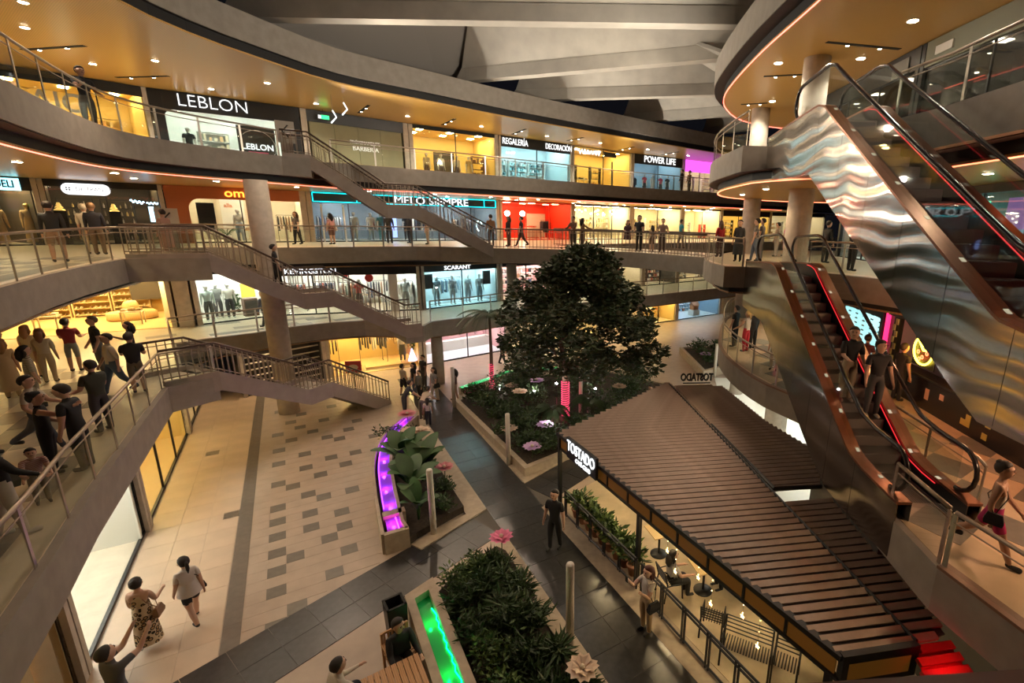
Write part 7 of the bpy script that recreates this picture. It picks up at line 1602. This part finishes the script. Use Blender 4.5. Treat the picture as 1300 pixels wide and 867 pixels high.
# ------------------------------------------------------------------ people
BK = (0.015, 0.015, 0.017); WT = (0.58, 0.54, 0.48); JN = (0.09, 0.14, 0.22); TAN = (0.42, 0.33, 0.22); OL = (0.05, 0.055, 0.04); GR = (0.12, 0.12, 0.125)
def person(label, x, y, z, rz, **k):
    return figure('person', label, 'person', (x, y, z), rz, k.pop('H', 1.72), k.pop('top', BK), k.pop('bottom', BK), k.pop('shoes', (0.04, 0.04, 0.04)), k.pop('skin', 'skin'), k.pop('hair', (0.025, 0.018, 0.014)), **k)
def leop():
    m = mat('leopard_print', (0.55, 0.42, 0.26), 0.8); nt = m.node_tree; b = nt.nodes['Principled BSDF']
    tc = nt.nodes.new('ShaderNodeTexCoord'); v = nt.nodes.new('ShaderNodeTexVoronoi'); v.inputs['Scale'].default_value = 11; v.feature = 'F1'
    r = nt.nodes.new('ShaderNodeValToRGB'); r.color_ramp.interpolation = 'CONSTANT'; e = r.color_ramp.elements
    e[0].position = 0; e[0].color = (0.42, 0.26, 0.12, 1); e[1].position = 0.28; e[1].color = (0.02, 0.015, 0.01, 1); q = e.new(0.46); q.color = (0.60, 0.47, 0.31, 1)
    nt.links.new(tc.outputs['Object'], v.inputs['Vector']); nt.links.new(v.outputs['Distance'], r.inputs['Fac']); nt.links.new(r.outputs['Color'], b.inputs['Base Color']); return m
def stripes(name, c0, c1, sc=9.0):
    return wavemat(name, c0, c1, sc, 0.0, 0.8, axis='Z')
LEO = leop()
# plaza
person('woman in a long leopard print dress with a bag strap', -9.27, 8.1, 0.002, 0.35, H=1.64, top=(0.5, 0.4, 0.25), bottom=(0.5, 0.38, 0.25), sleeve=0, bare=True, legs=0, dress=(0.42, LEO), hairstyle='bun', female=True, arms=((0.35, 1.3), (0.15, 0.5)), pattern=LEO, bag=(1, cmat((0.25, 0.14, 0.08)), 0.9), swing=0.12, head_yaw=0.3)
person('woman in an oversized white tee and black shorts with a ponytail', -8.9, 8.78, 0.002, 1.1, H=1.62, top=(0.62, 0.55, 0.50), bottom=BK, legs=0.3, hairstyle='pony', female=True, dress=(0.055, cmat((0.62, 0.55, 0.50))), loose=1.25, swing=0.28, knee=(0.1, 0.35), arms=((-0.25, 0.2), (0.2, 0.2)), bag=(1, cmat(BK), 0.7))
person('man in grey raising both hands to take a photo', -8.15, 6.45, 0.002, -0.2, H=1.75, top=(0.10, 0.10, 0.105), bottom=(0.08, 0.08, 0.1), skin='skin', arms=((1.75, 0.75), (1.6, 0.95)), splay=(0.02, 0.02), head_tilt=-0.2)
person('man in black uniform standing on the slate walk', -1.2, 11.45, 0.006, 2.75, H=1.76, top=BK, bottom=BK, skin='skin', arms=((0.05, 0.15), (0.0, 0.2)), splay=(0.18, 0.2), swing=0.12)
person('woman in white top and tan trousers photographing with a phone', 1.08, 8.75, 0.014, 2.2, H=1.62, top=(0.62, 0.55, 0.48), bottom=(0.48, 0.34, 0.2), hair=(0.10, 0.03, 0.025), hairstyle='long', female=True, sleeve=0.3, arms=((1.05, 1.5), (0.5, 1.9)), bag=(-1, cmat(BK), 1.0), phone=True)
person('woman in white seated at the cafe by the fence', 1.78, 9.8, 0.0, 1.9 - PI, H=1.64, top=(0.5, 0.47, 0.42), bottom=BK, hairstyle='long', female=True, sit=True, sleeve=0.4, arms=((0.5, 1.0), (0.5, 1.0)))
person('person in black seated across the cafe table', 3.42, 10.28, 0.0, 1.9, H=1.7, top=BK, bottom=BK, sit=True, sleeve=0.4, arms=((0.9, 0.6), (0.5, 1.0)), lean=0.15)
person('man in black sweater seated at the teak table', *G(0.93, 8.5), 0.0, UA + PI + 0.15, H=1.76, top=BK, bottom=BK, sit=True, sleeve=1.0, arms=((0.6, 1.0), (0.6, 1.0)), lean=0.12, head_yaw=0.4, loose=1.15)
person('man in white shirt seated with his back to the walk', *G(-0.22, 8.05), 0.0, UA - PI / 2 + 0.35, H=1.74, top=(0.62, 0.55, 0.46), bottom=(0.08, 0.08, 0.1), sit=True, sleeve=1.0, arms=((0.7, 0.8), (0.7, 0.8)), lean=0.2, loose=1.2)
# group at the foot of the stairs
person('boy in pale tee and dark shorts at the foot of the stairs', -10.0, 22.9, 0.006, -0.6, H=1.62, top=(0.4, 0.34, 0.26), bottom=BK, legs=0.42, fingers=False, swing=0.15)
person('woman in black with long hair at the foot of the stairs', -9.5, 23.0, 0.006, 2.4, H=1.66, top=BK, bottom=(0.10, 0.12, 0.16), hairstyle='long', female=True, fingers=False)
person('person in dark top behind the group at the stairs', -9.45, 24.2, 0.006, 2.6, H=1.72, top=(0.05, 0.04, 0.04), bottom=(0.08, 0.07, 0.07), fingers=False)
person('person in grey camouflage hoodie beside the stairs', -8.95, 22.3, 0.006, 2.6, H=1.5, top=(0.14, 0.14, 0.13), bottom=BK, sleeve=1.0, fingers=False, loose=1.2)
person('woman in printed blouse and wide pale trousers on the slate walk', -8.2, 22.2, 0.006, 2.5, H=1.70, top=(0.28, 0.26, 0.25), bottom=(0.60, 0.52, 0.44), hairstyle='long', female=True, fingers=False, swing=0.15, bag=(-1, cmat(BK), 1.0), loose=1.1)
person('man in navy bending over the tip of the purple channel', -8.9, 20.3, 0.006, -1.0, H=1.7, top=(0.025, 0.025, 0.04), bottom=(0.03, 0.03, 0.04), lean=0.55, fingers=False, arms=((0.9, 0.3), (0.8, 0.3)))
person('person in pale top stooping beside the child', -7.95, 19.9, 0.006, -0.4, H=1.62, top=(0.58, 0.46, 0.36), bottom=(0.12, 0.1, 0.1), lean=0.9, fingers=False, arms=((1.0, 0.5), (1.0, 0.5)))
person('child with brown backpack on the slate walk', -7.5, 19.35, 0.012, 0.3, H=1.22, top=(0.5, 0.42, 0.34), bottom=(0.03, 0.03, 0.05), fingers=False, bag=(-1, cmat((0.2, 0.1, 0.06)), 0.9), hairstyle='long')
person('woman in brown leaning behind the far bollard', -7.2, 22.3, 0.006, 1.6, H=1.62, top=(0.16, 0.09, 0.07), bottom=(0.5, 0.36, 0.26), legs=0.3, hairstyle='long', female=True, fingers=False, swing=0.2)
person('person in black walking past the pink shop', -6.2, 28.6, 0.002, -1.7, H=1.7, bottom=BK, fingers=False, swing=0.3)
person('person in dark red sitting by the far end of the pergola', 2.2, 20.4, 0.0, 2.6, H=1.65, top=(0.10, 0.03, 0.03), bottom=(0.08, 0.05, 0.05), fingers=False)
person('woman in pink crossing under the island', 8.1, 23.0, 0.002, -1.7, H=1.62, top=(0.6, 0.35, 0.4), bottom=(0.62, 0.3, 0.4), legs=0.25, skirt=(0.12, cmat((0.62, 0.3, 0.42))), female=True, fingers=False, swing=0.25)
# first gallery crowd
z = L1 + 0.017
person('man in black tee leaning toward the woman at the glass rail', -10.62, 8.95, z, 1.9, H=1.80, top=BK, bottom=BK, skin='skin', head_tilt=0.3, arms=((0.3, 0.4), (0.1, 0.15)), lean=0.08)
person('woman in black with a pale belt facing the man', -11.08, 8.78, z, -0.9, H=1.68, top=BK, bottom=BK, hairstyle='bun', hair=BK, female=True, sleeve=0, arms=((1.2, 0.9), (0.2, 0.9)), bare=False)
person('child in striped shirt crouched at the glass rail', -10.12, 7.72, z, -2.2, H=1.15, top=(0.25, 0.10, 0.10), bottom=(0.2, 0.17, 0.13), lean=0.5, fingers=False, arms=((1.0, 0.4), (1.0, 0.4)), pattern=stripes('red_stripe', (0.25, 0.06, 0.07), (0.45, 0.40, 0.36), 12))
person('young man in black hoodie and white trousers with a camouflage pack', -9.55, 6.8, z, -0.5, H=1.76, top=BK, bottom=(0.62, 0.56, 0.48), shoes=(0.6, 0.56, 0.5), sleeve=1.0, loose=1.2, arms=((0.5, 0.5), (0.3, 0.3)), bag=(-1, cmat((0.10, 0.10, 0.08)), 1.5), swing=0.15)
person('man in white tee striding in dark jeans', -12.4, 9.75, z, -1.1, H=1.74, top=(0.6, 0.57, 0.5), bottom=(0.07, 0.08, 0.11), swing=0.45, knee=(0.05, 0.5), arms=((-0.1, 0.9), (0.5, 0.7)))
person('man in olive tee with his back to the rail', -12.0, 10.7, z, 1.4, H=1.74, top=OL, bottom=(0.06, 0.06, 0.07), loose=1.15, arms=((0.3, 0.9), (0.3, 0.9)))
person('man in black and white striped shirt by the crowd', -13.4, 9.4, z, -0.9, H=1.74, top=WT, bottom=(0.30, 0.22, 0.13), pattern=stripes('black_stripe', (0.02, 0.02, 0.02), (0.6, 0.57, 0.52), 6), swing=0.25)
person('man in white shirt and blue jeans walking', -14.15, 13.2, z, 2.6, H=1.78, top=(0.62, 0.57, 0.45), bottom=JN, sleeve=0.9, loose=1.18, swing=0.3, knee=(0.05, 0.4), arms=((0.2, 0.3), (-0.25, 0.3)))
person('man in black tee with yellow print seen from behind', -13.6, 13.3, z, 0.7, H=1.76, top=BK, bottom=(0.16, 0.13, 0.09), legs=0.55, loose=1.2, arms=((0.4, 1.1), (0.5, 1.2)))
person('man in red shirt and grey shorts', -17.4, 15.1, z, 0.5, H=1.74, top=(0.22, 0.02, 0.03), bottom=(0.25, 0.27, 0.26), legs=0.5, fingers=False, arms=((0.4, 1.2), (0.4, 1.2)))
person('bearded man in black tee facing the rail', -16.3, 14.9, z, 2.6, H=1.86, top=BK, bottom=GR, loose=1.15, arms=((0.0, 0.5), (0.0, 0.5)), splay=(0.35, 0.35), hair=(0.14, 0.09, 0.05))
person('woman in black crop top holding a phone', -15.6, 15.3, z, 2.5, H=1.62, top=BK, bottom=BK, hairstyle='long', female=True, sleeve=0, arms=((0.4, 1.7), (0.1, 0.2)), fingers=False)
person('woman in tan dress among the crowd', -16.6, 12.7, z, 0.9, H=1.68, top=(0.50, 0.36, 0.2), bottom=(0.5, 0.36, 0.2), dress=(0.4, cmat((0.50, 0.36, 0.2))), hairstyle='long', hair=(0.30, 0.16, 0.06), female=True, fingers=False)
person('woman in cream blouse with auburn hair', -17.0, 14.0, z, 0.6, H=1.66, top=(0.55, 0.47, 0.33), bottom=(0.5, 0.4, 0.26), hairstyle='long', hair=(0.22, 0.10, 0.05), female=True, sleeve=0.9, loose=1.15, fingers=False)
person('woman in pale shirt and skirt with chestnut hair', -17.9, 14.4, z, 0.4, H=1.66, top=(0.58, 0.48, 0.32), bottom=(0.55, 0.45, 0.3), skirt=(0.2, cmat((0.58, 0.46, 0.3))), legs=0.3, hairstyle='long', hair=(0.28, 0.14, 0.06), female=True, fingers=False)
person('woman with long dark curls and striped wrap', -15.2, 12.1, z, -0.7, H=1.66, top=(0.45, 0.38, 0.28), bottom=(0.35, 0.3, 0.22), hairstyle='long', female=True, sleeve=0.9, loose=1.2, fingers=False, pattern=stripes('tan_stripe', (0.18, 0.15, 0.11), (0.5, 0.43, 0.32), 8))
person('man in tan shirt and red cap at the crowd edge', -17.3, 13.2, z, -0.3, H=1.75, top=(0.5, 0.36, 0.18), bottom=(0.4, 0.3, 0.16), hair=(0.4, 0.05, 0.03), fingers=False, loose=1.2)
person('man in blue jacket walking past the white fashion window', -15.75, 21.9, z, 1.5, H=1.74, top=(0.13, 0.17, 0.26), bottom=(0.05, 0.05, 0.06), sleeve=1.0, fingers=False, swing=0.35, knee=(0.05, 0.4))
person('person in black going down the middle stairs', -13.45, 19.75, 5.85, -0.9, H=1.72, top=(0.03, 0.03, 0.035), bottom=BK, fingers=False, swing=0.15)
# second gallery
z = L2 + 0.017
person('man in dark jacket and beige shorts at the jeweller rail', -16.9, 15.0, z, 0.7, H=1.78, top=(0.035, 0.04, 0.045), bottom=(0.30, 0.20, 0.13), legs=0.4, sleeve=1.0, fingers=False, swing=0.15)
person('heavy man in navy sweater before the jeweller', -18.6, 17.9, z, 0.6, H=1.80, top=(0.02, 0.022, 0.035), bottom=(0.16, 0.11, 0.07), sleeve=1.0, loose=1.25, fingers=False, hair=(0.28, 0.16, 0.08))
person('older man in white shirt beside the navy sweater', -19.1, 18.1, z, 0.5, H=1.76, top=(0.6, 0.56, 0.48), bottom=(0.4, 0.3, 0.2), sleeve=0.9, fingers=False, hair=(0.5, 0.45, 0.36))
person('woman in pale pink dress at the head of the middle stairs', -16.6, 18.5, z, 1.3, H=1.62, top=(0.46, 0.28, 0.22), bottom=(0.46, 0.28, 0.22), dress=(0.36, cmat((0.48, 0.30, 0.24))), female=True, fingers=False, hairstyle='bun')
person('woman in black walking out of the terracotta shop', -16.7, 26.6, z, 2.8, H=1.68, top=(0.10, 0.08, 0.07), bottom=BK, hairstyle='long', hair=(0.14, 0.07, 0.04), female=True, fingers=False, swing=0.15)
person('woman in pink blouse before the white door frame', -15.2, 27.3, z, 1.2, H=1.64, top=(0.58, 0.32, 0.32), bottom=(0.12, 0.06, 0.05), hairstyle='long', female=True, fingers=False, bag=(1, cmat((0.55, 0.46, 0.38)), 1.0), legs=0.4)
person('man in black suit under the neon name', -13.0, 29.6, z, 0.3, H=1.78, sleeve=1.0, fingers=False)
person('person in dark coat by the blue screen', -12.0, 30.2, z, 2.6, H=1.72, top=(0.03, 0.03, 0.05), bottom=(0.03, 0.03, 0.05), sleeve=1.0, fingers=False)
person('woman in cream by the foot of the top stairs', -10.6, 29.3, z, 1.8, H=1.64, top=(0.55, 0.46, 0.4), bottom=(0.45, 0.36, 0.3), hairstyle='long', female=True, fingers=False)
person('man in brown jacket where the top stairs land', -6.7, 28.9, z, 0.5, H=1.76, top=(0.22, 0.11, 0.05), bottom=(0.05, 0.04, 0.04), sleeve=1.0, fingers=False)
person('woman in dark coat before the red shop', -5.75, 29.3, z, 2.2, H=1.70, top=(0.03, 0.02, 0.02), bottom=(0.10, 0.05, 0.04), sleeve=1.0, hairstyle='long', female=True, fingers=False, loose=1.2)
person('man in black striding before the red shop', -5.0, 29.4, z, 1.5, H=1.76, top=(0.03, 0.02, 0.02), bottom=(0.05, 0.03, 0.03), fingers=False, swing=0.4, knee=(0.0, 0.3))
person('man in brown leaning on the bridge rail', -1.8, 27.85, z, 2.6, H=1.74, top=(0.16, 0.08, 0.05), bottom=(0.05, 0.04, 0.03), sleeve=1.0, fingers=False, arms=((0.7, 0.6), (0.7, 0.6)))
person('woman in tan beside the man leaning on the bridge', -1.25, 27.7, z, -1.0, H=1.66, top=(0.24, 0.13, 0.07), bottom=(0.08, 0.05, 0.04), hairstyle='long', female=True, fingers=False, arms=((0.9, 0.5), (0.3, 0.4)), sleeve=1.0)
person('woman in short dark dress on the bridge', 1.25, 27.0, z, 2.9, H=1.60, top=(0.07, 0.03, 0.04), bottom=(0.07, 0.03, 0.04), dress=(0.16, cmat((0.07, 0.03, 0.04))), legs=0, hairstyle='long', female=True, fingers=False)
person('tall man in black on the bridge', 1.85, 26.6, z, 2.7, H=1.86, bottom=BK, fingers=False, loose=1.1)
person('child in pale dress beside the tall man on the bridge', 2.55, 26.5, z, 0.5, H=1.36, top=(0.30, 0.18, 0.12), bottom=(0.2, 0.14, 0.1), legs=0.4, fingers=False, hairstyle='long')
person('man in grey tee at the bridge rail', 3.1, 26.4, z, 3.0, H=1.72, top=(0.26, 0.18, 0.16), bottom=(0.10, 0.07, 0.06), fingers=False, splay=(0.3, 0.3))
person('man in turquoise tee walking beyond the bridge', 4.8, 31.0, z, -1.3, H=1.72, top=(0.03, 0.34, 0.46), bottom=(0.2, 0.14, 0.1), fingers=False, swing=0.2)
person('woman in red jacket with long dark hair where the bridge lands', 5.55, 23.6, z, 0.3, H=1.66, top=(0.42, 0.02, 0.03), bottom=(0.06, 0.03, 0.03), hairstyle='long', hair=(0.10, 0.05, 0.03), female=True, sleeve=1.0, fingers=False)
person('woman in long black skirt on the island', 5.75, 21.0, z, 2.6, H=1.70, top=BK, bottom=BK, dress=(0.36, cmat(BK)), female=True, fingers=False, sleeve=0.9)
person('man in black and white printed shirt on the island', 6.55, 21.3, z, 1.2, H=1.78, top=(0.10, 0.09, 0.09), bottom=(0.10, 0.13, 0.18), fingers=False, swing=0.2, loose=1.2, pattern=mat('print_shirt', (0.14, 0.13, 0.12), 0.8, noise=(14, 1.0)))
person('man in dark tee behind the printed shirt', 7.15, 22.4, z, 1.0, H=1.80, top=(0.08, 0.07, 0.07), bottom=(0.15, 0.14, 0.15), fingers=False)
person('person in pale beige top by the island column', 8.7, 24.8, z, 1.0, H=1.64, top=(0.52, 0.40, 0.30), bottom=(0.45, 0.38, 0.34), fingers=False)
person('blond woman in pink by the island column', 9.3, 25.2, z, 0.8, H=1.64, top=(0.62, 0.20, 0.36), bottom=(0.5, 0.2, 0.3), hair=(0.55, 0.36, 0.14), hairstyle='long', female=True, fingers=False)
person('man in black before the balloon toys', 8.95, 17.6, z, -1.4, H=1.72, bottom=BK, fingers=False, sleeve=0.9)
person('person in black beside the island column', 9.6, 21.2, z, -1.2, H=1.74, bottom=BK, fingers=False, sleeve=1.0)
# third gallery
person('man in black tee resting on the third gallery rail', -16.3, 16.3, L3 + 0.017, -1.9, H=1.78, top=BK, bottom=(0.14, 0.12, 0.10), fingers=False, arms=((0.6, 1.2), (0.3, 0.9)), skin='skin2')
person('person in dark clothes outside the sports shop', 6.3, 42.0, L3 + 0.017, 1.0, H=1.74, top=(0.05, 0.03, 0.03), bottom=(0.08, 0.05, 0.04), fingers=False, sleeve=1.0)
person('person in brown jacket outside the sports shop', 7.0, 42.4, L3 + 0.017, 2.0, H=1.70, top=(0.16, 0.08, 0.05), bottom=(0.07, 0.05, 0.04), fingers=False, sleeve=1.0)
# island first level and escalators
z = L1 + 0.017
person('blond woman in white top and red trousers at the curved rail', 5.95, 19.4, z, 0.6, H=1.68, top=(0.55, 0.48, 0.42), bottom=(0.5, 0.03, 0.05), hair=(0.5, 0.34, 0.14), hairstyle='pony', female=True, sleeve=0, fingers=False, arms=((1.1, 0.3), (0.4, 0.6)), splay=(0.3, 0.3))
person('man in black at the curved rail', 5.7, 20.2, z, 0.8, H=1.76, bottom=BK, fingers=False)
person('person in dark coat behind the woman in red trousers', 6.4, 19.9, z, 0.4, H=1.70, top=BK, bottom=BK, fingers=False, sleeve=1.0)
person('woman in grey with long hair further along the curved rail', 6.3, 16.9, z, 2.6, H=1.62, top=(0.34, 0.30, 0.25), bottom=(0.5, 0.45, 0.38), hairstyle='long', female=True, fingers=False)
def step_z(y): return L1 + (L2 - L1) * (y - 9.2) / 6.2
person('man in black tee and grey trousers riding the lower escalator', 6.38, 10.635, step_z(10.635) + 0.015, 3.0, H=1.80, top=BK, bottom=(0.075, 0.075, 0.08), shoes=(0.6, 0.56, 0.5), arms=((0.2, 0.4), (0.1, 0.3)), splay=(0.2, 0.2), head_yaw=0.5)
person('man in black shirt and beige trousers riding beside him', 5.93, 11.04, step_z(11.04) + 0.015, 3.1, H=1.78, top=BK, bottom=(0.36, 0.29, 0.20), shoes=(0.5, 0.46, 0.4), arms=((0.4, 1.1), (0.2, 0.4)), sleeve=0.6, head_yaw=-0.4)
person('woman in white top and magenta shorts striding with a black bag', 6.32, 6.8, z, -2.35, H=1.70, top=(0.62, 0.56, 0.48), bottom=(0.42, 0.02, 0.12), shoes=BK, legs=0.34, sleeve=0, bare=True, female=True, hairstyle='bun', swing=0.42, knee=(0.05, 0.55), arms=((-0.2, 0.35), (0.35, 0.4)), bag=(1, cmat(BK), 0.85), skin='skin2')
person('man in orange serving at the pizza bar', 10.35, 13.2, L1 + 0.01, 2.0, H=1.74, top=(0.55, 0.20, 0.03), bottom=BK, fingers=False, lean=0.35)
person('person in black waiting at the pizza bar', 9.1, 14.0, z, -1.4, H=1.76, fingers=False)
person('person in dark red queueing by the magenta post', 8.7, 15.3, z, -1.0, H=1.72, top=(0.12, 0.02, 0.03), bottom=BK, fingers=False)
person('person in white cap before the sunglasses wall', 8.7, 16.4, z, 2.6, H=1.74, top=(0.45, 0.42, 0.4), bottom=BK, hair=(0.6, 0.58, 0.55), fingers=False)
person('bald man before the sunglasses wall', 7.9, 16.9, z, 2.6, H=1.76, top=(0.3, 0.22, 0.18), bottom=GR, hair=None, fingers=False, face=False)
finish_figures()
finish_texts()
